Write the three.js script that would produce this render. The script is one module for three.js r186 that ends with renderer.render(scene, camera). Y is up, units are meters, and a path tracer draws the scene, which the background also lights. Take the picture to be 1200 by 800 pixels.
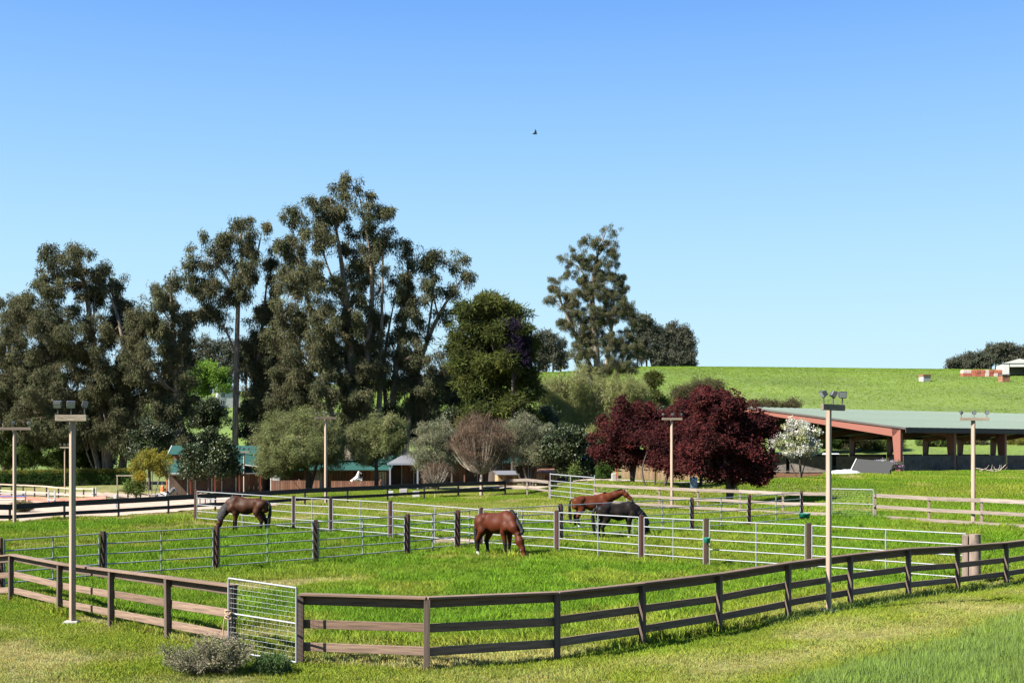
import * as THREE from 'three';
import { RoundedBoxGeometry } from 'three/addons/geometries/RoundedBoxGeometry.js';
import { mergeGeometries } from 'three/addons/utils/BufferGeometryUtils.js';

// ---------- camera, sky, sun, exposure ----------
const scene = new THREE.Scene();
const camera = new THREE.PerspectiveCamera(41.47, 1200 / 800, 0.5, 6000);
camera.position.set(0, 3.6, 0);
camera.lookAt(0, 3.6, -10);
camera.setViewOffset(1200, 1060, 0, 0, 1200, 800);          // level camera, lens shifted up
const renderer = new THREE.WebGLRenderer({ antialias: true });
renderer.toneMapping = THREE.LinearToneMapping;
renderer.toneMappingExposure = 3.6;
renderer.shadowMap.enabled = true;
const SUN = new THREE.Vector3(-0.652, 0.682, 0.332).normalize();
const sun = new THREE.DirectionalLight(new THREE.Color(1.0, 0.95, 0.86), 5);
sun.position.copy(SUN).multiplyScalar(400).add(new THREE.Vector3(0, 0, -80));
sun.target.position.set(0, 0, -80);
sun.castShadow = true;
sun.shadow.mapSize.set(4096, 4096);
Object.assign(sun.shadow.camera, { left: -160, right: 160, top: 160, bottom: -160, near: 10, far: 1200 });
scene.add(sun, sun.target);
{
  const w = 512, h = 256, a = new Float32Array(w * h * 4);
  const stops = [[-90, .10, .12, .09], [-1.5, .16, .19, .16], [0, .47, .635, .72], [4, .44, .63, .735], [9, .34, .555, .735], [15, .22, .43, .715], [21, .125, .30, .675], [35, .07, .21, .55], [90, .03, .11, .36]];
  for (let j = 0; j < h; j++) {
    const e = ((j + .5) / h - .5) * 180;
    let k = 0; while (k < stops.length - 2 && e > stops[k + 1][0]) k++;
    const A = stops[k], B = stops[k + 1], t = Math.min(1, Math.max(0, (e - A[0]) / (B[0] - A[0]))), q = 1.45 / 3.6;
    for (let i = 0; i < w; i++) {
      const o = (j * w + i) * 4;
      for (let c = 0; c < 3; c++) a[o + c] = (A[c + 1] + (B[c + 1] - A[c + 1]) * t) * q;
      a[o + 3] = 1;
    }
  }
  const t = new THREE.DataTexture(a, w, h, THREE.RGBAFormat, THREE.FloatType);
  t.mapping = THREE.EquirectangularReflectionMapping; t.magFilter = t.minFilter = THREE.LinearFilter; t.needsUpdate = true;
  scene.background = t; scene.environment = t;
}

// ---------- measured places, in metres: [x, distance] or terrain [x, distance, height] ----------
const GROUND = [[-12.074, 28.747, -0.014], [-9.897, 26.095, 0.04], [-7.988, 23.769, 0.103], [-6.244, 21.638, 0.2], [-4.6, 19.635, 0.276], [-3.435, 19.391, 0.137], [-1.346, 18.843, 0.155], [0.756, 19.971, 0.105], [2.368, 21.672, 0.071], [4.05, 23.333, 0.067], [5.765, 24.911, 0.148], [7.562, 26.667, 0.133], [9.451, 28.455, 0.145], [11.296, 30.238, 0.101], [13.333, 32.184, 0.106], [-9.035, 24.561, 0.039], [6.807, 25.688, 0.114], [-15.826, 32.11, -0.405], [-14.32, 33.413, -0.37], [-12.075, 35.22, -0.315], [-9.303, 37.534, -0.251], [-6.534, 39.773, -0.201], [-3.699, 42.105, -0.126], [-1.988, 43.478, -0.074], [-1.136, 44.164, -0.045], [1.9, 46.667, 0.017], [4.912, 49.123, 0.054], [7.757, 51.471, 0.096], [10.713, 53.95, 0.127], [13.71, 56.452, 0.185], [-14.38, 54.264, 0.317], [-9.014, 49.296, 0.255], [-7.253, 47.782, 0.233], [-4.703, 46.205, 0.163], [-1.129, 43.887, 0.075], [1.556, 41.481, 0.035], [4.27, 39.326, -0.015], [6.113, 37.534, -0.031], [8.866, 35.669, -0.099], [12.547, 32.71, -0.166], [-24.852, 59.072, -0.047], [-22.926, 61.135, 0.031], [-20.977, 63.636, 0.067], [-19.009, 66.038, 0.143], [-16.976, 68.293, 0.203], [-14.899, 70.707, 0.235], [-12.723, 73.298, 0.295], [-10.432, 75.676, 0.337], [-8.156, 78.212, 0.38], [-5.954, 80.925, 0.43], [-3.75, 83.333, 0.458], [-0.497, 86.957, 0.439], [5.105, 73.684, 0.323], [6.853, 71.066, 0.29], [8.48, 68.627, 0.285], [10.283, 66.038, 0.265], [12.05, 63.063, 0.288], [13.707, 60.345, 0.287], [15.413, 57.851, 0.328], [16.905, 55.556, 0.326], [18.523, 53.03, 0.319], [19.964, 50.725, 0.313], [21.285, 48.611, 0.273], [-30.827, 105.263, -1.438], [-40.909, 106.061, -0.415], [-38.667, 93.333, -0.4], [-53.571, 125.0, 0.029], [-39.732, 125.0, 0.207], [-26.316, 105.263, 0.066], [-17.692, 107.692, 0.062], [-9.286, 100.0, 0.457], [-2.667, 93.333, 0.467], [1.399, 97.902, 0.803], [8.284, 82.84, 1.47], [6.73, 88.05, 1.587], [18.857, 80.0, 1.771], [19.355, 90.323, 1.6], [32.643, 100.0, 1.957], [38.806, 104.478, 2.033], [46.154, 107.692, 2.062], [30.303, 84.848, 1.782], [34.118, 82.353, 1.718], [12.75, 70.0, 0.6], [43.75, 87.5, 1.725], [-58.333, 116.667, -0.567], [-26.4, 56.0, 0.12], [25.161, 90.323, 1.923], [43.011, 150.538, 1.987], [14.286, 133.333, 1.886], [57.778, 155.556, 2.044], [-14, 12, 0.2], [-14, 3, 0.6], [-7, 12, 0.2], [-7, 3, 0.6], [0, 12, 0.2], [0, 3, 0.6], [7, 12, 0.2], [7, 3, 0.6], [6, 15, 0.25], [10, 17, 0.45], [14, 22, 0.45], [18, 28, 0.4], [12, 8, 0.9], [-20, 18, 0.0], [-30, 40, -0.4], [-40, 60, -0.3], [40, 60, 1.2], [30, 40, 0.5], [50, 90, 2.0], [-60, 100, -0.6]];
const FENCE_WEST = [[-14.044, 31.111], [-12.074, 28.747], [-9.897, 26.095], [-7.988, 23.769], [-6.244, 21.638], [-4.6, 19.635]];
const FENCE_MID = [[-3.435, 19.391], [-1.346, 18.843], [0.756, 19.971]];
const FENCE_EAST = [[0.756, 19.971], [2.368, 21.672], [4.05, 23.333], [5.765, 24.911], [7.562, 26.667], [9.451, 28.455], [11.296, 30.238], [13.333, 32.184], [15.415, 34.146]];
const PIPE_A = [[-15.826, 32.11], [-14.32, 33.413], [-12.075, 35.22], [-9.303, 37.534], [-6.534, 39.773], [-3.699, 42.105], [-1.988, 43.478], [-1.136, 44.164], [1.9, 46.667], [4.912, 49.123], [7.757, 51.471], [10.713, 53.95], [13.71, 56.452]];
const PIPE_B = [[-14.38, 54.264], [-9.014, 49.296], [-7.253, 47.782], [-4.703, 46.205], [-1.129, 43.887], [1.556, 41.481], [4.27, 39.326], [6.113, 37.534], [8.866, 35.669], [12.547, 32.71]];
const FENCE_BLACK = [[-26.735, 57.143], [-24.852, 59.072], [-22.926, 61.135], [-20.977, 63.636], [-19.009, 66.038], [-16.976, 68.293], [-14.899, 70.707], [-12.723, 73.298], [-10.432, 75.676], [-8.156, 78.212], [-5.954, 80.925], [-3.75, 83.333], [-0.497, 86.957]];
const FENCE_REAR = [[5.105, 73.684], [6.853, 71.066], [8.48, 68.627], [10.283, 66.038], [12.05, 63.063], [13.707, 60.345], [15.413, 57.851], [16.905, 55.556], [18.523, 53.03], [19.964, 50.725], [21.285, 48.611]];
const TREES = [
{"name":"eucalyptus_tree","label":"broad dark eucalyptus with forked pale trunk behind the clipped hedge","cat":"tree","kind":"euc","x":-42.909,"d":127.273,"dens":1.0,"size":1.0,"lobes":[[-3.91,24.509,0,2.36,1.64],[-6.36,22.145,0,1.64,1.45],[-1.64,21.782,0,2.55,2.36],[-5.09,19.964,2,2.91,2.0],[-0.09,19.055,-2,1.82,2.55],[-7.27,17.418,1,3.27,2.0],[-2.73,15.873,2,3.82,2.55],[1.09,15.6,-2,2.36,2.91],[-6.18,13.418,0,4.18,2.27],[-1.18,11.782,1,3.82,2.73],[-5.09,9.509,2,3.82,2.36],[1.55,10.418,0,2.36,3.09],[-8.18,10.418,-2,2.55,2.18],[-0.73,8.145,-2,3.18,2.27],[-3.27,22.873,2,1.27,1.27],[-6.18,6.782,1,3.64,2.0],[-2.55,5.873,3,2.36,1.64],[2.0,6.327,2,2.18,2.36]],"trunks":[[[0.0,1.6,0.75],[-0.91,9.055,0.6],[-1.82,16.327,0.42],[-2.73,21.782,0.25],[-3.64,25.6,0.08]],[[1.09,1.6,0.6],[2.0,9.964,0.45],[1.09,17.236,0.28],[-0.18,20.873,0.1]],[[-0.73,1.6,0.4],[-3.0,8.145,0.3],[-6.0,12.691,0.15]]],"group":"tall eucalyptus trees behind the stables"},
{"name":"eucalyptus_tree","label":"bushy eucalyptus with rounded low crown beyond the dressage court","cat":"tree","kind":"euc","x":-56.132,"d":132.075,"dens":1.0,"size":1.0,"lobes":[[0.66,19.072,0,2.64,1.51],[2.92,20.392,0,1.89,1.13],[-0.94,16.336,0,3.77,2.45],[1.89,13.034,2,3.96,2.64],[-2.83,13.034,0,3.77,3.77],[0.28,9.26,1,3.77,2.64],[3.3,8.317,2,2.83,2.26],[-2.36,7.374,0,3.77,2.83]],"trunks":[[[0.0,1.242,0.6],[0.28,10.204,0.45],[0.66,17.751,0.12]]],"group":"tall eucalyptus trees behind the stables"},
{"name":"eucalyptus_tree","label":"narrow dark eucalyptus beside the forked eucalyptus and the green-roofed barn","cat":"tree","kind":"euc","x":-34.336,"d":123.894,"dens":1.2,"size":1.0,"lobes":[[-1.06,21.034,0,1.15,1.24],[-2.48,19.529,0,1.95,1.42],[0.18,18.113,0,1.24,1.95],[-3.36,16.874,0,2.3,1.95],[-0.71,15.104,0,2.12,2.83],[-3.72,13.335,2,2.12,2.48],[-0.53,10.857,0,1.95,3.19],[-2.3,8.91,-2,2.12,2.65],[-1.06,6.255,0,1.95,2.48],[0.0,4.485,0,1.24,1.95]],"trunks":[[[0.18,1.299,0.7],[-0.35,9.795,0.5],[-0.88,16.874,0.28],[-1.15,21.299,0.06]]],"group":"tall eucalyptus trees behind the stables"},
{"name":"eucalyptus_tree","label":"slender open-crowned eucalyptus with bare trunk above the magnolia","cat":"tree","kind":"euc","x":-29.455,"d":127.273,"dens":0.8,"size":1.0,"lobes":[[0.0,27.418,0,1.64,0.91],[-2.0,26.327,0,1.82,1.09],[2.73,27.055,0,1.18,1.0],[-3.45,24.145,1,1.64,1.27],[-0.91,23.782,-1,1.55,1.27],[-4.0,21.236,0,1.64,1.27],[2.18,23.418,1,1.27,1.45],[-2.0,20.509,0,1.64,1.36],[-3.0,17.964,0,1.36,0.82],[1.27,19.964,0,0.91,1.27],[-1.27,17.418,0,0.82,0.73],[0.73,25.6,0,1.09,0.91],[-1.27,25.145,0,1.09,0.91],[-2.55,22.691,0,1.09,1.0],[0.0,21.964,0,1.0,0.91],[-2.36,19.236,0,1.09,0.82],[1.45,24.964,0,0.91,0.91],[-0.73,19.964,0,0.82,0.82],[-4.36,22.873,0,0.91,0.82],[1.82,21.782,0,0.82,1.09]],"trunks":[[[-0.18,2.236,0.5],[0.09,11.782,0.4],[0.27,19.964,0.3],[0.64,24.509,0.2],[0.45,27.964,0.06]],[[0.18,13.6,0.2],[-1.27,16.782,0.14],[-3.27,18.145,0.06]],[[0.27,19.964,0.22],[-1.91,23.6,0.14],[-3.64,24.509,0.05]],[[0.36,20.873,0.2],[2.18,24.509,0.12],[2.82,27.236,0.04]]],"group":"tall eucalyptus trees behind the stables"},
{"name":"eucalyptus_tree","label":"twin-stemmed eucalyptus with leafy drooping stems between two taller eucalypts","cat":"tree","kind":"euc","x":-27.5,"d":129.63,"dens":1.1,"size":1.0,"lobes":[[1.2,24.896,0,1.11,1.3],[1.39,21.656,0,1.48,2.04],[0.28,18.415,0,1.67,2.22],[1.76,16.563,0,1.48,2.41],[-0.28,14.711,0,1.67,2.41],[1.39,12.859,0,1.67,2.41],[-0.09,11.007,0,1.57,2.59],[1.2,8.23,0,1.67,2.22],[-0.65,8.23,0,1.11,2.04]],"trunks":[[[-0.56,2.211,0.45],[-0.28,11.007,0.35],[0.46,18.415,0.2],[1.2,24.896,0.05]],[[0.56,2.211,0.4],[1.02,10.081,0.3],[1.57,17.489,0.1]]],"group":"tall eucalyptus trees behind the stables"},
{"name":"eucalyptus_tree","label":"tallest eucalyptus with several pale trunks and wide ragged crown","cat":"tree","kind":"euc","x":-16.522,"d":121.739,"dens":1.0,"size":1.0,"lobes":[[-0.17,30.47,0,1.74,0.96],[-2.96,28.817,0,1.74,1.13],[-4.52,26.904,1,1.91,1.39],[-1.22,27.6,-1,1.91,1.3],[1.74,28.47,0,1.91,1.22],[3.74,27.948,0,0.96,0.61],[-5.74,24.47,0,1.91,1.57],[-2.61,24.991,2,2.26,1.74],[0.87,25.339,-2,2.43,1.74],[3.22,25.687,0,1.39,1.22],[-6.09,21.513,-1,2.35,1.91],[-3.48,20.991,2,2.61,2.09],[0.0,21.339,-2,2.78,2.26],[-5.04,17.687,1,2.61,2.26],[-1.22,17.165,2,2.96,2.43],[2.43,21.687,0,1.39,2.09],[-6.52,14.904,0,2.0,1.74],[1.57,16.991,-1,2.26,2.43],[-3.48,13.687,2,2.78,2.26],[0.0,13.165,-2,2.78,2.26],[-5.65,11.426,0,1.91,1.91],[2.09,12.47,0,2.09,2.43],[-2.43,10.122,2,2.43,1.91],[0.87,8.991,1,2.26,2.09],[-6.09,8.817,0,1.74,1.57]],"trunks":[[[-0.17,2.73,0.8],[0.17,11.426,0.65],[-0.52,20.122,0.42],[-1.39,26.209,0.2],[-2.09,29.861,0.06]],[[1.22,2.73,0.7],[1.74,13.165,0.5],[2.26,21.861,0.3],[0.87,30.122,0.06]],[[-1.22,2.73,0.6],[-2.61,11.426,0.42],[-4.52,20.122,0.25],[-5.57,25.339,0.08]],[[2.61,2.73,0.5],[3.13,11.426,0.35],[3.3,20.991,0.15],[3.48,26.904,0.05]],[[-0.52,18.383,0.22],[-2.61,23.6,0.12],[-3.3,28.383,0.05]]],"group":"tall eucalyptus trees behind the stables"},
{"name":"eucalyptus_tree","label":"spreading eucalyptus leaning away from the tallest one towards the cypress","cat":"tree","kind":"euc","x":-12.212,"d":123.894,"dens":0.95,"size":1.0,"lobes":[[1.06,24.839,0,1.06,1.06],[2.48,23.069,0,1.68,1.33],[4.25,23.954,0,1.24,0.71],[6.02,23.512,0,1.5,0.8],[7.35,21.653,0,1.06,0.71],[0.71,21.299,0,1.77,1.95],[3.81,20.857,1,1.77,1.24],[5.84,20.237,0,1.33,0.8],[1.59,17.936,1,2.3,2.12],[4.6,17.759,-1,1.59,1.24],[0.35,14.396,-1,2.3,2.3],[3.01,14.396,2,2.12,1.95],[1.24,10.857,0,2.3,2.3],[3.81,10.857,1,1.77,1.95],[0.0,7.582,0,1.95,1.77],[3.01,7.582,0,1.77,1.77]],"trunks":[[[-0.62,2.715,0.6],[0.18,12.45,0.45],[1.42,19.529,0.28],[1.24,25.281,0.06]],[[0.71,2.715,0.55],[2.3,11.565,0.4],[4.6,17.759,0.25],[7.26,22.007,0.06]],[[3.36,15.104,0.2],[4.07,20.414,0.12],[4.42,23.954,0.04]],[[0.0,2.715,0.4],[-1.06,12.45,0.25],[0.0,19.529,0.08]]],"group":"tall eucalyptus trees behind the stables"},
{"name":"cypress_tree","label":"yellow-green layered cypress tree beside the spreading eucalyptus","cat":"tree","kind":"con","x":-1.6,"d":112.0,"dens":1.35,"size":1.1,"lobes":[[0.0,18.0,0,1.6,0.72],[-1.12,17.04,0,2.24,0.88],[1.76,16.8,0,1.76,0.96],[-2.24,15.6,1,1.76,0.96],[0.8,15.2,1,2.72,1.2],[-1.6,13.84,-1,2.56,1.2],[2.4,13.84,0,1.6,1.2],[-2.72,12.0,0,2.0,1.2],[0.8,12.0,1,2.8,1.36],[-1.2,10.0,0,2.8,1.36],[2.56,10.0,0,1.76,1.36],[0.8,8.0,1,3.2,1.52],[-1.6,6.64,0,2.4,1.44],[2.56,6.64,0,2.24,1.28]],"trunks":[[[0.0,1.2,0.6],[0.0,10.0,0.4],[-0.08,18.4,0.06]]]},
{"name":"eucalyptus_tree","label":"lone tall eucalyptus on the slope with a long leaning limb","cat":"tree","kind":"euc","x":16.129,"d":225.806,"dens":0.8,"size":0.95,"lobes":[[1.94,45.697,0,2.26,0.97],[-0.48,43.277,0,2.42,1.45],[-3.39,40.858,0,1.61,1.29],[-6.61,39.89,0,1.45,1.13],[3.23,41.503,0,1.13,1.77],[0.32,39.245,0,2.9,1.94],[-4.52,36.987,0,2.26,1.61],[-8.06,35.374,0,1.45,1.13],[4.03,36.503,0,1.61,2.26],[0.0,34.568,0,3.55,2.58],[-5.65,32.632,0,2.58,1.94],[-8.55,32.31,0,1.29,0.97],[3.23,31.019,0,3.23,2.58],[-1.29,29.084,0,3.87,2.58],[6.77,29.084,0,1.94,2.26],[-5.65,27.794,0,1.61,1.61],[0.32,24.245,0,4.19,2.58],[5.16,24.568,0,2.9,2.9],[-2.9,22.148,0,2.58,1.94],[4.19,20.052,0,3.23,2.26],[-0.48,19.084,0,3.23,1.94],[7.42,22.632,0,1.61,1.94],[-1.94,39.084,0,1.61,1.61],[1.94,43.116,0,1.45,1.45],[1.29,36.665,0,1.94,1.94],[-2.58,34.245,0,1.94,1.77],[-4.52,30.697,0,1.94,1.77],[1.94,33.439,0,1.94,1.94],[-7.26,34.245,0,1.13,0.97],[4.84,33.439,0,1.45,1.94],[0.97,29.084,0,2.26,1.94],[-2.9,25.858,0,2.1,1.77]],"trunks":[[[0.65,13.277,1.1],[-0.32,24.568,0.85],[-0.97,34.245,0.6],[0.0,40.697,0.35],[1.94,46.181,0.08]],[[0.32,16.503,0.7],[-3.55,24.568,0.55],[-6.45,31.019,0.3],[-8.39,35.535,0.06]],[[1.29,16.503,0.7],[2.58,26.181,0.5],[3.55,37.471,0.12]],[[-0.97,32.632,0.4],[-3.23,38.277,0.2],[-6.45,40.213,0.06]],[[3.55,18.116,0.5],[5.48,22.955,0.3],[6.77,28.6,0.06]]]},
{"name":"willow_tree","label":"pale green fine-leaved willow thicket behind the plum trees","cat":"tree","kind":"wil","x":8.654,"d":134.615,"dens":1.2,"size":1.0,"lobes":[[-4.04,9.562,0,2.5,2.5],[-0.19,10.138,0,3.08,2.69],[4.33,9.562,1,2.69,2.5],[-2.5,6.677,2,3.27,2.31],[1.92,6.677,1,3.27,2.31],[5.96,7.446,0,2.12,2.12],[-4.81,6.004,0,1.92,1.92],[0.0,4.562,1,3.85,1.92]],"trunks":[[[-2.88,0.715,0.25],[-3.37,6.485,0.15],[-3.85,11.292,0.04]],[[0.0,0.715,0.3],[0.0,6.485,0.18],[0.0,12.254,0.04]],[[3.85,0.715,0.25],[4.33,6.485,0.15],[4.62,11.292,0.04]]]},
{"name":"purple_tree","label":"dark violet-leaved tree against the side of the cypress","cat":"tree","kind":"pur","x":0.078,"d":109.375,"dens":0.9,"size":1.0,"lobes":[[-0.08,15.006,0,1.17,1.02],[0.47,13.444,0,1.17,1.17],[-0.23,12.194,0,1.02,0.78],[0.86,12.194,0,0.78,0.78]],"trunks":[[[0.0,1.256,0.2],[0.0,9.85,0.14],[0.0,14.537,0.04]]]},
{"name":"plum_tree","label":"dark red plum tree in front of the tan board fence and orange gatepost","cat":"tree","kind":"plum","x":8.343,"d":82.84,"dens":1.0,"size":1.0,"lobes":[[-0.18,6.322,0,1.54,0.95],[-1.42,4.902,0,1.42,1.07],[0.3,4.547,0,1.66,1.3],[1.12,5.612,0,0.95,1.07],[-0.3,3.363,0,1.89,0.83],[-2.19,3.6,0,0.95,0.59]],"trunks":[[[0.0,1.47,0.17],[-0.06,3.304,0.13],[-0.47,5.079,0.07],[-0.65,6.559,0.03]],[[0.0,3.008,0.1],[0.65,4.783,0.06],[1.24,5.967,0.02]]]},
{"name":"plum_tree","label":"dark red plum tree with leaning stems beside the blue barrel","cat":"tree","kind":"plum","x":10.92,"d":80.46,"dens":1.1,"size":1.0,"lobes":[[0.57,6.014,0,1.38,1.15],[-0.69,4.462,0,1.26,1.26],[0.92,4.462,0,1.61,1.38],[0.29,3.025,0,1.61,0.86],[-1.15,3.313,0,0.8,0.69]],"trunks":[[[-0.8,1.186,0.11],[-0.23,2.566,0.09],[0.46,4.462,0.05]],[[-1.9,1.301,0.08],[-2.13,2.451,0.06],[-1.72,3.887,0.03]],[[-1.26,1.301,0.07],[-1.21,2.566,0.05],[-0.8,4.175,0.03]],[[1.72,1.129,0.12],[1.84,2.451,0.1],[1.26,4.462,0.05]]]},
{"name":"plum_tree","label":"largest dark red plum tree, its crown reaching down towards the rear rail fence","cat":"tree","kind":"plum","x":12.75,"d":70.0,"dens":1.15,"size":1.0,"lobes":[[-1.45,6.6,0,1.2,0.65],[-0.25,6.0,0,1.5,1.0],[1.15,5.1,0,1.2,1.1],[-1.35,4.6,0,1.7,1.3],[0.55,4.0,0,1.8,1.3],[1.75,3.1,0,0.8,1.1],[-0.65,2.7,0,1.8,0.75],[1.05,2.2,0,1.1,0.5],[-2.0,3.35,0,1.0,0.9]],"trunks":[[[0.0,0.4,0.2],[-0.05,2.1,0.16],[-0.45,4.1,0.1],[-0.95,6.1,0.03]],[[0.0,2.1,0.1],[0.85,3.85,0.07],[1.25,5.1,0.02]]]},
{"name":"olive_tree","label":"large round olive tree shading the stable fronts","cat":"tree","kind":"oli","x":-16.713,"d":97.902,"dens":1.3,"size":1.0,"lobes":[[-1.12,5.838,0,2.59,1.33],[-2.87,4.719,0,1.88,1.49],[0.91,5.138,0,2.2,1.72],[-0.77,3.74,1,3.13,1.57],[-2.31,2.551,0,2.03,1.1],[1.75,3.25,0,1.41,1.41]],"trunks":[[[0.0,0.103,0.25],[-0.07,2.201,0.2],[-0.91,4.299,0.1],[-1.47,5.698,0.03]],[[0.0,1.852,0.15],[1.05,3.95,0.08],[1.33,5.348,0.03]]],"group":"olive trees along the stable yard"},
{"name":"olive_tree","label":"olive tree behind the white horse statue, between the large olive and the gazebo","cat":"tree","kind":"oli","x":-11.357,"d":100.0,"dens":1.0,"size":1.0,"lobes":[[0.36,5.886,0,2.08,1.04],[-1.21,4.743,0,1.6,1.28],[1.36,4.743,0,1.6,1.28],[-0.07,3.6,0,2.24,1.12]],"trunks":[[[0.0,0.314,0.2],[0.0,2.314,0.15],[-0.07,5.029,0.04]]],"group":"olive trees along the stable yard"},
{"name":"olive_tree","label":"grey-leaved olive tree overhanging the gazebo roof","cat":"tree","kind":"oli2","x":-6.027,"d":95.89,"dens":1.0,"size":1.0,"lobes":[[0.0,4.901,0,1.99,1.0],[-1.16,3.805,0,1.53,1.0],[1.23,3.6,0,1.38,1.15],[0.0,2.915,0,1.99,0.92]],"trunks":[[[0.0,0.449,0.16],[0.07,1.888,0.12],[-0.14,4.285,0.04]]],"group":"olive trees along the stable yard"},
{"name":"olive_tree","label":"many-stemmed olive tree beside the wooden sheds","cat":"tree","kind":"oli2","x":1.528,"d":97.222,"dens":1.0,"size":1.0,"lobes":[[-0.83,5.406,0,1.87,1.09],[1.25,4.711,0,1.56,1.24],[-0.14,3.739,0,2.33,1.24],[-1.74,4.294,0,1.09,1.4],[1.6,3.322,0,1.24,0.93]],"trunks":[[[-0.14,0.822,0.14],[-0.56,2.35,0.1],[-1.11,4.294,0.04]],[[0.14,0.822,0.14],[0.42,2.211,0.1],[1.11,4.294,0.04]],[[0.0,0.822,0.12],[0.0,2.906,0.06],[0.0,4.642,0.03]],[[-0.28,0.822,0.1],[-1.18,2.072,0.07],[-1.67,3.6,0.03]]],"group":"olive trees along the stable yard"},
{"name":"magnolia_tree","label":"dark glossy magnolia tree in front of the green-roofed barn","cat":"tree","kind":"mag","x":-23.289,"d":92.105,"dens":1.2,"size":1.0,"lobes":[[0.0,4.784,0,0.86,0.66],[-0.92,3.6,0,1.05,0.86],[0.79,3.6,0,1.32,0.99],[-0.13,2.416,0,1.97,0.92],[1.84,2.416,0,0.66,0.79],[-1.58,2.153,0,0.92,0.66]],"trunks":[[[-0.13,0.179,0.13],[-0.07,1.626,0.1],[0.0,4.587,0.03]]]},
{"name":"crape_myrtle","label":"leafless brown vase-shaped tree behind the black rail fence","cat":"tree","kind":"vase","x":-2.195,"d":85.366,"dens":1.0,"size":1.0,"lobes":[[0.06,4.698,0,2.07,1.34],[0.06,3.6,0,2.32,1.46],[-0.98,4.21,0,1.22,1.46],[1.1,4.21,0,1.1,1.46]],"trunks":[[[0.0,0.246,0.13],[0.0,1.405,0.12],[0.0,2.015,0.1]]]},
{"name":"dry_shrub","label":"small leafless reddish shrub beside the gazebo post","cat":"shrub","kind":"vase","x":-5.357,"d":83.333,"dens":0.6,"size":1.0,"lobes":[[0.0,2.29,0,1.07,0.6],[0.0,1.695,0,1.01,0.6]],"trunks":[[[0.0,0.386,0.05],[0.0,0.862,0.05],[0.0,1.1,0.04]]]},
{"name":"flowering_shrub","label":"yellow-flowered shrub with several thin stems beside the rider","cat":"shrub","kind":"yel","x":-29.718,"d":98.592,"dens":1.0,"size":1.0,"lobes":[[-0.92,2.614,0,1.06,0.63],[0.56,2.896,0,0.99,0.7],[-0.14,3.177,0,0.99,0.56],[0.85,2.051,0,0.77,0.63],[-1.06,1.769,0,0.7,0.56]],"trunks":[[[-0.14,-0.203,0.05],[-0.56,1.346,0.04],[-1.06,2.473,0.02]],[[-0.07,-0.203,0.05],[0.0,1.487,0.04],[0.0,2.896,0.02]],[[0.0,-0.203,0.05],[0.56,1.346,0.04],[0.85,2.544,0.02]]]},
{"name":"green_shrub","label":"low bright green shrub at the foot of the yellow-flowered shrub","cat":"shrub","kind":"shr","x":-31.429,"d":100.0,"dens":1.0,"size":1.0,"lobes":[[0.0,1.029,0,0.71,0.5],[-0.14,0.6,0,0.86,0.43]],"trunks":[[[0.0,0.029,0.03],[0.0,1.029,0.02]]]},
{"name":"blossom_tree","label":"small white-blossomed tree in front of the covered arena","cat":"tree","kind":"blo","x":19.314,"d":80.0,"dens":0.7,"size":1.0,"lobes":[[-0.17,5.371,0,1.14,0.51],[-1.14,4.343,0,0.74,0.69],[0.46,4.571,0,1.03,0.8],[-0.4,3.657,0,1.14,0.51],[1.03,3.943,0,0.57,0.69]],"trunks":[[[0.0,1.543,0.09],[0.0,2.743,0.08],[-0.11,4.171,0.04],[-0.17,5.314,0.02]],[[0.0,2.743,0.05],[-1.03,4.171,0.02]],[[0.0,2.743,0.05],[0.8,4.057,0.02]]]},
{"name":"round_shrub","label":"clipped round green shrub beside the orange gatepost","cat":"shrub","kind":"hed","x":6.792,"d":88.05,"dens":1.6,"size":1.0,"lobes":[[0.0,2.279,0,0.57,0.57],[-0.13,2.028,0,0.5,0.44]],"trunks":[[[0.0,1.399,0.05],[0.0,2.153,0.03]]]},
{"name":"yard_tree","label":"dense dark green tree between the olive and the plum trees","cat":"tree","kind":"mag","x":4.626,"d":95.238,"dens":1.2,"size":1.0,"lobes":[[-0.41,4.824,0,1.5,0.95],[0.82,4.144,0,1.22,1.09],[-0.88,3.6,0,1.36,1.09],[0.27,2.58,0,1.5,0.95],[1.5,2.58,0,0.95,0.82]],"trunks":[[[0.0,0.743,0.15],[0.0,2.58,0.1],[-0.2,4.62,0.03]]]},
{"name":"young_shrub","label":"slim yellow-green shrub in the shade by the dark green tree","cat":"shrub","kind":"shr","x":4.774,"d":90.323,"dens":1.0,"size":1.0,"lobes":[[0.0,2.374,0,0.26,0.45],[0.0,1.794,0,0.26,0.32]],"trunks":[[[0.0,1.213,0.02],[0.0,2.116,0.01]]]},
{"name":"oak_tree","label":"brown-green bushy tree on the slope above the plum trees","cat":"tree","kind":"bro","x":25.581,"d":162.791,"dens":1.0,"size":1.0,"lobes":[[0.23,12.205,0,3.26,1.51],[-2.33,11.274,0,2.09,1.28],[2.56,11.274,0,2.09,1.28],[0.0,10.577,0,3.95,1.51]],"trunks":[[[0.0,7.088,0.3],[0.0,10.577,0.15],[0.0,12.902,0.04]]]},
{"name":"small_conifer","label":"little dark conifer in front of the green hill beside the willow","cat":"tree","kind":"con","x":17.474,"d":147.368,"dens":1.0,"size":1.0,"lobes":[[0.0,13.074,0,0.42,0.53],[0.0,12.021,0,0.84,0.74],[0.0,10.547,0,1.26,1.05],[0.21,9.074,0,1.47,1.05]],"trunks":[[[0.0,5.705,0.12],[0.0,13.074,0.02]]]},
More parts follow.
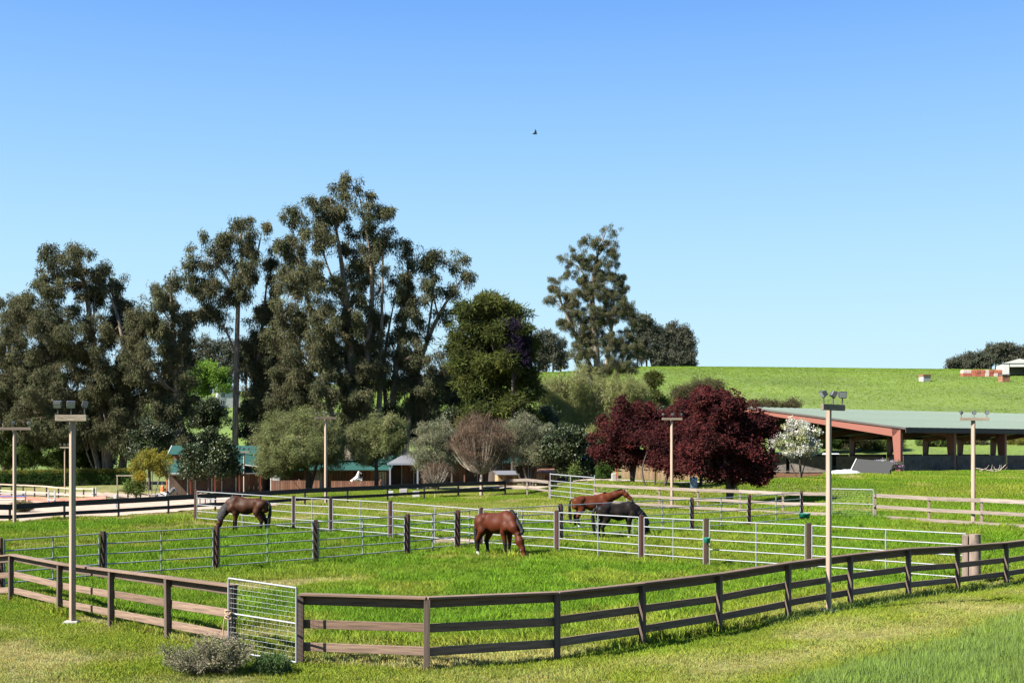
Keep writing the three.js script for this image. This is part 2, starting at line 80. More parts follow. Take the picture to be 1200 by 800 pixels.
{"name":"bush","label":"bright green bush behind the hedge beside the court light pole","cat":"bush","kind":"shr","x":-54.245,"d":132.075,"dens":1.0,"size":1.0,"lobes":[[-0.94,5.015,0,2.64,1.7],[1.42,5.487,0,2.08,1.7],[0.28,3.128,0,3.21,1.51]],"trunks":[[[0.0,-0.079,0.15],[0.0,3.128,0.08],[0.0,5.015,0.03]]]},
{"name":"bush","label":"bright green bush behind the hedge below the forked eucalyptus","cat":"bush","kind":"shr","x":-48.785,"d":130.841,"dens":1.0,"size":1.0,"lobes":[[-0.75,5.002,0,2.06,1.31],[1.31,4.535,0,1.87,1.31],[0.19,2.852,0,2.62,1.31]],"trunks":[[[0.0,-0.138,0.15],[0.0,2.852,0.08],[0.0,5.002,0.03]]]},
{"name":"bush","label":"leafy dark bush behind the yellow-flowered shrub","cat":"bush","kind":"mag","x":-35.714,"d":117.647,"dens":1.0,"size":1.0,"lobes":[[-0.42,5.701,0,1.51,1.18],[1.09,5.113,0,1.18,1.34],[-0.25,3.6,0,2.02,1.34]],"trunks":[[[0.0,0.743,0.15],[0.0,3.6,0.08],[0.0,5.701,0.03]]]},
{"name":"bush","label":"pale olive-green young eucalyptus behind the large olive tree","cat":"bush","kind":"euy","x":-25.472,"d":132.075,"dens":1.0,"size":1.0,"lobes":[[0.0,12.091,0,2.45,2.26],[1.42,9.732,0,2.26,2.08],[-1.13,9.26,0,2.26,2.26],[0.19,7.374,0,2.83,2.08]],"trunks":[[[0.0,3.6,0.15],[0.0,7.374,0.08],[0.0,12.091,0.03]]]},
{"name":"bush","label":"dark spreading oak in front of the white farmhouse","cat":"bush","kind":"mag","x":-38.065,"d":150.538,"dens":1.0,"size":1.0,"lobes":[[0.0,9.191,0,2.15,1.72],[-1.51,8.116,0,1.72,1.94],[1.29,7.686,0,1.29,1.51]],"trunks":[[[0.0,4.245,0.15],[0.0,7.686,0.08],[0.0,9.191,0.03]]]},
{"name":"bush","label":"fresh bright green tree beside the white farmhouse","cat":"bush","kind":"shl","x":-44.625,"d":175.0,"dens":1.0,"size":1.0,"lobes":[[0.0,14.85,0,2.75,2.0],[-1.38,13.35,0,2.0,1.75],[1.88,13.6,0,1.75,1.75]],"trunks":[[[0.0,9.6,0.15],[0.0,13.6,0.08],[0.0,14.85,0.03]]]},
{"name":"bush","label":"dull green tree filling the gap beside the cypress","cat":"bush","kind":"bro","x":-5.963,"d":128.44,"dens":1.0,"size":1.0,"lobes":[[-0.28,13.233,0,1.65,2.02],[-1.01,10.481,0,1.83,2.2],[0.28,8.371,0,1.83,2.02],[-1.38,7.27,0,1.47,1.65]],"trunks":[[[0.0,3.967,0.15],[0.0,7.27,0.08],[0.0,13.233,0.03]]]},
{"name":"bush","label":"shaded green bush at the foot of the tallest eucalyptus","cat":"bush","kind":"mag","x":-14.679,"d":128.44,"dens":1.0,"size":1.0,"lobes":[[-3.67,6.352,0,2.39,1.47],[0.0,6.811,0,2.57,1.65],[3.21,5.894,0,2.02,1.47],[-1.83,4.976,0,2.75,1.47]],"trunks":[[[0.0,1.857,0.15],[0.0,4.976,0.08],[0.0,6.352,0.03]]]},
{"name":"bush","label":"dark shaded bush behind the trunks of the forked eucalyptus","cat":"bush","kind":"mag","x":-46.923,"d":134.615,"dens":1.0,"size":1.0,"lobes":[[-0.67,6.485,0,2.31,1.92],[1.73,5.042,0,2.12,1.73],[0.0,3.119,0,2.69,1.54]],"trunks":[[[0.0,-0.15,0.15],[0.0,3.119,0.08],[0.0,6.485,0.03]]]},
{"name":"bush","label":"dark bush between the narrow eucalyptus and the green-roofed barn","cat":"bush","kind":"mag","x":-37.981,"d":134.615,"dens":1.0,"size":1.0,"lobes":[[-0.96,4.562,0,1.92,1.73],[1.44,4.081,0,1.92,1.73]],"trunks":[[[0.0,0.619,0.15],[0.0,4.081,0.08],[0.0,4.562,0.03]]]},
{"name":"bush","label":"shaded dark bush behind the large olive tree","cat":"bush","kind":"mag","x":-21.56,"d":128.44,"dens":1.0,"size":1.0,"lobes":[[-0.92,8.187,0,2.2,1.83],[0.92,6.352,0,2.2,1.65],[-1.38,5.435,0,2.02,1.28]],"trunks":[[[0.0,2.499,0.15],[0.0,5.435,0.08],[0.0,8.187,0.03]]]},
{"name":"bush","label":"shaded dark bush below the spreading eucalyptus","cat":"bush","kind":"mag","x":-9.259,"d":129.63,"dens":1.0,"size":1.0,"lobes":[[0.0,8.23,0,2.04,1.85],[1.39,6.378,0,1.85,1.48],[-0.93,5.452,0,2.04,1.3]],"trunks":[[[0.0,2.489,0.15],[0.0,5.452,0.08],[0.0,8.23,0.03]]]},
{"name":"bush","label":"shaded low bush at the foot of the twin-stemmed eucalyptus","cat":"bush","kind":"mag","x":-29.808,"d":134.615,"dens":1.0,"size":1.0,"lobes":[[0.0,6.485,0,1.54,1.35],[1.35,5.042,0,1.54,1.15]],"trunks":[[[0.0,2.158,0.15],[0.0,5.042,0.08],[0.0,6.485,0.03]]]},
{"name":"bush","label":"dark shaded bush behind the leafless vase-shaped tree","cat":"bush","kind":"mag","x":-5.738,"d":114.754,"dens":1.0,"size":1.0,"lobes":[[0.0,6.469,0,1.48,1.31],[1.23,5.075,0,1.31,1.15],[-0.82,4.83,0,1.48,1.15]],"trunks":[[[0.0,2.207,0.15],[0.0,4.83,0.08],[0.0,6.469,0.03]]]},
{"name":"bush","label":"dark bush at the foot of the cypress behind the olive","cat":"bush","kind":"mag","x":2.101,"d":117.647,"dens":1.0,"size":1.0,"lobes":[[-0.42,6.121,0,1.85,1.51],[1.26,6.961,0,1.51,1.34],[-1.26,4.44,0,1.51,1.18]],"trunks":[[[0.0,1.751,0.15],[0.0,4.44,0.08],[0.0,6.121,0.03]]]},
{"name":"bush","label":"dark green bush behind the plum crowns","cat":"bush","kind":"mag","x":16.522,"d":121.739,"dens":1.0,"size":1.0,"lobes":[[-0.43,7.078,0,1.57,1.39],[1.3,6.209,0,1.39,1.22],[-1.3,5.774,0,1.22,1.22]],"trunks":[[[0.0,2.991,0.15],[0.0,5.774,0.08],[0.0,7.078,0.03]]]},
{"name":"field_bush","label":"brownish bush behind the arena next to the blossom tree","cat":"bush","kind":"bro","x":52.632,"d":184.211,"dens":1.0,"size":1.1,"lobes":[[0.0,5.968,0,2.89,1.84],[-1.45,5.311,0,2.03,1.47],[1.45,5.179,0,2.03,1.47]],"trunks":[[[0.0,2.547,0.1],[0.0,5.968,0.04]]],"group":"field bushes behind the arena"},
{"name":"field_bush","label":"green bush behind the arena left of its tall corner frame","cat":"bush","kind":"shr","x":58.0,"d":186.667,"dens":1.0,"size":1.1,"lobes":[[0.0,5.733,0,2.93,1.87],[-1.47,5.067,0,2.05,1.49],[1.47,4.933,0,2.05,1.49]],"trunks":[[[0.0,2.267,0.1],[0.0,5.733,0.04]]],"group":"field bushes behind the arena"},
{"name":"field_bush","label":"green bush seen through the arena beside its corner","cat":"bush","kind":"shr","x":67.397,"d":191.781,"dens":1.0,"size":1.1,"lobes":[[0.0,5.655,0,2.19,1.64],[-1.1,4.97,0,1.53,1.32],[1.1,4.833,0,1.53,1.32]],"trunks":[[[0.0,2.367,0.1],[0.0,5.655,0.04]]],"group":"field bushes behind the arena"},
{"name":"field_bush","label":"brown bush seen through the middle bay of the arena","cat":"bush","kind":"bro","x":74.306,"d":194.444,"dens":1.0,"size":1.1,"lobes":[[0.0,6.1,0,2.78,1.39],[-1.39,5.406,0,1.94,1.11],[1.39,5.267,0,1.94,1.11]],"trunks":[[[0.0,3.044,0.1],[0.0,6.1,0.04]]],"group":"field bushes behind the arena"},
{"name":"field_bush","label":"yellow gorse bush seen through the last bay of the arena","cat":"bush","kind":"yel","x":82.222,"d":194.444,"dens":1.0,"size":1.1,"lobes":[[0.0,6.1,0,2.5,1.39],[-1.25,5.406,0,1.75,1.11],[1.25,5.267,0,1.75,1.11]],"trunks":[[[0.0,3.044,0.1],[0.0,6.1,0.04]]],"group":"field bushes behind the arena"},
{"name":"field_bush","label":"green bush seen past the blossom tree through the arena","cat":"bush","kind":"shr","x":49.342,"d":184.211,"dens":1.0,"size":1.1,"lobes":[[0.0,5.968,0,1.84,1.58],[-0.92,5.311,0,1.29,1.26],[0.92,5.179,0,1.29,1.26]],"trunks":[[[0.0,2.811,0.1],[0.0,5.968,0.04]]],"group":"field bushes behind the arena"},
{"name":"hillside_bush","label":"brown scrubby bush in the row behind the arena roof","cat":"bush","kind":"bro","x":33.59,"d":179.487,"dens":1.0,"size":1.0,"lobes":[[0.0,10.779,0,1.15,1.03],[0.77,10.395,0,1.03,0.9]],"trunks":[[[0.0,7.446,0.08],[0.0,10.395,0.03]]],"group":"scrub row below the green hill"},
{"name":"hillside_bush","label":"brown scrubby bush in the row behind the arena roof","cat":"bush","kind":"bro","x":35.256,"d":179.487,"dens":1.0,"size":1.0,"lobes":[[0.0,10.651,0,1.15,1.03],[0.77,10.395,0,1.03,0.9]],"trunks":[[[0.0,7.446,0.08],[0.0,10.395,0.03]]],"group":"scrub row below the green hill"},
{"name":"hillside_bush","label":"brown scrubby bush in the row behind the arena roof","cat":"bush","kind":"bro","x":36.923,"d":179.487,"dens":1.0,"size":1.0,"lobes":[[0.0,10.523,0,1.15,1.03],[0.77,10.395,0,1.03,0.9]],"trunks":[[[0.0,7.446,0.08],[0.0,10.395,0.03]]],"group":"scrub row below the green hill"},
{"name":"hillside_bush","label":"brown scrubby bush in the row behind the arena roof","cat":"bush","kind":"bro","x":38.59,"d":179.487,"dens":1.0,"size":1.0,"lobes":[[0.0,10.779,0,1.15,1.03],[0.77,10.395,0,1.03,0.9]],"trunks":[[[0.0,7.446,0.08],[0.0,10.395,0.03]]],"group":"scrub row below the green hill"},
{"name":"hillside_bush","label":"brown scrubby bush in the row behind the arena roof","cat":"bush","kind":"bro","x":40.256,"d":179.487,"dens":1.0,"size":1.0,"lobes":[[0.0,10.651,0,1.15,1.03],[0.77,10.395,0,1.03,0.9]],"trunks":[[[0.0,7.446,0.08],[0.0,10.395,0.03]]],"group":"scrub row below the green hill"},
{"name":"hillside_bush","label":"brown scrubby bush in the row behind the arena roof","cat":"bush","kind":"bro","x":41.923,"d":179.487,"dens":1.0,"size":1.0,"lobes":[[0.0,10.523,0,1.15,1.03],[0.77,10.395,0,1.03,0.9]],"trunks":[[[0.0,7.446,0.08],[0.0,10.395,0.03]]],"group":"scrub row below the green hill"},
{"name":"grove_tree","label":"tall thin-trunked eucalyptus in the grove on the green ridge","cat":"tree","kind":"far","x":44.545,"d":424.242,"dens":1.6,"size":1.5,"lobes":[[0.0,49.964,0,1.52,1.52],[-0.91,47.539,0,1.36,1.82],[0.91,46.327,0,1.36,1.82],[0.0,43.6,0,1.82,2.42],[0.61,39.964,0,1.97,2.73]],"trunks":[[[0.0,32.691,0.35],[0.15,50.267,0.1]]],"group":"eucalyptus grove standing on the ridge"},
{"name":"grove_tree","label":"tall thin-trunked eucalyptus in the grove on the green ridge","cat":"tree","kind":"far","x":46.061,"d":424.242,"dens":1.6,"size":1.5,"lobes":[[0.0,50.873,0,1.52,1.52],[-0.91,48.448,0,1.36,1.82],[0.91,47.236,0,1.36,1.82],[0.0,44.509,0,1.82,2.42],[0.61,40.873,0,1.97,2.73],[-0.61,38.448,0,1.82,2.42]],"trunks":[[[0.0,32.691,0.35],[0.15,51.176,0.1]]],"group":"eucalyptus grove standing on the ridge"},
{"name":"grove_tree","label":"tall thin-trunked eucalyptus in the grove on the green ridge","cat":"tree","kind":"far","x":47.879,"d":424.242,"dens":1.6,"size":1.5,"lobes":[[0.0,51.176,0,1.52,1.52],[-0.91,48.752,0,1.36,1.82],[0.91,47.539,0,1.36,1.82],[0.0,44.812,0,1.82,2.42],[0.61,41.176,0,1.97,2.73],[-0.61,38.752,0,1.82,2.42]],"trunks":[[[0.0,32.691,0.35],[0.15,51.479,0.1]]],"group":"eucalyptus grove standing on the ridge"},
{"name":"grove_tree","label":"tall thin-trunked eucalyptus in the grove on the green ridge","cat":"tree","kind":"far","x":49.697,"d":424.242,"dens":1.6,"size":1.5,"lobes":[[0.0,49.358,0,1.52,1.52],[-0.91,46.933,0,1.36,1.82],[0.91,45.721,0,1.36,1.82],[0.0,42.994,0,1.82,2.42],[0.61,39.358,0,1.97,2.73]],"trunks":[[[0.0,32.691,0.35],[0.15,49.661,0.1]]],"group":"eucalyptus grove standing on the ridge"},
{"name":"grove_tree","label":"tall thin-trunked eucalyptus in the grove on the green ridge","cat":"tree","kind":"far","x":51.818,"d":424.242,"dens":1.6,"size":1.5,"lobes":[[0.0,47.842,0,1.52,1.52],[-0.91,45.418,0,1.36,1.82],[0.91,44.206,0,1.36,1.82],[0.0,41.479,0,1.82,2.42],[0.61,37.842,0,1.97,2.73],[-0.61,35.418,0,1.82,2.42]],"trunks":[[[0.0,32.691,0.35],[0.15,48.145,0.1]]],"group":"eucalyptus grove standing on the ridge"},
{"name":"grove_tree","label":"tall thin-trunked eucalyptus in the grove on the green ridge","cat":"tree","kind":"far","x":53.636,"d":424.242,"dens":1.6,"size":1.5,"lobes":[[0.0,46.327,0,1.52,1.52],[-0.91,43.903,0,1.36,1.82],[0.91,42.691,0,1.36,1.82],[0.0,39.964,0,1.82,2.42],[0.61,36.327,0,1.97,2.73],[-0.61,33.903,0,1.82,2.42]],"trunks":[[[0.0,32.691,0.35],[0.15,46.63,0.1]]],"group":"eucalyptus grove standing on the ridge"},
{"name":"grove_tree","label":"tall thin-trunked eucalyptus in the grove on the green ridge","cat":"tree","kind":"far","x":55.455,"d":424.242,"dens":1.6,"size":1.5,"lobes":[[0.0,47.539,0,1.52,1.52],[-0.91,45.115,0,1.36,1.82],[0.91,43.903,0,1.36,1.82],[0.0,41.176,0,1.82,2.42],[0.61,37.539,0,1.97,2.73]],"trunks":[[[0.0,32.691,0.35],[0.15,47.842,0.1]]],"group":"eucalyptus grove standing on the ridge"},
{"name":"grove_tree","label":"tall thin-trunked eucalyptus in the grove on the green ridge","cat":"tree","kind":"far","x":57.273,"d":424.242,"dens":1.6,"size":1.5,"lobes":[[0.0,48.448,0,1.52,1.52],[-0.91,46.024,0,1.36,1.82],[0.91,44.812,0,1.36,1.82],[0.0,42.085,0,1.82,2.42],[0.61,38.448,0,1.97,2.73],[-0.61,36.024,0,1.82,2.42]],"trunks":[[[0.0,32.691,0.35],[0.15,48.752,0.1]]],"group":"eucalyptus grove standing on the ridge"},
{"name":"grove_tree","label":"tall thin-trunked eucalyptus in the grove on the green ridge","cat":"tree","kind":"far","x":59.091,"d":424.242,"dens":1.6,"size":1.5,"lobes":[[0.0,46.933,0,1.52,1.52],[-0.91,44.509,0,1.36,1.82],[0.91,43.297,0,1.36,1.82],[0.0,40.57,0,1.82,2.42],[0.61,36.933,0,1.97,2.73],[-0.61,34.509,0,1.82,2.42]],"trunks":[[[0.0,32.691,0.35],[0.15,47.236,0.1]]],"group":"eucalyptus grove standing on the ridge"},
{"name":"grove_tree","label":"tall thin-trunked eucalyptus in the grove on the green ridge","cat":"tree","kind":"far","x":60.909,"d":424.242,"dens":1.6,"size":1.5,"lobes":[[0.0,47.842,0,1.52,1.52],[-0.91,45.418,0,1.36,1.82],[0.91,44.206,0,1.36,1.82],[0.0,41.479,0,1.82,2.42],[0.61,37.842,0,1.97,2.73]],"trunks":[[[0.0,32.691,0.35],[0.15,48.145,0.1]]],"group":"eucalyptus grove standing on the ridge"},
{"name":"grove_tree","label":"tall thin-trunked eucalyptus in the grove on the green ridge","cat":"tree","kind":"far","x":62.424,"d":424.242,"dens":1.6,"size":1.5,"lobes":[[0.0,45.721,0,1.52,1.52],[-0.91,43.297,0,1.36,1.82],[0.91,42.085,0,1.36,1.82],[0.0,39.358,0,1.82,2.42],[0.61,35.721,0,1.97,2.73],[-0.61,33.297,0,1.82,2.42]],"trunks":[[[0.0,32.691,0.35],[0.15,46.024,0.1]]],"group":"eucalyptus grove standing on the ridge"},
{"name":"grove_tree","label":"tall thin-trunked eucalyptus in the grove on the green ridge","cat":"tree","kind":"far","x":63.636,"d":424.242,"dens":1.6,"size":1.5,"lobes":[[0.0,43.297,0,1.52,1.52],[-0.91,40.873,0,1.36,1.82],[0.91,39.661,0,1.36,1.82],[0.0,36.933,0,1.82,2.42],[0.61,33.297,0,1.97,2.73],[-0.61,30.873,0,1.82,2.42]],"trunks":[[[0.0,32.691,0.35],[0.15,43.6,0.1]]],"group":"eucalyptus grove standing on the ridge"},
{"name":"grove_tree","label":"distant eucalyptus seen between the cypress and the lone eucalyptus","cat":"tree","kind":"far","x":-12.941,"d":411.765,"dens":1.6,"size":1.5,"lobes":[[0.0,40.953,0,1.76,1.47],[-0.88,38.306,0,1.76,2.06],[0.88,36.835,0,1.76,2.06],[0.0,33.894,0,1.76,2.35]],"trunks":[[[0.0,30.659,0.35],[0.15,41.247,0.1]]],"group":"eucalyptus grove behind the cypress and the lone eucalyptus"},
{"name":"grove_tree","label":"distant eucalyptus seen between the cypress and the lone eucalyptus","cat":"tree","kind":"far","x":-10.0,"d":411.765,"dens":1.6,"size":1.5,"lobes":[[0.0,42.718,0,1.76,1.47],[-0.88,40.071,0,1.76,2.06],[0.88,38.6,0,1.76,2.06],[0.0,35.659,0,1.76,2.35]],"trunks":[[[0.0,30.659,0.35],[0.15,43.012,0.1]]],"group":"eucalyptus grove behind the cypress and the lone eucalyptus"},
{"name":"grove_tree","label":"distant eucalyptus seen between the cypress and the lone eucalyptus","cat":"tree","kind":"far","x":-7.353,"d":411.765,"dens":1.6,"size":1.5,"lobes":[[0.0,41.541,0,1.76,1.47],[-0.88,38.894,0,1.76,2.06],[0.88,37.424,0,1.76,2.06],[0.0,34.482,0,1.76,2.35]],"trunks":[[[0.0,30.659,0.35],[0.15,41.835,0.1]]],"group":"eucalyptus grove behind the cypress and the lone eucalyptus"},
{"name":"grove_tree","label":"distant eucalyptus seen between the cypress and the lone eucalyptus","cat":"tree","kind":"far","x":1.765,"d":411.765,"dens":1.6,"size":1.5,"lobes":[[0.0,42.718,0,1.76,1.47],[-0.88,40.071,0,1.76,2.06],[0.88,38.6,0,1.76,2.06],[0.0,35.659,0,1.76,2.35]],"trunks":[[[0.0,30.659,0.35],[0.15,43.012,0.1]]],"group":"eucalyptus grove behind the cypress and the lone eucalyptus"},
{"name":"grove_tree","label":"distant eucalyptus seen between the cypress and the lone eucalyptus","cat":"tree","kind":"far","x":4.118,"d":411.765,"dens":1.6,"size":1.5,"lobes":[[0.0,44.482,0,1.76,1.47],[-0.88,41.835,0,1.76,2.06],[0.88,40.365,0,1.76,2.06],[0.0,37.424,0,1.76,2.35]],"trunks":[[[0.0,30.659,0.35],[0.15,44.776,0.1]]],"group":"eucalyptus grove behind the cypress and the lone eucalyptus"},
{"name":"grove_tree","label":"distant eucalyptus seen between the cypress and the lone eucalyptus","cat":"tree","kind":"far","x":6.471,"d":411.765,"dens":1.6,"size":1.5,"lobes":[[0.0,45.071,0,1.76,1.47],[-0.88,42.424,0,1.76,2.06],[0.88,40.953,0,1.76,2.06],[0.0,38.012,0,1.76,2.35]],"trunks":[[[0.0,30.659,0.35],[0.15,45.365,0.1]]],"group":"eucalyptus grove behind the cypress and the lone eucalyptus"},
{"name":"grove_tree","label":"distant eucalyptus seen between the cypress and the lone eucalyptus","cat":"tree","kind":"far","x":9.118,"d":411.765,"dens":1.6,"size":1.5,"lobes":[[0.0,43.894,0,1.76,1.47],[-0.88,41.247,0,1.76,2.06],[0.88,39.776,0,1.76,2.06],[0.0,36.835,0,1.76,2.35]],"trunks":[[[0.0,30.659,0.35],[0.15,44.188,0.1]]],"group":"eucalyptus grove behind the cypress and the lone eucalyptus"},
{"name":"grove_tree","label":"distant eucalyptus seen between the cypress and the lone eucalyptus","cat":"tree","kind":"far","x":11.765,"d":411.765,"dens":1.6,"size":1.5,"lobes":[[0.0,44.482,0,1.76,1.47],[-0.88,41.835,0,1.76,2.06],[0.88,40.365,0,1.76,2.06],[0.0,37.424,0,1.76,2.35]],"trunks":[[[0.0,30.659,0.35],[0.15,44.776,0.1]]],"group":"eucalyptus grove behind the cypress and the lone eucalyptus"},
{"name":"grove_tree","label":"distant eucalyptus seen between the cypress and the lone eucalyptus","cat":"tree","kind":"far","x":14.118,"d":411.765,"dens":1.6,"size":1.5,"lobes":[[0.0,43.306,0,1.76,1.47],[-0.88,40.659,0,1.76,2.06],[0.88,39.188,0,1.76,2.06],[0.0,36.247,0,1.76,2.35]],"trunks":[[[0.0,30.659,0.35],[0.15,43.6,0.1]]],"group":"eucalyptus grove behind the cypress and the lone eucalyptus"},
{"name":"grove_tree","label":"distant eucalyptus seen between the cypress and the lone eucalyptus","cat":"tree","kind":"far","x":16.765,"d":411.765,"dens":1.6,"size":1.5,"lobes":[[0.0,41.541,0,1.76,1.47],[-0.88,38.894,0,1.76,2.06],[0.88,37.424,0,1.76,2.06],[0.0,34.482,0,1.76,2.35]],"trunks":[[[0.0,30.659,0.35],[0.15,41.835,0.1]]],"group":"eucalyptus grove behind the cypress and the lone eucalyptus"},
{"name":"grove_tree","label":"distant eucalyptus seen between the cypress and the lone eucalyptus","cat":"tree","kind":"far","x":10.588,"d":411.765,"dens":1.6,"size":1.5,"lobes":[[0.0,40.953,0,1.76,1.47],[-0.88,38.306,0,1.76,2.06],[0.88,36.835,0,1.76,2.06],[0.0,33.894,0,1.76,2.35]],"trunks":[[[0.0,30.659,0.35],[0.15,41.247,0.1]]],"group":"eucalyptus grove behind the cypress and the lone eucalyptus"},
{"name":"grove_tree","label":"dark tree in the dense hilltop grove behind the barns","cat":"tree","kind":"far","x":163.492,"d":444.444,"dens":1.5,"size":1.5,"lobes":[[0.0,37.269,0,1.43,1.27],[-0.48,35.364,0,1.43,1.59],[0.48,33.459,0,1.59,1.9]],"trunks":[[[0.0,33.441,0.3],[0.0,37.269,0.1]]],"group":"dark grove on the ridge behind the hilltop barns"},
{"name":"grove_tree","label":"dark tree in the dense hilltop grove behind the barns","cat":"tree","kind":"far","x":165.143,"d":444.444,"dens":1.5,"size":1.5,"lobes":[[0.0,37.945,0,1.43,1.27],[-0.48,36.04,0,1.43,1.59],[0.48,34.136,0,1.59,1.9]],"trunks":[[[0.0,33.441,0.3],[0.0,37.945,0.1]]],"group":"dark grove on the ridge behind the hilltop barns"},
{"name":"grove_tree","label":"dark tree in the dense hilltop grove behind the barns","cat":"tree","kind":"far","x":166.794,"d":444.444,"dens":1.5,"size":1.5,"lobes":[[0.0,38.081,0,1.43,1.27],[-0.48,36.176,0,1.43,1.59],[0.48,34.272,0,1.59,1.9]],"trunks":[[[0.0,33.441,0.3],[0.0,38.081,0.1]]],"group":"dark grove on the ridge behind the hilltop barns"},
{"name":"grove_tree","label":"dark tree in the dense hilltop grove behind the barns","cat":"tree","kind":"far","x":168.444,"d":444.444,"dens":1.5,"size":1.5,"lobes":[[0.0,38.895,0,1.43,1.27],[-0.48,36.991,0,1.43,1.59],[0.48,35.086,0,1.59,1.9]],"trunks":[[[0.0,33.441,0.3],[0.0,38.895,0.1]]],"group":"dark grove on the ridge behind the hilltop barns"},
{"name":"grove_tree","label":"dark tree in the dense hilltop grove behind the barns","cat":"tree","kind":"far","x":170.095,"d":444.444,"dens":1.5,"size":1.5,"lobes":[[0.0,39.516,0,1.43,1.27],[-0.48,37.611,0,1.43,1.59],[0.48,35.706,0,1.59,1.9]],"trunks":[[[0.0,33.441,0.3],[0.0,39.516,0.1]]],"group":"dark grove on the ridge behind the hilltop barns"},
{"name":"grove_tree","label":"dark tree in the dense hilltop grove behind the barns","cat":"tree","kind":"far","x":171.746,"d":444.444,"dens":1.5,"size":1.5,"lobes":[[0.0,39.598,0,1.43,1.27],[-0.48,37.693,0,1.43,1.59],[0.48,35.788,0,1.59,1.9]],"trunks":[[[0.0,33.441,0.3],[0.0,39.598,0.1]]],"group":"dark grove on the ridge behind the hilltop barns"},
{"name":"grove_tree","label":"dark tree in the dense hilltop grove behind the barns","cat":"tree","kind":"far","x":173.397,"d":444.444,"dens":1.5,"size":1.5,"lobes":[[0.0,39.45,0,1.43,1.27],[-0.48,37.545,0,1.43,1.59],[0.48,35.641,0,1.59,1.9]],"trunks":[[[0.0,33.441,0.3],[0.0,39.45,0.1]]],"group":"dark grove on the ridge behind the hilltop barns"},
{"name":"grove_tree","label":"dark tree in the dense hilltop grove behind the barns","cat":"tree","kind":"far","x":175.048,"d":444.444,"dens":1.5,"size":1.5,"lobes":[[0.0,40.107,0,1.43,1.27],[-0.48,38.203,0,1.43,1.59],[0.48,36.298,0,1.59,1.9]],"trunks":[[[0.0,33.441,0.3],[0.0,40.107,0.1]]],"group":"dark grove on the ridge behind the hilltop barns"},
{"name":"grove_tree","label":"dark tree in the dense hilltop grove behind the barns","cat":"tree","kind":"far","x":176.698,"d":444.444,"dens":1.5,"size":1.5,"lobes":[[0.0,40.66,0,1.43,1.27],[-0.48,38.755,0,1.43,1.59],[0.48,36.851,0,1.59,1.9]],"trunks":[[[0.0,33.441,0.3],[0.0,40.66,0.1]]],"group":"dark grove on the ridge behind the hilltop barns"},
{"name":"grove_tree","label":"dark tree in the dense hilltop grove behind the barns","cat":"tree","kind":"far","x":178.349,"d":444.444,"dens":1.5,"size":1.5,"lobes":[[0.0,42.493,0,1.43,1.27],[-0.48,40.588,0,1.43,1.59],[0.48,38.683,0,1.59,1.9]],"trunks":[[[0.0,33.441,0.3],[0.0,42.493,0.1]]],"group":"dark grove on the ridge behind the hilltop barns"},
{"name":"grove_tree","label":"dark tree in the dense hilltop grove behind the barns","cat":"tree","kind":"far","x":180.0,"d":444.444,"dens":1.5,"size":1.5,"lobes":[[0.0,42.601,0,1.43,1.27],[-0.48,40.696,0,1.43,1.59],[0.48,38.792,0,1.59,1.9]],"trunks":[[[0.0,33.441,0.3],[0.0,42.601,0.1]]],"group":"dark grove on the ridge behind the hilltop barns"},
{"name":"grove_tree","label":"dark tree in the dense hilltop grove behind the barns","cat":"tree","kind":"far","x":181.651,"d":444.444,"dens":1.5,"size":1.5,"lobes":[[0.0,42.931,0,1.43,1.27],[-0.48,41.026,0,1.43,1.59],[0.48,39.122,0,1.59,1.9]],"trunks":[[[0.0,33.441,0.3],[0.0,42.931,0.1]]],"group":"dark grove on the ridge behind the hilltop barns"},
{"name":"grove_tree","label":"dark tree in the dense hilltop grove behind the barns","cat":"tree","kind":"far","x":183.302,"d":444.444,"dens":1.5,"size":1.5,"lobes":[[0.0,43.063,0,1.43,1.27],[-0.48,41.159,0,1.43,1.59],[0.48,39.254,0,1.59,1.9]],"trunks":[[[0.0,33.441,0.3],[0.0,43.063,0.1]]],"group":"dark grove on the ridge behind the hilltop barns"},
{"name":"grove_tree","label":"dark tree in the dense hilltop grove behind the barns","cat":"tree","kind":"far","x":184.952,"d":444.444,"dens":1.5,"size":1.5,"lobes":[[0.0,43.148,0,1.43,1.27],[-0.48,41.243,0,1.43,1.59],[0.48,39.338,0,1.59,1.9]],"trunks":[[[0.0,33.441,0.3],[0.0,43.148,0.1]]],"group":"dark grove on the ridge behind the hilltop barns"},
{"name":"grove_tree","label":"dark tree in the dense hilltop grove behind the barns","cat":"tree","kind":"far","x":186.603,"d":444.444,"dens":1.5,"size":1.5,"lobes":[[0.0,43.01,0,1.43,1.27],[-0.48,41.106,0,1.43,1.59],[0.48,39.201,0,1.59,1.9]],"trunks":[[[0.0,33.441,0.3],[0.0,43.01,0.1]]],"group":"dark grove on the ridge behind the hilltop barns"},
{"name":"grove_tree","label":"dark tree in the dense hilltop grove behind the barns","cat":"tree","kind":"far","x":188.254,"d":444.444,"dens":1.5,"size":1.5,"lobes":[[0.0,42.105,0,1.43,1.27],[-0.48,40.2,0,1.43,1.59],[0.48,38.295,0,1.59,1.9]],"trunks":[[[0.0,33.441,0.3],[0.0,42.105,0.1]]],"group":"dark grove on the ridge behind the hilltop barns"},
{"name":"grove_tree","label":"dark tree in the dense hilltop grove behind the barns","cat":"tree","kind":"far","x":189.905,"d":444.444,"dens":1.5,"size":1.5,"lobes":[[0.0,42.23,0,1.43,1.27],[-0.48,40.325,0,1.43,1.59],[0.48,38.42,0,1.59,1.9]],"trunks":[[[0.0,33.441,0.3],[0.0,42.23,0.1]]],"group":"dark grove on the ridge behind the hilltop barns"},
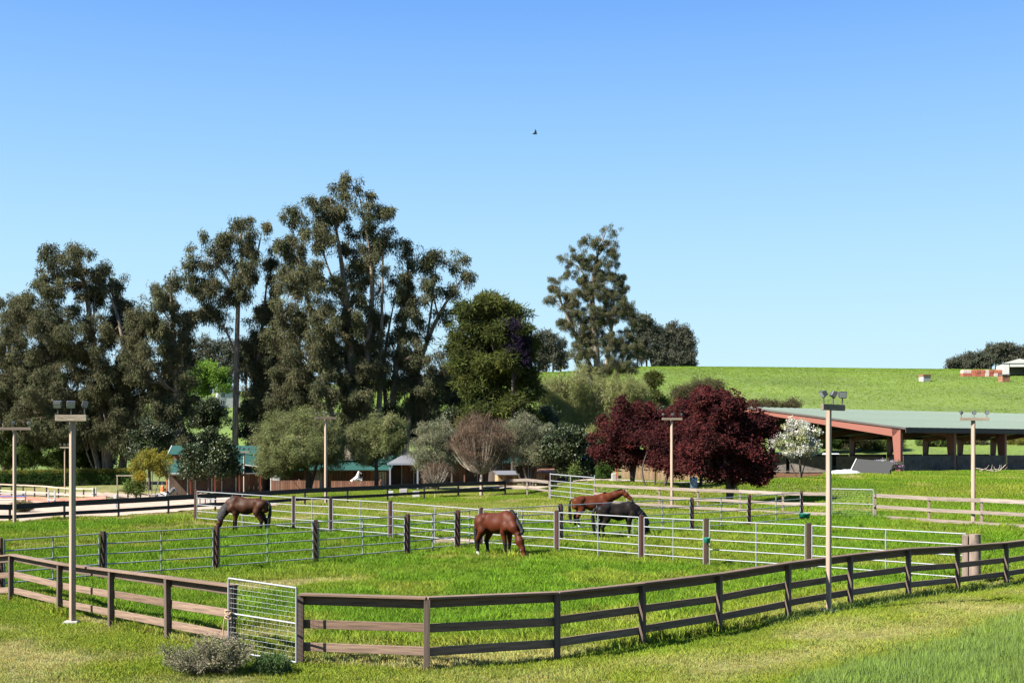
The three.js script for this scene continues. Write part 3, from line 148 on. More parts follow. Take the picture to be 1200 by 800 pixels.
{"name":"grove_tree","label":"dark tree in the dense hilltop grove behind the barns","cat":"tree","kind":"far","x":191.556,"d":444.444,"dens":1.5,"size":1.5,"lobes":[[0.0,42.258,0,1.43,1.27],[-0.48,40.353,0,1.43,1.59],[0.48,38.449,0,1.59,1.9]],"trunks":[[[0.0,33.441,0.3],[0.0,42.258,0.1]]],"group":"dark grove on the ridge behind the hilltop barns"},
{"name":"grove_tree","label":"dark tree in the dense hilltop grove behind the barns","cat":"tree","kind":"far","x":193.206,"d":444.444,"dens":1.5,"size":1.5,"lobes":[[0.0,42.266,0,1.43,1.27],[-0.48,40.361,0,1.43,1.59],[0.48,38.457,0,1.59,1.9]],"trunks":[[[0.0,33.441,0.3],[0.0,42.266,0.1]]],"group":"dark grove on the ridge behind the hilltop barns"},
{"name":"grove_tree","label":"dark tree in the dense hilltop grove behind the barns","cat":"tree","kind":"far","x":194.857,"d":444.444,"dens":1.5,"size":1.5,"lobes":[[0.0,43.037,0,1.43,1.27],[-0.48,41.132,0,1.43,1.59],[0.48,39.227,0,1.59,1.9]],"trunks":[[[0.0,33.441,0.3],[0.0,43.037,0.1]]],"group":"dark grove on the ridge behind the hilltop barns"},
{"name":"grove_tree","label":"dark tree on the wooded hillside behind the white farmhouse","cat":"tree","kind":"far","x":-112.222,"d":388.889,"dens":1.0,"size":1.7,"lobes":[[0.0,39.492,0,1.67,1.94],[-0.83,36.714,0,1.94,2.22],[0.83,34.492,0,1.94,2.5],[0.0,30.603,0,2.22,3.06]],"trunks":[[[0.0,21.933,0.4],[0.0,40.048,0.1]]],"group":"wooded hillside behind the farmhouse"},
{"name":"grove_tree","label":"dark tree on the wooded hillside behind the white farmhouse","cat":"tree","kind":"far","x":-109.667,"d":388.889,"dens":1.0,"size":1.7,"lobes":[[0.0,38.699,0,1.67,1.94],[-0.83,35.921,0,1.94,2.22],[0.83,33.699,0,1.94,2.5],[0.0,29.81,0,2.22,3.06]],"trunks":[[[0.0,21.933,0.4],[0.0,39.255,0.1]]],"group":"wooded hillside behind the farmhouse"},
{"name":"grove_tree","label":"dark tree on the wooded hillside behind the white farmhouse","cat":"tree","kind":"far","x":-107.111,"d":388.889,"dens":1.0,"size":1.7,"lobes":[[0.0,38.437,0,1.67,1.94],[-0.83,35.659,0,1.94,2.22],[0.83,33.437,0,1.94,2.5],[0.0,29.548,0,2.22,3.06]],"trunks":[[[0.0,21.933,0.4],[0.0,38.992,0.1]]],"group":"wooded hillside behind the farmhouse"},
{"name":"grove_tree","label":"dark tree on the wooded hillside behind the white farmhouse","cat":"tree","kind":"far","x":-104.556,"d":388.889,"dens":1.0,"size":1.7,"lobes":[[0.0,38.13,0,1.67,1.94],[-0.83,35.352,0,1.94,2.22],[0.83,33.13,0,1.94,2.5],[0.0,29.241,0,2.22,3.06]],"trunks":[[[0.0,21.933,0.4],[0.0,38.686,0.1]]],"group":"wooded hillside behind the farmhouse"},
{"name":"grove_tree","label":"dark tree on the wooded hillside behind the white farmhouse","cat":"tree","kind":"far","x":-102.0,"d":388.889,"dens":1.0,"size":1.7,"lobes":[[0.0,38.067,0,1.67,1.94],[-0.83,35.289,0,1.94,2.22],[0.83,33.067,0,1.94,2.5],[0.0,29.178,0,2.22,3.06]],"trunks":[[[0.0,21.933,0.4],[0.0,38.622,0.1]]],"group":"wooded hillside behind the farmhouse"},
{"name":"grove_tree","label":"dark tree on the wooded hillside behind the white farmhouse","cat":"tree","kind":"far","x":-99.444,"d":388.889,"dens":1.0,"size":1.7,"lobes":[[0.0,40.05,0,1.67,1.94],[-0.83,37.272,0,1.94,2.22],[0.83,35.05,0,1.94,2.5],[0.0,31.161,0,2.22,3.06]],"trunks":[[[0.0,21.933,0.4],[0.0,40.605,0.1]]],"group":"wooded hillside behind the farmhouse"},
{"name":"grove_tree","label":"dark tree on the wooded hillside behind the white farmhouse","cat":"tree","kind":"far","x":-96.889,"d":388.889,"dens":1.0,"size":1.7,"lobes":[[0.0,38.752,0,1.67,1.94],[-0.83,35.974,0,1.94,2.22],[0.83,33.752,0,1.94,2.5],[0.0,29.863,0,2.22,3.06]],"trunks":[[[0.0,21.933,0.4],[0.0,39.308,0.1]]],"group":"wooded hillside behind the farmhouse"},
{"name":"grove_tree","label":"dark tree on the wooded hillside behind the white farmhouse","cat":"tree","kind":"far","x":-94.333,"d":388.889,"dens":1.0,"size":1.7,"lobes":[[0.0,38.587,0,1.67,1.94],[-0.83,35.81,0,1.94,2.22],[0.83,33.587,0,1.94,2.5],[0.0,29.699,0,2.22,3.06]],"trunks":[[[0.0,21.933,0.4],[0.0,39.143,0.1]]],"group":"wooded hillside behind the farmhouse"},
{"name":"grove_tree","label":"dark tree on the wooded hillside behind the white farmhouse","cat":"tree","kind":"far","x":-91.778,"d":388.889,"dens":1.0,"size":1.7,"lobes":[[0.0,39.002,0,1.67,1.94],[-0.83,36.224,0,1.94,2.22],[0.83,34.002,0,1.94,2.5],[0.0,30.113,0,2.22,3.06]],"trunks":[[[0.0,21.933,0.4],[0.0,39.557,0.1]]],"group":"wooded hillside behind the farmhouse"},
{"name":"grove_tree","label":"dark tree on the wooded hillside behind the white farmhouse","cat":"tree","kind":"far","x":-89.222,"d":388.889,"dens":1.0,"size":1.7,"lobes":[[0.0,39.822,0,1.67,1.94],[-0.83,37.044,0,1.94,2.22],[0.83,34.822,0,1.94,2.5],[0.0,30.933,0,2.22,3.06]],"trunks":[[[0.0,21.933,0.4],[0.0,40.378,0.1]]],"group":"wooded hillside behind the farmhouse"},
{"name":"grove_tree","label":"dark tree on the wooded hillside behind the white farmhouse","cat":"tree","kind":"far","x":-86.667,"d":388.889,"dens":1.0,"size":1.7,"lobes":[[0.0,39.083,0,1.67,1.94],[-0.83,36.305,0,1.94,2.22],[0.83,34.083,0,1.94,2.5],[0.0,30.194,0,2.22,3.06]],"trunks":[[[0.0,21.933,0.4],[0.0,39.638,0.1]]],"group":"wooded hillside behind the farmhouse"},
{"name":"grove_tree","label":"dark tree on the wooded hillside behind the white farmhouse","cat":"tree","kind":"far","x":-84.111,"d":388.889,"dens":1.0,"size":1.7,"lobes":[[0.0,40.043,0,1.67,1.94],[-0.83,37.266,0,1.94,2.22],[0.83,35.043,0,1.94,2.5],[0.0,31.154,0,2.22,3.06]],"trunks":[[[0.0,21.933,0.4],[0.0,40.599,0.1]]],"group":"wooded hillside behind the farmhouse"},
{"name":"grove_tree","label":"dark tree on the wooded hillside behind the white farmhouse","cat":"tree","kind":"far","x":-81.556,"d":388.889,"dens":1.0,"size":1.7,"lobes":[[0.0,37.93,0,1.67,1.94],[-0.83,35.152,0,1.94,2.22],[0.83,32.93,0,1.94,2.5],[0.0,29.041,0,2.22,3.06]],"trunks":[[[0.0,21.933,0.4],[0.0,38.486,0.1]]],"group":"wooded hillside behind the farmhouse"},
{"name":"grove_tree","label":"dark tree on the wooded hillside behind the white farmhouse","cat":"tree","kind":"far","x":-79.0,"d":388.889,"dens":1.0,"size":1.7,"lobes":[[0.0,38.103,0,1.67,1.94],[-0.83,35.325,0,1.94,2.22],[0.83,33.103,0,1.94,2.5],[0.0,29.214,0,2.22,3.06]],"trunks":[[[0.0,21.933,0.4],[0.0,38.659,0.1]]],"group":"wooded hillside behind the farmhouse"},
{"name":"grove_tree","label":"dark tree on the wooded hillside behind the white farmhouse","cat":"tree","kind":"far","x":-76.444,"d":388.889,"dens":1.0,"size":1.7,"lobes":[[-0.0,38.898,0,1.67,1.94],[-0.83,36.12,0,1.94,2.22],[0.83,33.898,0,1.94,2.5],[-0.0,30.009,0,2.22,3.06]],"trunks":[[[-0.0,21.933,0.4],[-0.0,39.453,0.1]]],"group":"wooded hillside behind the farmhouse"},
{"name":"grove_tree","label":"dark tree on the wooded hillside behind the white farmhouse","cat":"tree","kind":"far","x":-73.889,"d":388.889,"dens":1.0,"size":1.7,"lobes":[[0.0,39.516,0,1.67,1.94],[-0.83,36.738,0,1.94,2.22],[0.83,34.516,0,1.94,2.5],[0.0,30.627,0,2.22,3.06]],"trunks":[[[0.0,21.933,0.4],[0.0,40.072,0.1]]],"group":"wooded hillside behind the farmhouse"},
{"name":"grove_tree","label":"dark tree on the wooded hillside behind the white farmhouse","cat":"tree","kind":"far","x":-71.333,"d":388.889,"dens":1.0,"size":1.7,"lobes":[[0.0,37.994,0,1.67,1.94],[-0.83,35.217,0,1.94,2.22],[0.83,32.994,0,1.94,2.5],[0.0,29.106,0,2.22,3.06]],"trunks":[[[0.0,21.933,0.4],[0.0,38.55,0.1]]],"group":"wooded hillside behind the farmhouse"}
];

// ---------- helpers ----------
let seed = 7;
function rnd() { seed = (seed + 0x6D2B79F5) | 0; let t = Math.imul(seed ^ (seed >>> 15), 1 | seed); t = (t + Math.imul(t ^ (t >>> 7), 61 | t)) ^ t; return ((t ^ (t >>> 14)) >>> 0) / 4294967296; }
const rr = (a, b) => a + (b - a) * rnd();
const clamp = (v, a = 0, b = 1) => Math.min(b, Math.max(a, v));
const lerp = (a, b, t) => a + (b - a) * t;
const sstep = (a, b, v) => { const t = clamp((v - a) / (b - a)); return t * t * (3 - 2 * t); };
function hash3(x, y, z) { let h = Math.imul(x | 0, 374761393) ^ Math.imul(y | 0, 668265263) ^ Math.imul(z | 0, 1274126177); h = Math.imul(h ^ (h >>> 13), 1274126177); return ((h ^ (h >>> 16)) >>> 0) / 4294967296; }
function noise(x, y, z = 0, per = 0) {
  const X = Math.floor(x), Y = Math.floor(y), Z = Math.floor(z), f = t => t * t * (3 - 2 * t), u = f(x - X), v = f(y - Y), w = f(z - Z);
  const m = per ? n => ((n % per) + per) % per : n => n, H = (i, j, k) => hash3(m(X + i), m(Y + j), Z + k);
  return lerp(lerp(lerp(H(0, 0, 0), H(1, 0, 0), u), lerp(H(0, 1, 0), H(1, 1, 0), u), v), lerp(lerp(H(0, 0, 1), H(1, 0, 1), u), lerp(H(0, 1, 1), H(1, 1, 1), u), v), w);
}
const fbm = (x, y, o = 4, z = 0) => { let s = 0, a = .5; for (let i = 0; i < o; i++) { s += a * noise(x, y, z + i * 7); x *= 2.03; y *= 2.03; a *= .5; } return s / (1 - Math.pow(.5, o)); };
function hillHeight(x, d) {
  const a = clamp(x / Math.max(d, 1), -1, 1);
  const e = lerp(.045, .0655, sstep(-.35, .03, a)) + .0045 * sstep(.03, .11, a) - .0022 * sstep(.14, .42, a);
  const ridge = 430, top = 3.6 + e * ridge;
  if (d < ridge) { const t = clamp((d - 170) / (ridge - 170)); return 2 + (top - 2) * (t + .11 * Math.sin(Math.PI * t * t)); }
  return Math.max(-40, top - (d - ridge) * .06 - (d - ridge) ** 2 * .0001);
}
function height(x, d) {
  let ws = 0, hs = 0;
  const w0 = 1 - sstep(145, 190, d);
  if (w0 > 0) {
    for (const p of GROUND) { const q = (x - p[0]) ** 2 + (d - p[1]) ** 2 + .6, w = 1 / (q * Math.sqrt(q)); ws += w; hs += w * p[2]; }
    hs /= ws;
  }
  const bump = (fbm(x * .35, d * .35, 3) - .5) * .1 * sstep(4, 12, d) * (1 - sstep(60, 100, d));
  return (w0 > 0 ? hs * w0 : 0) + (w0 < 1 ? hillHeight(x, d) * (1 - w0) : 0) + bump;
}
const P = (x, d, up = 0) => new THREE.Vector3(x, height(x, d) + up, -d);
const used = {};
function numbered(n) { used[n] = (used[n] ?? -1) + 1; return used[n] ? `${n}_${String(used[n]).padStart(3, '0')}` : n; }
function tag(o, label, category, group, kind) {
  if (label) o.userData.label = label;
  if (category) o.userData.category = category;
  if (group) o.userData.group = group;
  if (kind) o.userData.kind = kind;
  return o;
}
function thing(name, label, category, pos, turn = 0, group) {
  const o = new THREE.Group(); o.name = numbered(name); o.position.copy(pos); o.rotation.y = turn; scene.add(o);
  return tag(o, label, category, group);
}
function part(name, geo, mat, parent) { const m = new THREE.Mesh(geo, mat); m.name = name; parent.add(m); return m; }
function structure(name, geo, mat) { const m = new THREE.Mesh(geo, mat); m.name = name; m.userData.kind = 'structure'; scene.add(m); return m; }
const cache = {};
function rbox(w, h, d, r = .006) { const k = [w, h, d, r].map(v => v.toFixed(3)).join(); return cache[k] ??= new RoundedBoxGeometry(w, h, d, 1, Math.min(r, w / 2.1, h / 2.1, d / 2.1)); }
function boxAt(w, h, d, x, y, z, ry = 0, rz = 0, rx = 0) { const g = new THREE.BoxGeometry(w, h, d); g.rotateX(rx); g.rotateZ(rz); g.rotateY(ry); g.translate(x, y, z); return g; }
const unitPipe = new THREE.CylinderGeometry(1, 1, 1, 8), unitBox = new THREE.BoxGeometry(1, 1, 1), UPV = new THREE.Vector3(0, 1, 0);
function pipe(name, a, b, r, mat, parent) {
  const m = part(name, unitPipe, mat, parent), v = b.clone().sub(a), l = v.length();
  m.position.copy(a).addScaledVector(v, .5); m.quaternion.setFromUnitVectors(UPV, v.normalize()); m.scale.set(r, l, r); return m;
}
// a board lying along a -> b: h tall, t thick, standing upright
function board(name, a, b, h, t, mat, parent, r = .006) {
  const v = b.clone().sub(a), l = v.length(), m = part(name, rbox(Math.round(l * 50) / 50, h, t, r), mat, parent);
  m.position.copy(a).addScaledVector(v, .5);
  const x = v.normalize(), z = new THREE.Vector3().crossVectors(x, UPV).normalize(), y = new THREE.Vector3().crossVectors(z, x);
  m.quaternion.setFromRotationMatrix(new THREE.Matrix4().makeBasis(x, y, z)); return m;
}
function tube(pts, radii, seg = 6) {                       // tapered tube through points
  const n = pts.length, pos = [], nor = [], uv = [], idx = [], up = new THREE.Vector3(.31, .2, .93);
  for (let i = 0; i < n; i++) {
    const t = pts[Math.min(n - 1, i + 1)].clone().sub(pts[Math.max(0, i - 1)]).normalize();
    const u = new THREE.Vector3().crossVectors(t, up).normalize(), v = new THREE.Vector3().crossVectors(t, u);
    for (let k = 0; k <= seg; k++) {
      const a = k / seg * Math.PI * 2, c = Math.cos(a), s = Math.sin(a), nx = u.x * c + v.x * s, ny = u.y * c + v.y * s, nz = u.z * c + v.z * s;
      pos.push(pts[i].x + nx * radii[i], pts[i].y + ny * radii[i], pts[i].z + nz * radii[i]); nor.push(nx, ny, nz); uv.push(k / seg, i / n * 3);
    }
  }
  for (let i = 0; i < n - 1; i++) for (let k = 0; k < seg; k++) { const a = i * (seg + 1) + k, b = a + seg + 1; idx.push(a, a + 1, b, b, a + 1, b + 1); }
  const g = new THREE.BufferGeometry();
  g.setAttribute('position', new THREE.Float32BufferAttribute(pos, 3)); g.setAttribute('normal', new THREE.Float32BufferAttribute(nor, 3)); g.setAttribute('uv', new THREE.Float32BufferAttribute(uv, 2)); g.setIndex(idx);
  return g;
}
const curve = (pts, n) => new THREE.CatmullRomCurve3(pts).getPoints(n);
function taper(pts, r0, r1, n = 6, seg = 5) { const c = curve(pts, n); return tube(c, c.map((_, i) => lerp(r0, r1, i / n)), seg); }

// ---------- textures and materials ----------
const enc = v => Math.round(255 * clamp(v <= .0031308 ? v * 12.92 : 1.055 * Math.pow(v, 1 / 2.4) - .055));
function texture(w, h, fn, rep = [1, 1], srgb = true) {
  const a = new Uint8Array(w * h * 4);
  for (let j = 0; j < h; j++) for (let i = 0; i < w; i++) { const c = fn(i / w, j / h), o = (j * w + i) * 4; for (let k = 0; k < 3; k++) { const v = c.length ? c[k] : c; a[o + k] = srgb ? enc(v) : Math.round(255 * clamp(v)); } a[o + 3] = 255; }
  const t = new THREE.DataTexture(a, w, h); t.wrapS = t.wrapT = THREE.RepeatWrapping; t.magFilter = THREE.LinearFilter; t.minFilter = THREE.LinearMipmapLinearFilter; t.repeat.set(...rep);
  if (srgb) t.colorSpace = THREE.SRGBColorSpace; t.needsUpdate = true; return t;
}
const lin = (r, g, b) => new THREE.Color().setRGB(r, g, b);
const mat = (c, rough = .8, o = {}) => new THREE.MeshStandardMaterial({ color: lin(...c), roughness: rough, ...o });
const woodFn = (sx, sy, o) => (u, v) => { const g = noise(u * sx, v * sy, o, 0), f = noise(u * sx * 3, v * sy * 4, o + 3), k = noise(u * 4, v * 5, o + 5); return clamp(.45 + .4 * g + .25 * (f - .5) + .35 * (k - .5), .12, 1); };
const grainX = texture(256, 64, woodFn(9, 22, 1)), grainX2 = texture(256, 64, woodFn(12, 18, 31));
const grainY = texture(64, 256, (u, v) => woodFn(9, 22, 11)(v, u));
const wood = (c, map, rough = .85) => new THREE.MeshStandardMaterial({ color: lin(...c), roughness: rough, map, bumpMap: map, bumpScale: .004 });
const MT = {
  railNear: [wood([0.1772, 0.11, 0.0702], grainX), wood([0.1467, 0.0886, 0.055], grainX2), wood([0.2077, 0.1344, 0.0917], grainX2)],
  railTop: [wood([0.1039, 0.0672, 0.0458], grainX), wood([0.1222, 0.0794, 0.055], grainX2)],
  postNear: [wood([0.0917, 0.0611, 0.044], grainY), wood([0.1161, 0.0794, 0.0581], grainY)],
  black: [wood([0.0306, 0.0257, 0.022], grainX), wood([0.0232, 0.0196, 0.0171], grainX2)], blackPost: wood([0.0275, 0.0226, 0.0196], grainY),
  railRear: [wood([.25, .2, .165], grainX), wood([.21, .165, .135], grainX2), wood([.29, .24, .205], grainX2)], postRear: wood([0.2322, 0.1711, 0.1344], grainY),
  postRed: [wood([.08, .026, .015], grainY, .95), wood([.062, .021, .013], grainY, .95), wood([.05, .021, .015], grainY, .95)],
  steel: mat([0.1894, 0.1956, 0.2047], .55, { metalness: .1 }), steelDull: mat([0.2077, 0.22, 0.2322], .55, { metalness: .25 }),
  wire: mat([0.2444, 0.2567, 0.2567], .5, { metalness: .4 }), poleTan: wood([.38, .275, .2], grainY, .7), armTan: wood([0.3056, 0.2444, 0.1711], grainX, .7), armDark: wood([0.1833, 0.1344, 0.0977], grainX, .7),
  lamp: mat([0.0417, 0.0417, 0.0433], .5), lampOld: mat([0.11, 0.11, 0.1161], .4, { metalness: .4 }), glass: new THREE.MeshPhysicalMaterial({ color: lin(0.2444, 0.2567, 0.2689), roughness: .08, metalness: .1, clearcoat: 1 }),
  concrete: mat([0.2567, 0.2444, 0.2261], .95), green: mat([0.0061, 0.1344, 0.0917], .45), greenDark: mat([0.0073, 0.0306, 0.0275], .5), rope: mat([0.3056, 0.2017, 0.1222], .95),
  roofPale: null, redSteel: mat([.165, .058, .04], .6), darkBoard: wood([.09, .076, .067], grainX, .95), white: mat([0.3361, 0.3361, 0.3239], .7), blue: mat([0.0183, 0.0611, 0.2444], .6),
  tan: [wood([0.3789, 0.2444, 0.1222], grainY), wood([0.3177, 0.1956, 0.0917], grainY), wood([0.4156, 0.275, 0.1527], grainY)], brick: [wood([0.275, 0.1222, 0.0672], grainX), wood([0.22, 0.0977, 0.055], grainX2)],
  roofGreen: mat([.008, .05, .041], .6), roofGrey: mat([0.0917, 0.0947, 0.1069], .85), trim: mat([0.3789, 0.3789, 0.3544], .7), barnWall: [wood([0.1833, 0.0733, 0.0397], grainY), wood([0.1467, 0.0611, 0.0336], grainY), wood([0.22, 0.1039, 0.055], grainY)],
  doorWood: wood([.09, .055, .035], grainY), pane: mat([.04, .048, .055], .12), soil: mat([.045, .035, .026], .95), greyPost: mat([0.1711, 0.1833, 0.22], .7), tarp: mat([.022, .022, .02], .9), barrel: mat([0.1222, 0.1711, 0.22], .5, { metalness: .2 }), orange: mat([0.3667, 0.1039, 0.0489], .7),
  bark: new THREE.MeshStandardMaterial({ color: lin(0.1039, 0.0794, 0.0611), roughness: .95, map: texture(64, 128, (u, v) => { const k = noise(u * 6, v * 5, 2, 0), f = noise(u * 14, v * 30, 4); return [clamp(.35 + .6 * k * f + .3 * (f - .4)), clamp(.34 + .58 * k * f + .28 * (f - .4)), clamp(.32 + .5 * k * f + .28 * (f - .4))]; }) }),
  barkPale: null, barkDark: mat([0.0458, 0.0336, 0.0275], .95), twig: mat([0.1161, 0.0733, 0.0458], .95), twigPale: mat([0.2567, 0.2139, 0.165], .9),
  blackHair: mat([0.0073, 0.0067, 0.0073], .8), hoof: mat([0.0367, 0.0306, 0.0244], .7), eye: mat([0.0061, 0.0049, 0.0037], .1), leather: mat([0.0611, 0.0183, 0.0073], .5)
};
MT.barkPale = new THREE.MeshStandardMaterial({ color: lin(.26, .215, .17), roughness: .9, map: MT.bark.map });
MT.roofPale = new THREE.MeshStandardMaterial({ color: lin(.1, .135, .11), roughness: .75, map: texture(256, 256, (u, v) => { const k = noise(u * 5, v * 40, 3), f = noise(u * 30, v * 8, 9); return [clamp(.82 + .2 * (k - .5) + .12 * (f - .4)), clamp(.82 + .14 * (k - .5) + .1 * (f - .4)), clamp(.82 + .12 * (k - .5) + .1 * (f - .4))]; }) });

// ---------- ground ----------
const beyondBlack = (x, d) => { let b = 1e9, s = 0; for (let i = 0; i < FENCE_BLACK.length - 1; i++) { const A = FENCE_BLACK[i], B = FENCE_BLACK[i + 1], vx = B[0] - A[0], vd = B[1] - A[1], t = clamp(((x - A[0]) * vx + (d - A[1]) * vd) / (vx * vx + vd * vd)), q = Math.hypot(x - A[0] - vx * t, d - A[1] - vd * t); if (q < b) { b = q; s = Math.sign(vx * (d - A[1]) - vd * (x - A[0])); } } return s * b; };
const COURT = (x, d) => d > 52 && d < 104 && x > -80 && x < -13.5 - Math.max(0, d - 72) * .42 && beyondBlack(x, d) > 1.1 + .5 * noise(x, d);
const LANE = [[-62, 110, 5], [-45, 112, 5], [-34, 112, 5], [-22, 108, 4], [-8, 103, 3.5], [2, 96, 3.2], [6, 88, 3.2], [11, 86, 3], [22, 92, 2.5]];
function laneDist(x, d) { let b = 1e9; for (let i = 0; i < LANE.length - 1; i++) { const A = LANE[i], B = LANE[i + 1], vx = B[0] - A[0], vd = B[1] - A[1], t = clamp(((x - A[0]) * vx + (d - A[1]) * vd) / (vx * vx + vd * vd)); b = Math.min(b, Math.hypot(x - A[0] - vx * t, d - A[1] - vd * t) / (lerp(A[2], B[2], t) / 2)); } return b; }
// worn mown strip that follows the outside of the near fence
function segDist(x, d, L) { let b = 1e9, side = 0; for (let i = 0; i < L.length - 1; i++) { const A = L[i], B = L[i + 1], vx = B[0] - A[0], vd = B[1] - A[1], t = clamp(((x - A[0]) * vx + (d - A[1]) * vd) / (vx * vx + vd * vd)), q = Math.hypot(x - A[0] - vx * t, d - A[1] - vd * t); if (q < b) { b = q; side = Math.sign(vx * (d - A[1]) - vd * (x - A[0])); } } return [b, side]; }
const NEARLINE = [...FENCE_WEST, ...FENCE_MID, ...FENCE_EAST.slice(1), [24, 43], [60, 80]];
const inPaddock = (x, d) => { const [b, s] = segDist(x, d, NEARLINE); return s * b; };   // > 0 inside
function groundTone(x, d) {                                // how dry (0 lush .. 1 straw) the turf is
  if (d > 145) return clamp(.3 + 1.6 * (fbm(x * .03, d * .012, 4) - .5));
  const q = inPaddock(x, d), n = fbm(x * .5 + 3, d * .5, 3) - .5, m = fbm(x * .15 + 9, d * .15, 2) - .5;
  let dry = .12 + m * 1.0 + n * .35 + .5 * sstep(.7, .85, noise(x * .45 + 20, d * .45 + 7));
  if (q < 0) {
    dry = .36 + n * .6;
    const track = -q;                                      // worn strip 2 to 4 m outside the fence
    const east = sstep(-1, 3, x);
    dry += (.4 * Math.exp(-(((track - 2.6 + n * 1.2) / 1.0) ** 2)) + .25 * Math.exp(-(((track - 1.2) / .5) ** 2))) * east;
    dry += .45 * (1 - east) * Math.exp(-(((track - 3.2 + n * 3) / 1.2) ** 2));
    dry -= .4 * sstep(3.4, 5, track) * east;
  } else if (q < 2.2) dry += .35 * (1 - q / 2.2) + n * .3;
  if (d > 58 && x < 14) dry += .3;
  return clamp(dry);
}
{
  const xs = [], ds = [];
  for (const v of [2600, 1900, 1400, 1000, 750, 560]) xs.push(-v);
  for (let v = -420; v < -70; v += 9) xs.push(v);
  for (let v = -70; v <= 70; v += .9) xs.push(v);
  for (let v = 79; v <= 420; v += 9) xs.push(v);
  for (const v of [560, 750, 1000, 1400, 1900, 2600]) xs.push(v);
  for (const v of [-2500, -1200, -600, -300, -150, -80, -40, -20, -10]) ds.push(v);
  for (let v = -5; v < 118; v += .9) ds.push(v);
  for (let v = 118; v < 520; v += 6) ds.push(v);
  for (const v of [540, 600, 700, 850, 1100, 1500, 2000, 2800]) ds.push(v);
  const pos = [], uv = [], col = [], idx = [], nx = xs.length;
  for (const d of ds) for (const x of xs) {
    pos.push(x, height(x, d), -d); uv.push(x / 6, d / 6);
    const t = groundTone(x, d), far = sstep(110, 200, d), n = fbm(x * .9, d * .9, 3);
    const lush = [.078, .122, .01], straw = [.23, .2, .075], hill = [.1, .165, .012];
    let c = [0, 1, 2].map(i => lerp(lerp(lush[i], straw[i], t), lerp(hill[i], straw[i], t * .12), far) * (.75 + .5 * n) * (1 - far + far * (.72 + .56 * fbm(x * .06 + 5, d * .045, 4))));
    const l = d > 60 && d < 125 ? laneDist(x, d) : 9;
    if (l < 1.15) { const w = 1 - sstep(.85, 1.15, l + (n - .5) * .4); c = c.map((v, i) => lerp(v, [.26, .2, .15][i], w)); }
    col.push(...c);
  }
  for (let j = 0; j < ds.length - 1; j++) for (let i = 0; i < nx - 1; i++) { const a = j * nx + i, b = a + nx; idx.push(a, a + 1, b, b, a + 1, b + 1); }
  const g = new THREE.BufferGeometry();
  g.setAttribute('position', new THREE.Float32BufferAttribute(pos, 3)); g.setAttribute('uv', new THREE.Float32BufferAttribute(uv, 2)); g.setAttribute('color', new THREE.Float32BufferAttribute(col, 3)); g.setIndex(idx); g.computeVertexNormals();
  const turf = texture(1024, 1024, (u, v) => { const a = noise(u * 24, v * 24, 1, 24), b = noise(u * 90, v * 90, 2, 90), c = noise(u * 260, v * 260, 3, 260); const k = .25 + .35 * a + .4 * b + .55 * (c - .3); return [clamp(k * 1.05), clamp(k), clamp(k * .9)]; });
  const m = new THREE.MeshStandardMaterial({ map: turf, vertexColors: true, roughness: .95, bumpMap: turf, bumpScale: .05 });
  tag(structure('ground', g, m), 'grassy ground of paddock, lawn and green hill', 'ground');
}
function drape(name, x0, x1, d0, d1, st, inside, lift, m, label) {  // a sheet laid over the terrain where inside() holds
  const pos = [], uv = [], idx = [], nx = Math.round((x1 - x0) / st), nd = Math.round((d1 - d0) / st);
  for (let j = 0; j <= nd; j++) for (let i = 0; i <= nx; i++) { const x = lerp(x0, x1, i / nx), d = lerp(d0, d1, j / nd); pos.push(x, height(x, d) + lift, -d); uv.push(x / 6, d / 6); }
  for (let j = 0; j < nd; j++) for (let i = 0; i < nx; i++) { const x = lerp(x0, x1, (i + .5) / nx), d = lerp(d0, d1, (j + .5) / nd); if (!inside(x, d)) continue; const a = j * (nx + 1) + i, b = a + nx + 1; idx.push(a, a + 1, b, b, a + 1, b + 1); }
  const g = new THREE.BufferGeometry(); g.setAttribute('position', new THREE.Float32BufferAttribute(pos, 3)); g.setAttribute('uv', new THREE.Float32BufferAttribute(uv, 2)); g.setIndex(idx); g.computeVertexNormals();
  return tag(structure(name, g, m), label);
}
const sandTex = texture(512, 512, (u, v) => { const k = .62 + .35 * noise(u * 20, v * 20, 5, 20) + .25 * (noise(u * 130, v * 130, 6, 130) - .5); return [k, k * .98, k * .95]; });
drape('riding_court', -80, -12, 52, 106, .5, COURT, .1, new THREE.MeshStandardMaterial({ color: lin(0.3422, 0.2627, 0.2017), map: sandTex, roughness: 1 }), 'pale sand surface of the riding court');
drape('dirt_lane', -64, 24, 76, 118, .5, (x, d) => laneDist(x, d) < 1 - .25 * fbm(x * .6, d * .6, 2), .07, new THREE.MeshStandardMaterial({ color: lin(0.3056, 0.2444, 0.1956), map: sandTex, roughness: 1 }), 'bare dirt lane past the stables');
drape('dirt_patch', -3.5, -.6, 44.2, 50, .2, (x, d) => Math.hypot((x + 2.1) / 1.3, (d - 46.4) / 2) < .55 + .7 * fbm(x * 1.1, d * 1.1, 2), .06, new THREE.MeshStandardMaterial({ color: lin(0.2444, 0.1711, 0.1161), map: sandTex, roughness: 1 }), 'bare dirt patch where the pipe fences meet');

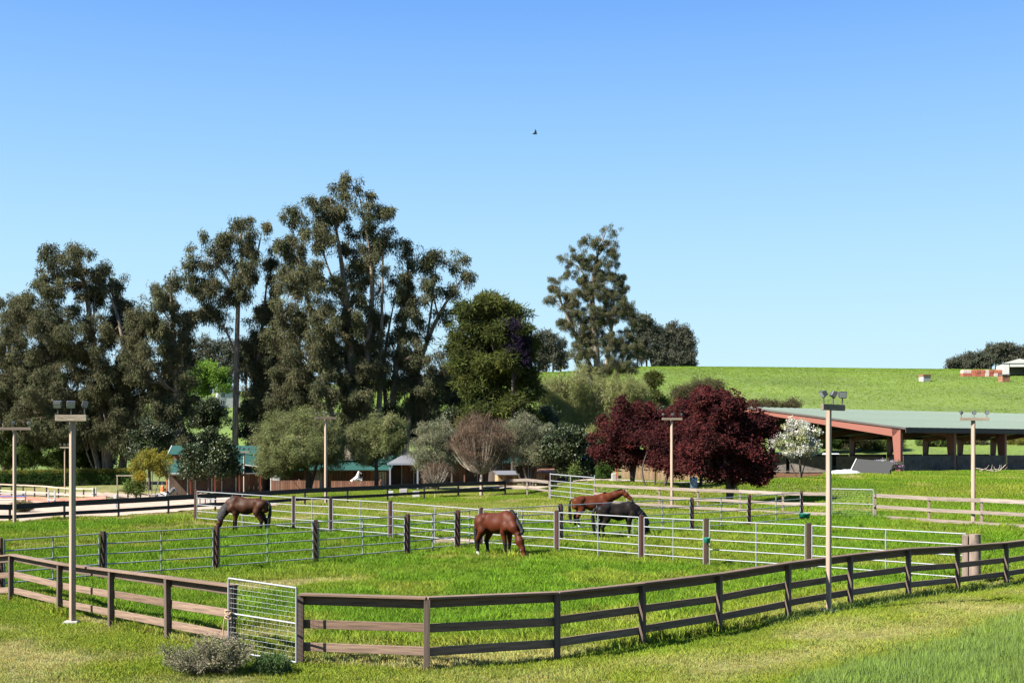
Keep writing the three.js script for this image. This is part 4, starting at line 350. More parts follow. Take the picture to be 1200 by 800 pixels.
// ---------- grass ----------
function tuftGeo(blades, h, w, spread, lean, sd) {
  seed = sd; const pos = [], idx = [];
  for (let b = 0; b < blades; b++) {
    const a = rnd() * 6.283, r = Math.sqrt(rnd()) * spread, bx = Math.cos(a) * r, bz = Math.sin(a) * r, H = h * rr(.5, 1.1), W = w * rr(.7, 1.2), la = rnd() * 6.283, L = H * lean * rr(.3, 1.3), f = rnd() * 6.283, cx = Math.cos(f) * W / 2, cz = Math.sin(f) * W / 2, lx = Math.cos(la) * L, lz = Math.sin(la) * L, o = pos.length / 3;
    pos.push(bx - cx, 0, bz - cz, bx + cx, 0, bz + cz, bx - cx * .8 + lx * .35, H * .6, bz - cz * .8 + lz * .35, bx + cx * .8 + lx * .35, H * .6, bz + cz * .8 + lz * .35, bx + lx, H, bz + lz);
        idx.push(o, o + 1, o + 2, o + 1, o + 3, o + 2, o + 2, o + 3, o + 4);
  }
  const g = new THREE.BufferGeometry(); g.setAttribute('position', new THREE.Float32BufferAttribute(pos, 3)); g.setIndex(idx); return g;
}
const leafMat = (c, tr = .3, rough = .95) => new THREE.MeshPhysicalMaterial({ color: lin(...c), roughness: rough, specularIntensity: .2, transmission: tr, thickness: 0, side: THREE.DoubleSide });
const M4 = new THREE.Matrix4(), Q4 = new THREE.Quaternion(), E4 = new THREE.Euler(), V4 = new THREE.Vector3(), S4 = new THREE.Vector3();
function instanced(name, geo, m, list, parent) {           // list of [x,y,z, rx,ry,rz, sx,sy,sz, r,g,b]
  const im = new THREE.InstancedMesh(geo, m, list.length); im.name = name;
  const c = new THREE.Color();
  list.forEach((l, i) => { M4.compose(V4.set(l[0], l[1], l[2]), Q4.setFromEuler(E4.set(l[3], l[4], l[5])), S4.set(l[6], l[7], l[8])); im.setMatrixAt(i, M4); im.setColorAt(i, c.setRGB(l[9], l[10], l[11])); });
  parent.add(im); return im;
}
const onStructure = (x, d) => COURT(x, d) || (d > 60 && laneDist(x, d) < 1) || (x < -26 && d > 104 && d < 116) || (x > -25 && x < -13 && d > 103) || ((x - 32) * .87 + (d - 99.5) * .5 > -1 && -(x - 32) * .5 + (d - 99.5) * .87 > 0) || (Math.hypot((x + 2.1) / 1.3, (d - 46.4) / 2) < .85);
{
  seed = 91;
  const lists = { meadow_grass: [], lawn_grass: [], tall_grass: [], distant_grass: [], hill_grass: [] };
  const lush = [.105, .196, .008], mid = [.18, .222, .02], straw = [.33, .3, .11];
  for (let i = 0; i < 470000; i++) {
    const u = rnd(), d = 13 + 49 * Math.pow(u, .95), x = (rnd() * 2 - 1) * (.455 * d + 3);
    if (rnd() > (17 / d) ** .35 * (.455 * d + 3) / 31 * 1.25 + .1) continue;
    if (onStructure(x, d)) continue;
    const q = inPaddock(x, d), t = groundTone(x, d), n = fbm(x * .8, d * .8, 3), n2 = noise(x * 2.3, d * 2.3, 5);
    const a = t < .5 ? lush.map((v, k) => lerp(v, mid[k], t * 2)) : mid.map((v, k) => lerp(v, straw[k], t * 2 - 1));
    const br = rr(.7, 1.25) * (.8 + .4 * n), hue = rr(-.15, .15), y = height(x, d);
    const rot = [rr(-.2, .2), rnd() * 6.283, rr(-.2, .2)], c = [a[0] * br * (1 + hue), a[1] * br, a[2] * br];
    const [fd] = [Math.abs(q)];
    if (q > 0) { const s = rr(.75, 1.25) * (.65 + .75 * n) * lerp(1, 1.25, sstep(30, 60, d)) * (n2 > .8 ? 1.35 : 1) * (1 - .45 * sstep(.45, .8, t)); lists.meadow_grass.push([x, y, -d, ...rot, s, s * rr(.8, 1.2), s, ...c]); }
    else {
      const east = sstep(2, 6, x), tall = east * sstep(3.2, 5.2, -q + 2.4 * (n - .5) + rr(-.5, .5)) * .85 + .34 * east * (fd < .4);
      if (tall > .3) { const s = rr(.55, 1.1) * (.6 + .6 * n); lists.tall_grass.push([x, y, -d, ...rot, s, s * rr(.8, 1.3) * Math.min(1, tall + .2), s, br * lerp(.14, .19, t), br * lerp(.21, .22, t), br * (.025 + .03 * rnd())]); }
      else { const s = rr(.7, 1.2) * (.6 + .7 * n) * (t > .75 ? .7 : 1); lists.lawn_grass.push([x, y, -d, ...rot, s, s, s, ...c]); }
    }
  }
  for (let i = 0; i < 130000; i++) {                         // the bank below the arena and the turf beyond the fences
    const d = rr(60, 102), x = (rnd() * 2 - 1) * (.46 * d + 3);
    if (onStructure(x, d) || (x < -27 && d > 104)) continue;
    const t = groundTone(x, d), n = fbm(x * .4, d * .4, 3), a = t < .5 ? lush.map((v, k) => lerp(v, mid[k], t * 2)) : mid.map((v, k) => lerp(v, straw[k], t * 2 - 1)), br = rr(.7, 1.2) * (.8 + .4 * n), s = rr(.7, 1.15) * (.6 + .8 * n) * (x < 8 ? .8 : 1);
    lists.distant_grass.push([x, height(x, d), -d, 0, rnd() * 6.283, 0, s, s * .9, s, a[0] * br, a[1] * br, a[2] * br]);
  }
  for (let i = 0; i < 75000; i++) {                         // tussocks that give the far hill its grain
    const d = 190 + 235 * Math.sqrt(rnd()), x = rr(-.12, .47) * d, n = fbm(x * .06 + 5, d * .045, 4), br = rr(.85, 1.1) * (.78 + .44 * n), s = rr(1.3, 2.4);
    lists.hill_grass.push([x, height(x, d) - .05, -d, 0, rnd() * 6.283, 0, s, s * .6, s, .14 * br, .215 * br, .02 * br]);
  }
  const gm = leafMat([1, 1, 1], .35, .9);
  const geos = { meadow_grass: tuftGeo(15, .17, .02, .11, .7, 5), lawn_grass: tuftGeo(15, .085, .014, .1, .9, 6), tall_grass: tuftGeo(14, .3, .013, .11, .45, 8), distant_grass: tuftGeo(12, .17, .03, .16, .6, 9), hill_grass: tuftGeo(9, .17, .05, .2, .7, 10) };
  const labels = { meadow_grass: 'lush green grass growing inside the paddock', lawn_grass: 'short yellowish mown grass outside the near fence', tall_grass: 'tall blue-green grass on the near bank and along the fence foot', distant_grass: 'green grass on the bank beyond the rear fences', hill_grass: 'rough green tussocks covering the far hill' };
  for (const k in lists) { const o = instanced(k, geos[k], gm, lists[k], scene); tag(o, labels[k], 'grass', null, 'stuff'); console.log(k, lists[k].length); }
}

// ---------- wooden rail fences ----------
seed = 15;
const pick = a => a[Math.floor(rnd() * a.length)];
function railFence(name, label, line, o) {
  const base = P(line[0][0], line[0][1]), f = thing(name, label, 'fence', base, 0, o.group);
  const tops = line.map(([x, d]) => P(x, d).sub(base));
  const cx = line.reduce((s, p) => s + p[0], 0) / line.length;
  tops.forEach((p, i) => {
    if (o.skipPost && o.skipPost.includes(i)) return;
    const m = part('post', rbox(o.pw, o.h + .3, o.pw, .008), pick(o.postMat), f); m.position.copy(p).add(new THREE.Vector3(0, (o.h - .34) / 2, 0)); m.rotation.set(rr(-.012, .012), (o.turn || 0) + rr(-.05, .05), rr(-.012, .012));
  });
  for (let i = 0; i < tops.length - 1; i++) {
    const a = tops[i], b = tops[i + 1], v = b.clone().sub(a), z = new THREE.Vector3().crossVectors(v, UPV).normalize();   // z points to the camera side
    const back = z.clone().multiplyScalar(o.side * (o.pw / 2 + .022));
    o.rails.forEach((h, k) => {
      const j = () => rr(-.012, .012), bd = board('rail', a.clone().add(back).add(new THREE.Vector3(0, h + j(), 0)), b.clone().add(back).add(new THREE.Vector3(0, h + j(), 0)), o.rh[k], .04, pick(k === 0 && o.topMat ? o.topMat : o.railMat), f);
      bd.rotateX(rr(-.03, .03));
    });
    if (o.cap) {
      const up = new THREE.Vector3(0, o.h - .01 + rr(-.004, .004), 0), c = board('cap_board', a.clone().addScaledVector(z, o.side * .02).add(up), b.clone().addScaledVector(z, o.side * .02).add(up), .038, .165, pick(o.railMat), f);
    }
  }
  return f;
}
const nearOpt = { h: 1.15, pw: .1, rails: [1.05, .66, .29], rh: [.15, .14, .14], side: -1, cap: true, railMat: MT.railNear, topMat: MT.railTop, postMat: MT.postNear };
railFence('rail_fence', 'brown three-rail wooden fence running from the wire gate past the tan light pole', FENCE_WEST, { ...nearOpt, turn: .7 });
railFence('rail_fence', 'short brown three-rail fence section between the wire gate and the fence bend', FENCE_MID, { ...nearOpt, turn: .1 });
railFence('rail_fence', 'long dark brown three-rail wooden fence climbing behind the light pole with dark crossarm', FENCE_EAST, { ...nearOpt, turn: -.75, skipPost: [0] });
railFence('black_fence', 'low black two-rail wooden fence between paddock and riding court', FENCE_BLACK, { h: 1.08, pw: .11, rails: [.94, .44], rh: [.28, .19], side: 1, railMat: MT.black, postMat: [MT.blackPost], turn: .3 });
const rearOpt = { h: 1.33, pw: .11, rails: [1.25, .74, .27], rh: [.17, .15, .15], side: 1, railMat: MT.railRear, postMat: [MT.postRear], turn: -.3 };
railFence('weathered_fence', 'pale weathered three-rail fence behind the bay and black horses', FENCE_REAR.slice(0, 7), rearOpt);
railFence('weathered_fence', 'pale weathered three-rail fence between the far wire gate and the arena light pole', FENCE_REAR.slice(7), rearOpt);
railFence('weathered_fence', 'short pale weathered rail fence between the black fence and the far pipe gate', [[-0.497, 86.957], [1.059, 82.353], [2.458, 78.212]], { ...rearOpt, h: 1.2, rails: [1.1, .55], rh: [.2, .14] });

// ---------- steel pipe fences ----------
function pipeFence(label, line, o) {
  const base = P(line[0][0], line[0][1]), f = thing('pipe_fence', label, 'fence', base);
  const q = line.map(([x, d]) => P(x, d).sub(base));
  q.forEach((p, i) => {
    if (o.noPost.includes(i)) return;
    const m = part('post', rbox(.13, 1.9, .13, .02), pick(MT.postRed), f); m.position.copy(p).add(new THREE.Vector3(0, .63, 0)); m.rotation.set(rr(-.015, .015), rr(-.3, .3), rr(-.015, .015));
  });
  for (let i = 0; i < q.length - 1; i++) {
    const v = q[i + 1].clone().sub(q[i]), l = v.length(), g0 = .11 / l, a = q[i].clone().addScaledVector(v, g0);
    const e = q[i].clone().addScaledVector(v, 1 - g0), H = h => new THREE.Vector3(0, h, 0);
    const fr = new THREE.Group(); fr.name = 'panel'; f.add(fr); for (const t of [0, .5, 1]) { const p = a.clone().lerp(e, t); pipe('upright', p.clone().add(H(.08)), p.clone().add(H(1.5)), .02, MT.steel, fr); }
    for (let k = 0; k < 5; k++) { const h = .3 + .3 * k; pipe('rail', a.clone().add(H(h)), e.clone().add(H(h)), .02, MT.steel, fr); }
  }
  return f;
}
pipeFence('grey five-rail pipe fence on brown posts running from the paddock corner to the weathered fence', PIPE_A, { noPost: [7, 9] });
pipeFence('bright galvanised five-rail pipe fence on reddish posts ending at the thick double post', PIPE_B, { noPost: [9] });
{
  const b = P(12.57, 32.71), t = thing('corner_post', 'thick double timber post at the end of the bright pipe fence', 'post', b, -.4);
  part('square_timber', rbox(.16, 1.75, .2, .02), MT.postRear, t).position.set(-.14, .6, .02);
  const m = part('round_timber', new THREE.CylinderGeometry(.16, .17, 1.8, 14), MT.postRear, t); m.position.set(.1, .6, 0);
  part('strap', new THREE.CylinderGeometry(.168, .168, .05, 14), MT.lamp, t).position.set(.1, 1.2, 0);
}
// ---------- gates ----------
function wireGate(label, a, b, h, y0, nw, nv, rail = .028) {
  const t = thing('wire_gate', label, 'gate', a), v = b.clone().sub(a), H = y => new THREE.Vector3(0, y, 0), O = new THREE.Vector3();
  const fr = part('gate_frame', mergeGeometries([[O.clone().add(H(y0)), H(h)], [v.clone().add(H(y0)), v.clone().add(H(h))], [H(h), v.clone().add(H(h))], [H(y0), v.clone().add(H(y0))]].map(([p, q]) => tube([p, q], [rail, rail], 8))), MT.steel, t);
  pipe('middle_bar', H(lerp(y0, h, .52)), v.clone().add(H(lerp(y0, h, .52))), rail * .8, MT.steel, fr);
  for (let i = 1; i < nw; i++) { const y = lerp(y0, h, i / nw); pipe('wire', H(y), v.clone().add(H(y)), .0022, MT.wire, t); }
  const ver = []; for (let i = 1; i < nv; i++) { const p = v.clone().multiplyScalar(i / nv); ver.push(tube([p.clone().add(H(y0)), p.clone().add(H(h))], [.0014, .0014], 4)); }
  tag(part('wire_mesh', mergeGeometries(ver), MT.wire, t), null, null, null, 'stuff');
  return t;
}
wireGate('galvanised wire mesh gate in the brown fence, tied with rope beside a grey bush', P(-4.65, 19.58), P(-3.456, 19.126), 1.27, .08, 15, 14, .018);
wireGate('far galvanised wire mesh gate in the weathered fence behind the green feed tub', P(15.369, 57.377), P(16.759, 55.336), 1.52, .1, 14, 14);
{
  const a = P(-4.638, 19.499), t = thing('tie_rope', 'tan rope knotted round the gate latch with a hanging end', 'rope', a.clone().add(new THREE.Vector3(.01, .66, .03)));
  const pts = []; for (let i = 0; i <= 40; i++) { const w = i / 40 * Math.PI * 7; pts.push(new THREE.Vector3(Math.cos(w) * .055, Math.sin(w * .37) * .07 + i * .001, Math.sin(w) * .06)); }
  part('knot', tube(pts, pts.map(() => .011), 6), MT.rope, t);
  part('rope_end', taper([new THREE.Vector3(-.05, -.02, .05), new THREE.Vector3(-.07, -.2, .06), new THREE.Vector3(-.05, -.45, .05)], .01, .008, 6, 6), MT.rope, t);
}
{ // far pipe gate
  const a = P(2.5, 77.778), b = P(5.132, 74.074), t = thing('pipe_gate', 'galvanised pipe gate beside the bay horse in front of the dirt lane', 'gate', a), v = b.clone().sub(a), H = y => new THREE.Vector3(0, y, 0);
  const fr = part('gate_frame', mergeGeometries([[H(-.1), H(1.75)], [v.clone().add(H(-.1)), v.clone().add(H(1.85))], [v.clone().multiplyScalar(.47).add(H(.25)), v.clone().multiplyScalar(.47).add(H(1.65))]].map(([p, q]) => tube([p, q], [.035, .035], 8))), MT.steelDull, t);
  for (const h of [.3, .62, .95, 1.25, 1.68]) pipe('rail', H(h), v.clone().add(H(h)), h > 1.6 ? .035 : .025, MT.steelDull, fr);
}

// ---------- light poles ----------
function lightPole(label, x, d, h, w, arm, turn, armMat, aims, shaft = .95) {
  const t = thing('light_pole', label, 'light pole', P(x, d), turn);
  const pl = part('pole', rbox(w, h + .3, w, .012), MT.poleTan, t); pl.position.y = (h - .3) / 2; pl.rotation.y = shaft - turn;
  part('crossarm', rbox(arm, .13, .07, .008), armMat, t).position.set(0, h - .03, w / 2 + .06);
  if (h < 4.5) part('footing', rbox(.3, .14, .26, .03), MT.concrete, t).position.set(-.02, .02, 0);
  aims.forEach((a, i) => {
    const k = new THREE.Group(); k.name = 'floodlight'; t.add(k); k.position.set((i - 1) * arm * .43, h + .04, w / 2 + .06); k.scale.setScalar(.8);
    part('bracket', mergeGeometries([boxAt(.025, .2, .025, 0, .1, 0), boxAt(.12, .02, .03, 0, .19, 0)]), MT.lamp, k);
    const s = new THREE.Shape(); s.moveTo(-.05, -.06); s.lineTo(.06, -.085); s.lineTo(.06, .085); s.lineTo(-.05, .06); s.closePath();
    const g = new THREE.ExtrudeGeometry(s, { depth: .19, bevelEnabled: true, bevelSize: .008, bevelThickness: .008, bevelSegments: 1 }); g.translate(0, 0, -.095);
    const hd = part('housing', g, MT.lamp, k); hd.position.y = .27; hd.rotation.set(0, a[0], a[1], 'YXZ');
    const gl = part('lens', new THREE.BoxGeometry(.012, .15, .17), MT.glass, hd); gl.position.x = .075;
  });
  return t;
}
lightPole('tan light pole with pale crossarm in front of the brown fence', -9.044, 24.561, 4.28, .105, .62, .1, MT.armTan, [[-1.5, -.5], [-1.2, -.45], [.2, -.3]], .8);
lightPole('tan light pole with dark crossarm outside the dark brown fence', 6.817, 25.688, 4.45, .095, .85, .75, MT.armDark, [[2.6, -.5], [-.7, -.5], [-2.2, -.2]], .85);
lightPole('light pole behind the weathered fence in front of the arena roof', 20.037, 51.852, 4.75, .15, 1.25, -.1, MT.armTan, [[2.5, -.4], [-1.6, -.3], [-1.4, -.1]]);
lightPole('light pole in front of the dark red plum trees', 9.47, 70.707, 5.25, .15, 1.25, .1, MT.armTan, [[2.8, -.4], [-1.6, -.3], [-.3, -.3]]);
lightPole('light pole behind the black fence in front of the large olive tree', -11.747, 75.269, 5.45, .14, 1.35, .2, MT.armDark, [[2.8, -.6], [-1.6, -.6], [-.3, -.6]]);
lightPole('light pole at the black fence beside the riding court', -23.72, 56.911, 4.75, .13, 1.6, .1, MT.armDark, [[2.8, -.5], [-1.6, -.4], [-.4, -.4]]);
lightPole('small light pole in front of the green-roofed barn', -21.527, 95.89, 3.6, .1, .8, .1, MT.armTan, [[2.8, -.5], [-1.6, -.4], [-.4, -.4]]);
lightPole('thin light pole at the far rail of the riding court', -40.977, 109.375, 4.5, .1, .8, .1, MT.armTan, [[2.8, -.5], [-1.6, -.4], [-.4, -.4]]);

// ---------- buckets, tubs ----------
function tub(name, label, cat, pos, r, h, m) {
  const t = thing(name, label, cat, pos), pr = [[0, .01], [r * .82, .01], [r, h], [r * 1.07, h], [r * 1.07, h - .03], [r * 1.02, h - .03]];
  part('tub_wall', new THREE.LatheGeometry([...pr.slice(0, 4), [r * .95, h - .005], [r * .78, .03], [0, .03]].map(p => new THREE.Vector2(...p)), 20), m, t);
  part('rim', new THREE.TorusGeometry(r * 1.03, .018, 6, 24).rotateX(Math.PI / 2).translate(0, h, 0), m, t);
  return t;
}
tub('feed_tub', 'round green feed tub under the end post of the grey pipe fence', 'tub', P(13.611, 55.556, .32), .27, .22, MT.green);
tub('feed_tub', 'dark green tub in the grass behind the crossing pipe fences', 'tub', P(0.043, 60.87, .02), .28, .25, MT.greenDark);
{
  const t = thing('salt_holder', 'small green holder strapped to a reddish post of the bright pipe fence', 'holder', P(6.08, 37.333, .82));
  part('holder_cup', new THREE.LatheGeometry([[0, 0], [.08, 0], [.11, .16], [.12, .17], [.1, .17], [.07, .03], [0, .03]].map(p => new THREE.Vector2(...p)), 16), MT.green, t).position.z = .14;
  part('strap', new THREE.TorusGeometry(.105, .014, 6, 20).rotateX(Math.PI / 2), MT.green, t).position.y = .1;
}
{
  const t = thing('barrel', 'blue-grey barrel in front of the tan board fence', 'barrel', P(12.102, 79.545));
  part('drum', new THREE.LatheGeometry([[0, 0], [.24, 0], [.25, .05], [.245, .25], [.26, .27], [.245, .29], [.245, .5], [.26, .52], [.245, .54], [.25, .78], [0, .78]].map(p => new THREE.Vector2(...p)), 20), MT.barrel, t);
  part('lid', new THREE.CylinderGeometry(.265, .265, .04, 20), MT.barrel, t).position.y = .79;
}

// ---------- bodies: distance field joined from tapered bones, meshed with surface nets ----------
function bodyMesh(bones, cell, k, colorAt) {
  const lo = [1e9, 1e9, 1e9], hi = [-1e9, -1e9, -1e9];
  for (const b of bones) for (const o of [0, 4]) for (let c = 0; c < 3; c++) { lo[c] = Math.min(lo[c], b[o + c] - b[o + 3] - cell * 3); hi[c] = Math.max(hi[c], b[o + c] + b[o + 3] + cell * 3); }
  const n = [0, 1, 2].map(c => Math.ceil((hi[c] - lo[c]) / cell) + 1), N = n[0] * n[1] * n[2], F = new Float32Array(N);
  const sd = (x, y, z) => {
    let r = 1e9;
    for (const b of bones) {
      const ax = b[4] - b[0], ay = b[5] - b[1], az = b[6] - b[2], px = x - b[0], py = y - b[1], pz = z - b[2], t = clamp((px * ax + py * ay + pz * az) / (ax * ax + ay * ay + az * az + 1e-9));
      const d = Math.hypot(px - ax * t, py - ay * t, (pz - az * t) * (b[9] || 1)) / (1) - lerp(b[3], b[7], t), kk = b[8] || k;
      const h = Math.max(kk - Math.abs(r - d), 0) / kk; r = Math.min(r, d) - h * h * kk * .25;
    }
    return r;
  };
  let p = 0; for (let z = 0; z < n[2]; z++) for (let y = 0; y < n[1]; y++) for (let x = 0; x < n[0]; x++) F[p++] = sd(lo[0] + x * cell, lo[1] + y * cell, lo[2] + z * cell);
  const id = new Int32Array(N).fill(-1), pos = [], idx = [], sx = 1, sy = n[0], sz = n[0] * n[1], off = [0, sx, sy, sx + sy, sz, sx + sz, sy + sz, sx + sy + sz];
  const ed = [[0, 1], [2, 3], [4, 5], [6, 7], [0, 2], [1, 3], [4, 6], [5, 7], [0, 4], [1, 5], [2, 6], [3, 7]];
  for (let z = 0; z < n[2] - 1; z++) for (let y = 0; y < n[1] - 1; y++) for (let x = 0; x < n[0] - 1; x++) {
    const o = x + y * sy + z * sz; let m = 0; for (let c = 0; c < 8; c++) if (F[o + off[c]] < 0) m |= 1 << c;
    if (m === 0 || m === 255) continue;
    let q = [0, 0, 0], cnt = 0;
    for (const [a, b] of ed) { const fa = F[o + off[a]], fb = F[o + off[b]]; if (fa < 0 === fb < 0) continue; const t = fa / (fa - fb); for (let c = 0; c < 3; c++) { const va = (a >> c) & 1, vb = (b >> c) & 1; q[c] += va + (vb - va) * t; } cnt++; }
    id[o] = pos.length / 3; pos.push(lo[0] + (x + q[0] / cnt) * cell, lo[1] + (y + q[1] / cnt) * cell, lo[2] + (z + q[2] / cnt) * cell);
  }
  const quad = (a, b, c, d, flip) => flip ? idx.push(a, c, b, a, d, c) : idx.push(a, b, c, a, c, d);
  for (let z = 1; z < n[2] - 1; z++) for (let y = 1; y < n[1] - 1; y++) for (let x = 1; x < n[0] - 1; x++) {
    const o = x + y * sy + z * sz, s = F[o] < 0;
    if (s !== F[o + sx] < 0) quad(id[o], id[o - sy], id[o - sy - sz], id[o - sz], s);
    if (s !== F[o + sy] < 0) quad(id[o], id[o - sz], id[o - sx - sz], id[o - sx], s);
    if (s !== F[o + sz] < 0) quad(id[o], id[o - sx], id[o - sx - sy], id[o - sy], s);
  }
  const nor = [], col = [], e = cell * .5;
  for (let i = 0; i < pos.length; i += 3) {
    const x = pos[i], y = pos[i + 1], z = pos[i + 2], v = new THREE.Vector3(sd(x + e, y, z) - sd(x - e, y, z), sd(x, y + e, z) - sd(x, y - e, z), sd(x, y, z + e) - sd(x, y, z - e)).normalize();
    nor.push(v.x, v.y, v.z); col.push(...colorAt(x, y, z));
  }
  for (let i = 0; i < idx.length; i += 3) { // keep the winding outward
    const [a, b, c] = [idx[i], idx[i + 1], idx[i + 2]].map(k => new THREE.Vector3(pos[k * 3], pos[k * 3 + 1], pos[k * 3 + 2]));
    if (b.sub(a).cross(c.sub(a)).dot(V4.set(nor[idx[i] * 3], nor[idx[i] * 3 + 1], nor[idx[i] * 3 + 2])) < 0) { const t = idx[i + 1]; idx[i + 1] = idx[i + 2]; idx[i + 2] = t; }
  }
  const g = new THREE.BufferGeometry(); g.setAttribute('position', new THREE.Float32BufferAttribute(pos, 3)); g.setAttribute('normal', new THREE.Float32BufferAttribute(nor, 3)); g.setAttribute('color', new THREE.Float32BufferAttribute(col, 3)); g.setIndex(idx); return g;
}
const coat = new THREE.MeshPhysicalMaterial({ vertexColors: true, roughness: .55, specularIntensity: .22 });
// forward is +x, left side is -z (towards +z is the horse's right)
function horse(label, pos, turn, o) {
  const t = thing('horse', label, 'horse', pos, turn, o.group); t.scale.setScalar(o.scale || 1);
  const nk = o.neck, B = [];
  const add = (a, ra, b, rb, k, sq) => B.push([a[0], a[1], a[2] || 0, ra, b[0], b[1], b[2] || 0, rb, k, sq]);
  add([.42, 1.13], .25, [0, 1.08], .275, .08, 1.06); add([0, 1.08], .275, [-.42, 1.14], .225, .08, 1.06); add([.36, 1.34], .12, [-.5, 1.3], .13, .12); add([-.5, 1.3], .12, [-.8, 1.22], .1, .08);
  add([.4, 1.46], .07, [.14, 1.36], .08, .12); add([.56, 1.12], .16, [.68, 1.06], .12, .08);
  for (const s of [-1, 1]) { add([.42, 1.36, s * .07], .1, [.56, 1.02, s * .13], .15, .05); add([-.46, 1.28, s * .1], .14, [-.7, 1.2, s * .1], .17, .05); add([-.7, 1.2, s * .1], .165, [-.76, .98, s * .12], .12, .05); }
  add([.46, 1.28], .22, nk[0], nk[0][3], .12, 1.25);
  for (let i = 0; i < nk.length - 1; i++) add(nk[i], nk[i][3], nk[i + 1], nk[i + 1][3], .08, 1.25);
  const hd = o.head; for (let i = 0; i < hd.length - 1; i++) add(hd[i], hd[i][3], hd[i + 1], hd[i + 1][3], .05, 1.15);
  const L = o.legs;
  [-1, 1].forEach((s, i) => {
    const f = L[i], h = L[2 + i], z = .15 * s;
    add([.5, 1.08, z], .13, [.4 + f * .1, .86, z], .1, .05); add([.4 + f * .1, .86, z], .1, [.43 + f * .5, .5, z], .06, .05); add([.43 + f * .5, .5, z], .058, [.43 + f * .75, .17, z], .04, .03); add([.43 + f * .75, .19, z], .045, [.47 + f * .85, .09, z], .043, .03); add([.475 + f * .85, .085, z], .05, [.49 + f * .85, .03, z], .062, .02);
    add([-.6, 1.12, z * .95], .17, [-.5 + h * .15, .88, z * 1.05], .135, .06); add([-.5 + h * .15, .9, z * 1.05], .135, [-.71 + h * .4, .55, z], .072, .06); add([-.71 + h * .4, .55, z], .068, [-.67 + h * .6, .18, z], .045, .03); add([-.67 + h * .6, .2, z], .048, [-.63 + h * .7, .09, z], .045, .03); add([-.625 + h * .7, .085, z], .05, [-.61 + h * .7, .03, z], .062, .02);
  });
  const pol = hd[0], mz = hd[hd.length - 1], fx = mz[0] - pol[0], fy = mz[1] - pol[1], fz = (mz[2] || 0) - (pol[2] || 0), fl = Math.hypot(fx, fy, fz);
  const c0 = o.color, pt = o.points, sock = o.sock;
  const g = bodyMesh(B, .024, .06, (x, y, z) => {
    const n = noise(x * 6, y * 6, z * 6), leg = (x < .75 && x > -1) && y < .62 + .1 * n;
    const inHead = ((x - pol[0]) * fx + (y - pol[1]) * fy + (z - (pol[2] || 0)) * fz) / (fl * fl), near = Math.hypot(x - mz[0], y - mz[1], z - (mz[2] || 0));
    const n2 = noise(x * 22, y * 22, z * 22); let c = c0.map(v => v * (.7 + .45 * n + .25 * n2));
    if (y < .65 && x < .85 && near > .3) { const w = sstep(.66, .48, y + .1 * (n - .5)); c = c.map((v, i) => lerp(v, pt[i], w)); }
    if (near < .14) c = c.map((v, i) => lerp(v, o.muzzle[i], .8));
    if (sock && y < .2 && y > .07 && Math.sign(z) === sock[1] && Math.abs(x - (sock[0] > 0 ? .47 : -.65)) < .3 && Math.sign(x) === sock[0]) c = [.6, .58, .55];
    if (y < .07 && near > .3) c = [.07, .055, .045];
    return c;
  });
  part('body', g, coat, t);
  // ears, eyes
  const side = new THREE.Vector3(fx, fy, fz).normalize(), lat = new THREE.Vector3().crossVectors(side, new THREE.Vector3(0, 1, .01)).normalize(); if (Math.abs(lat.z) < .3) lat.set(0, 0, 1);
  const up = new THREE.Vector3().crossVectors(lat, side).normalize(); if (up.dot(new THREE.Vector3(pol[0] - nk[0][0] + .01, .4, 0)) < 0) up.negate();
  for (const s of [-1, 1]) {
    const e = part('ear', new THREE.ConeGeometry(.032, .15, 7).translate(0, .06, 0), coatPlain(c0), t); e.position.set(pol[0], pol[1], pol[2] || 0).addScaledVector(lat, s * .055).addScaledVector(up, pol[3] * .75);
    e.quaternion.setFromUnitVectors(UPV, up.clone().multiplyScalar(.9).addScaledVector(side, -.45).addScaledVector(lat, s * .2).normalize());
    const ey = part('eye', new THREE.SphereGeometry(.021, 8, 6), MT.eye, t); ey.position.set(pol[0], pol[1], pol[2] || 0).addScaledVector(side, fl * .33).addScaledVector(lat, s * .082).addScaledVector(up, .03);
  }
  // mane and tail: bundles of tapered hair strands
  const mane = [], tail = [], cp = [new THREE.Vector3(.42, 1.47, 0), ...nk.map(p => new THREE.Vector3(p[0], p[1], p[2] || 0)), new THREE.Vector3(pol[0], pol[1], pol[2] || 0)], cc = new THREE.CatmullRomCurve3(cp), rad = u => lerp(.1, pol[3], u) + .03 + .06 * Math.sin(Math.PI * u);
  for (let i = 0; i < 90; i++) {
    const u = i / 89, q = cc.getPoint(u), tg = cc.getTangent(u), cr = new THREE.Vector3(-tg.y, tg.x, 0).normalize(); if (cr.y < 0 && Math.abs(cr.y) > .2) cr.negate(); if (o.crest) cr.copy(new THREE.Vector3(...o.crest)).addScaledVector(tg, -tg.dot(new THREE.Vector3(...o.crest))).normalize();
    const s = o.maneSide, r = rad(u), st = q.clone().addScaledVector(cr, r * .85), out = new THREE.Vector3(0, 0, s);
    const p1 = st.clone().addScaledVector(cr, o.crest ? .055 : .03).addScaledVector(out, .05), p2 = q.clone().addScaledVector(out, r * .82 + .03).addScaledVector(cr, rr(-.02, .05)), p3 = q.clone().addScaledVector(out, r * .8 + .03).addScaledVector(cr, -rr(.06, .14)).addScaledVector(tg, rr(-.04, .04));
    mane.push(taper([st, p1, p2, p3], o.crest ? .045 : .03, .008, 5, 4));
  }
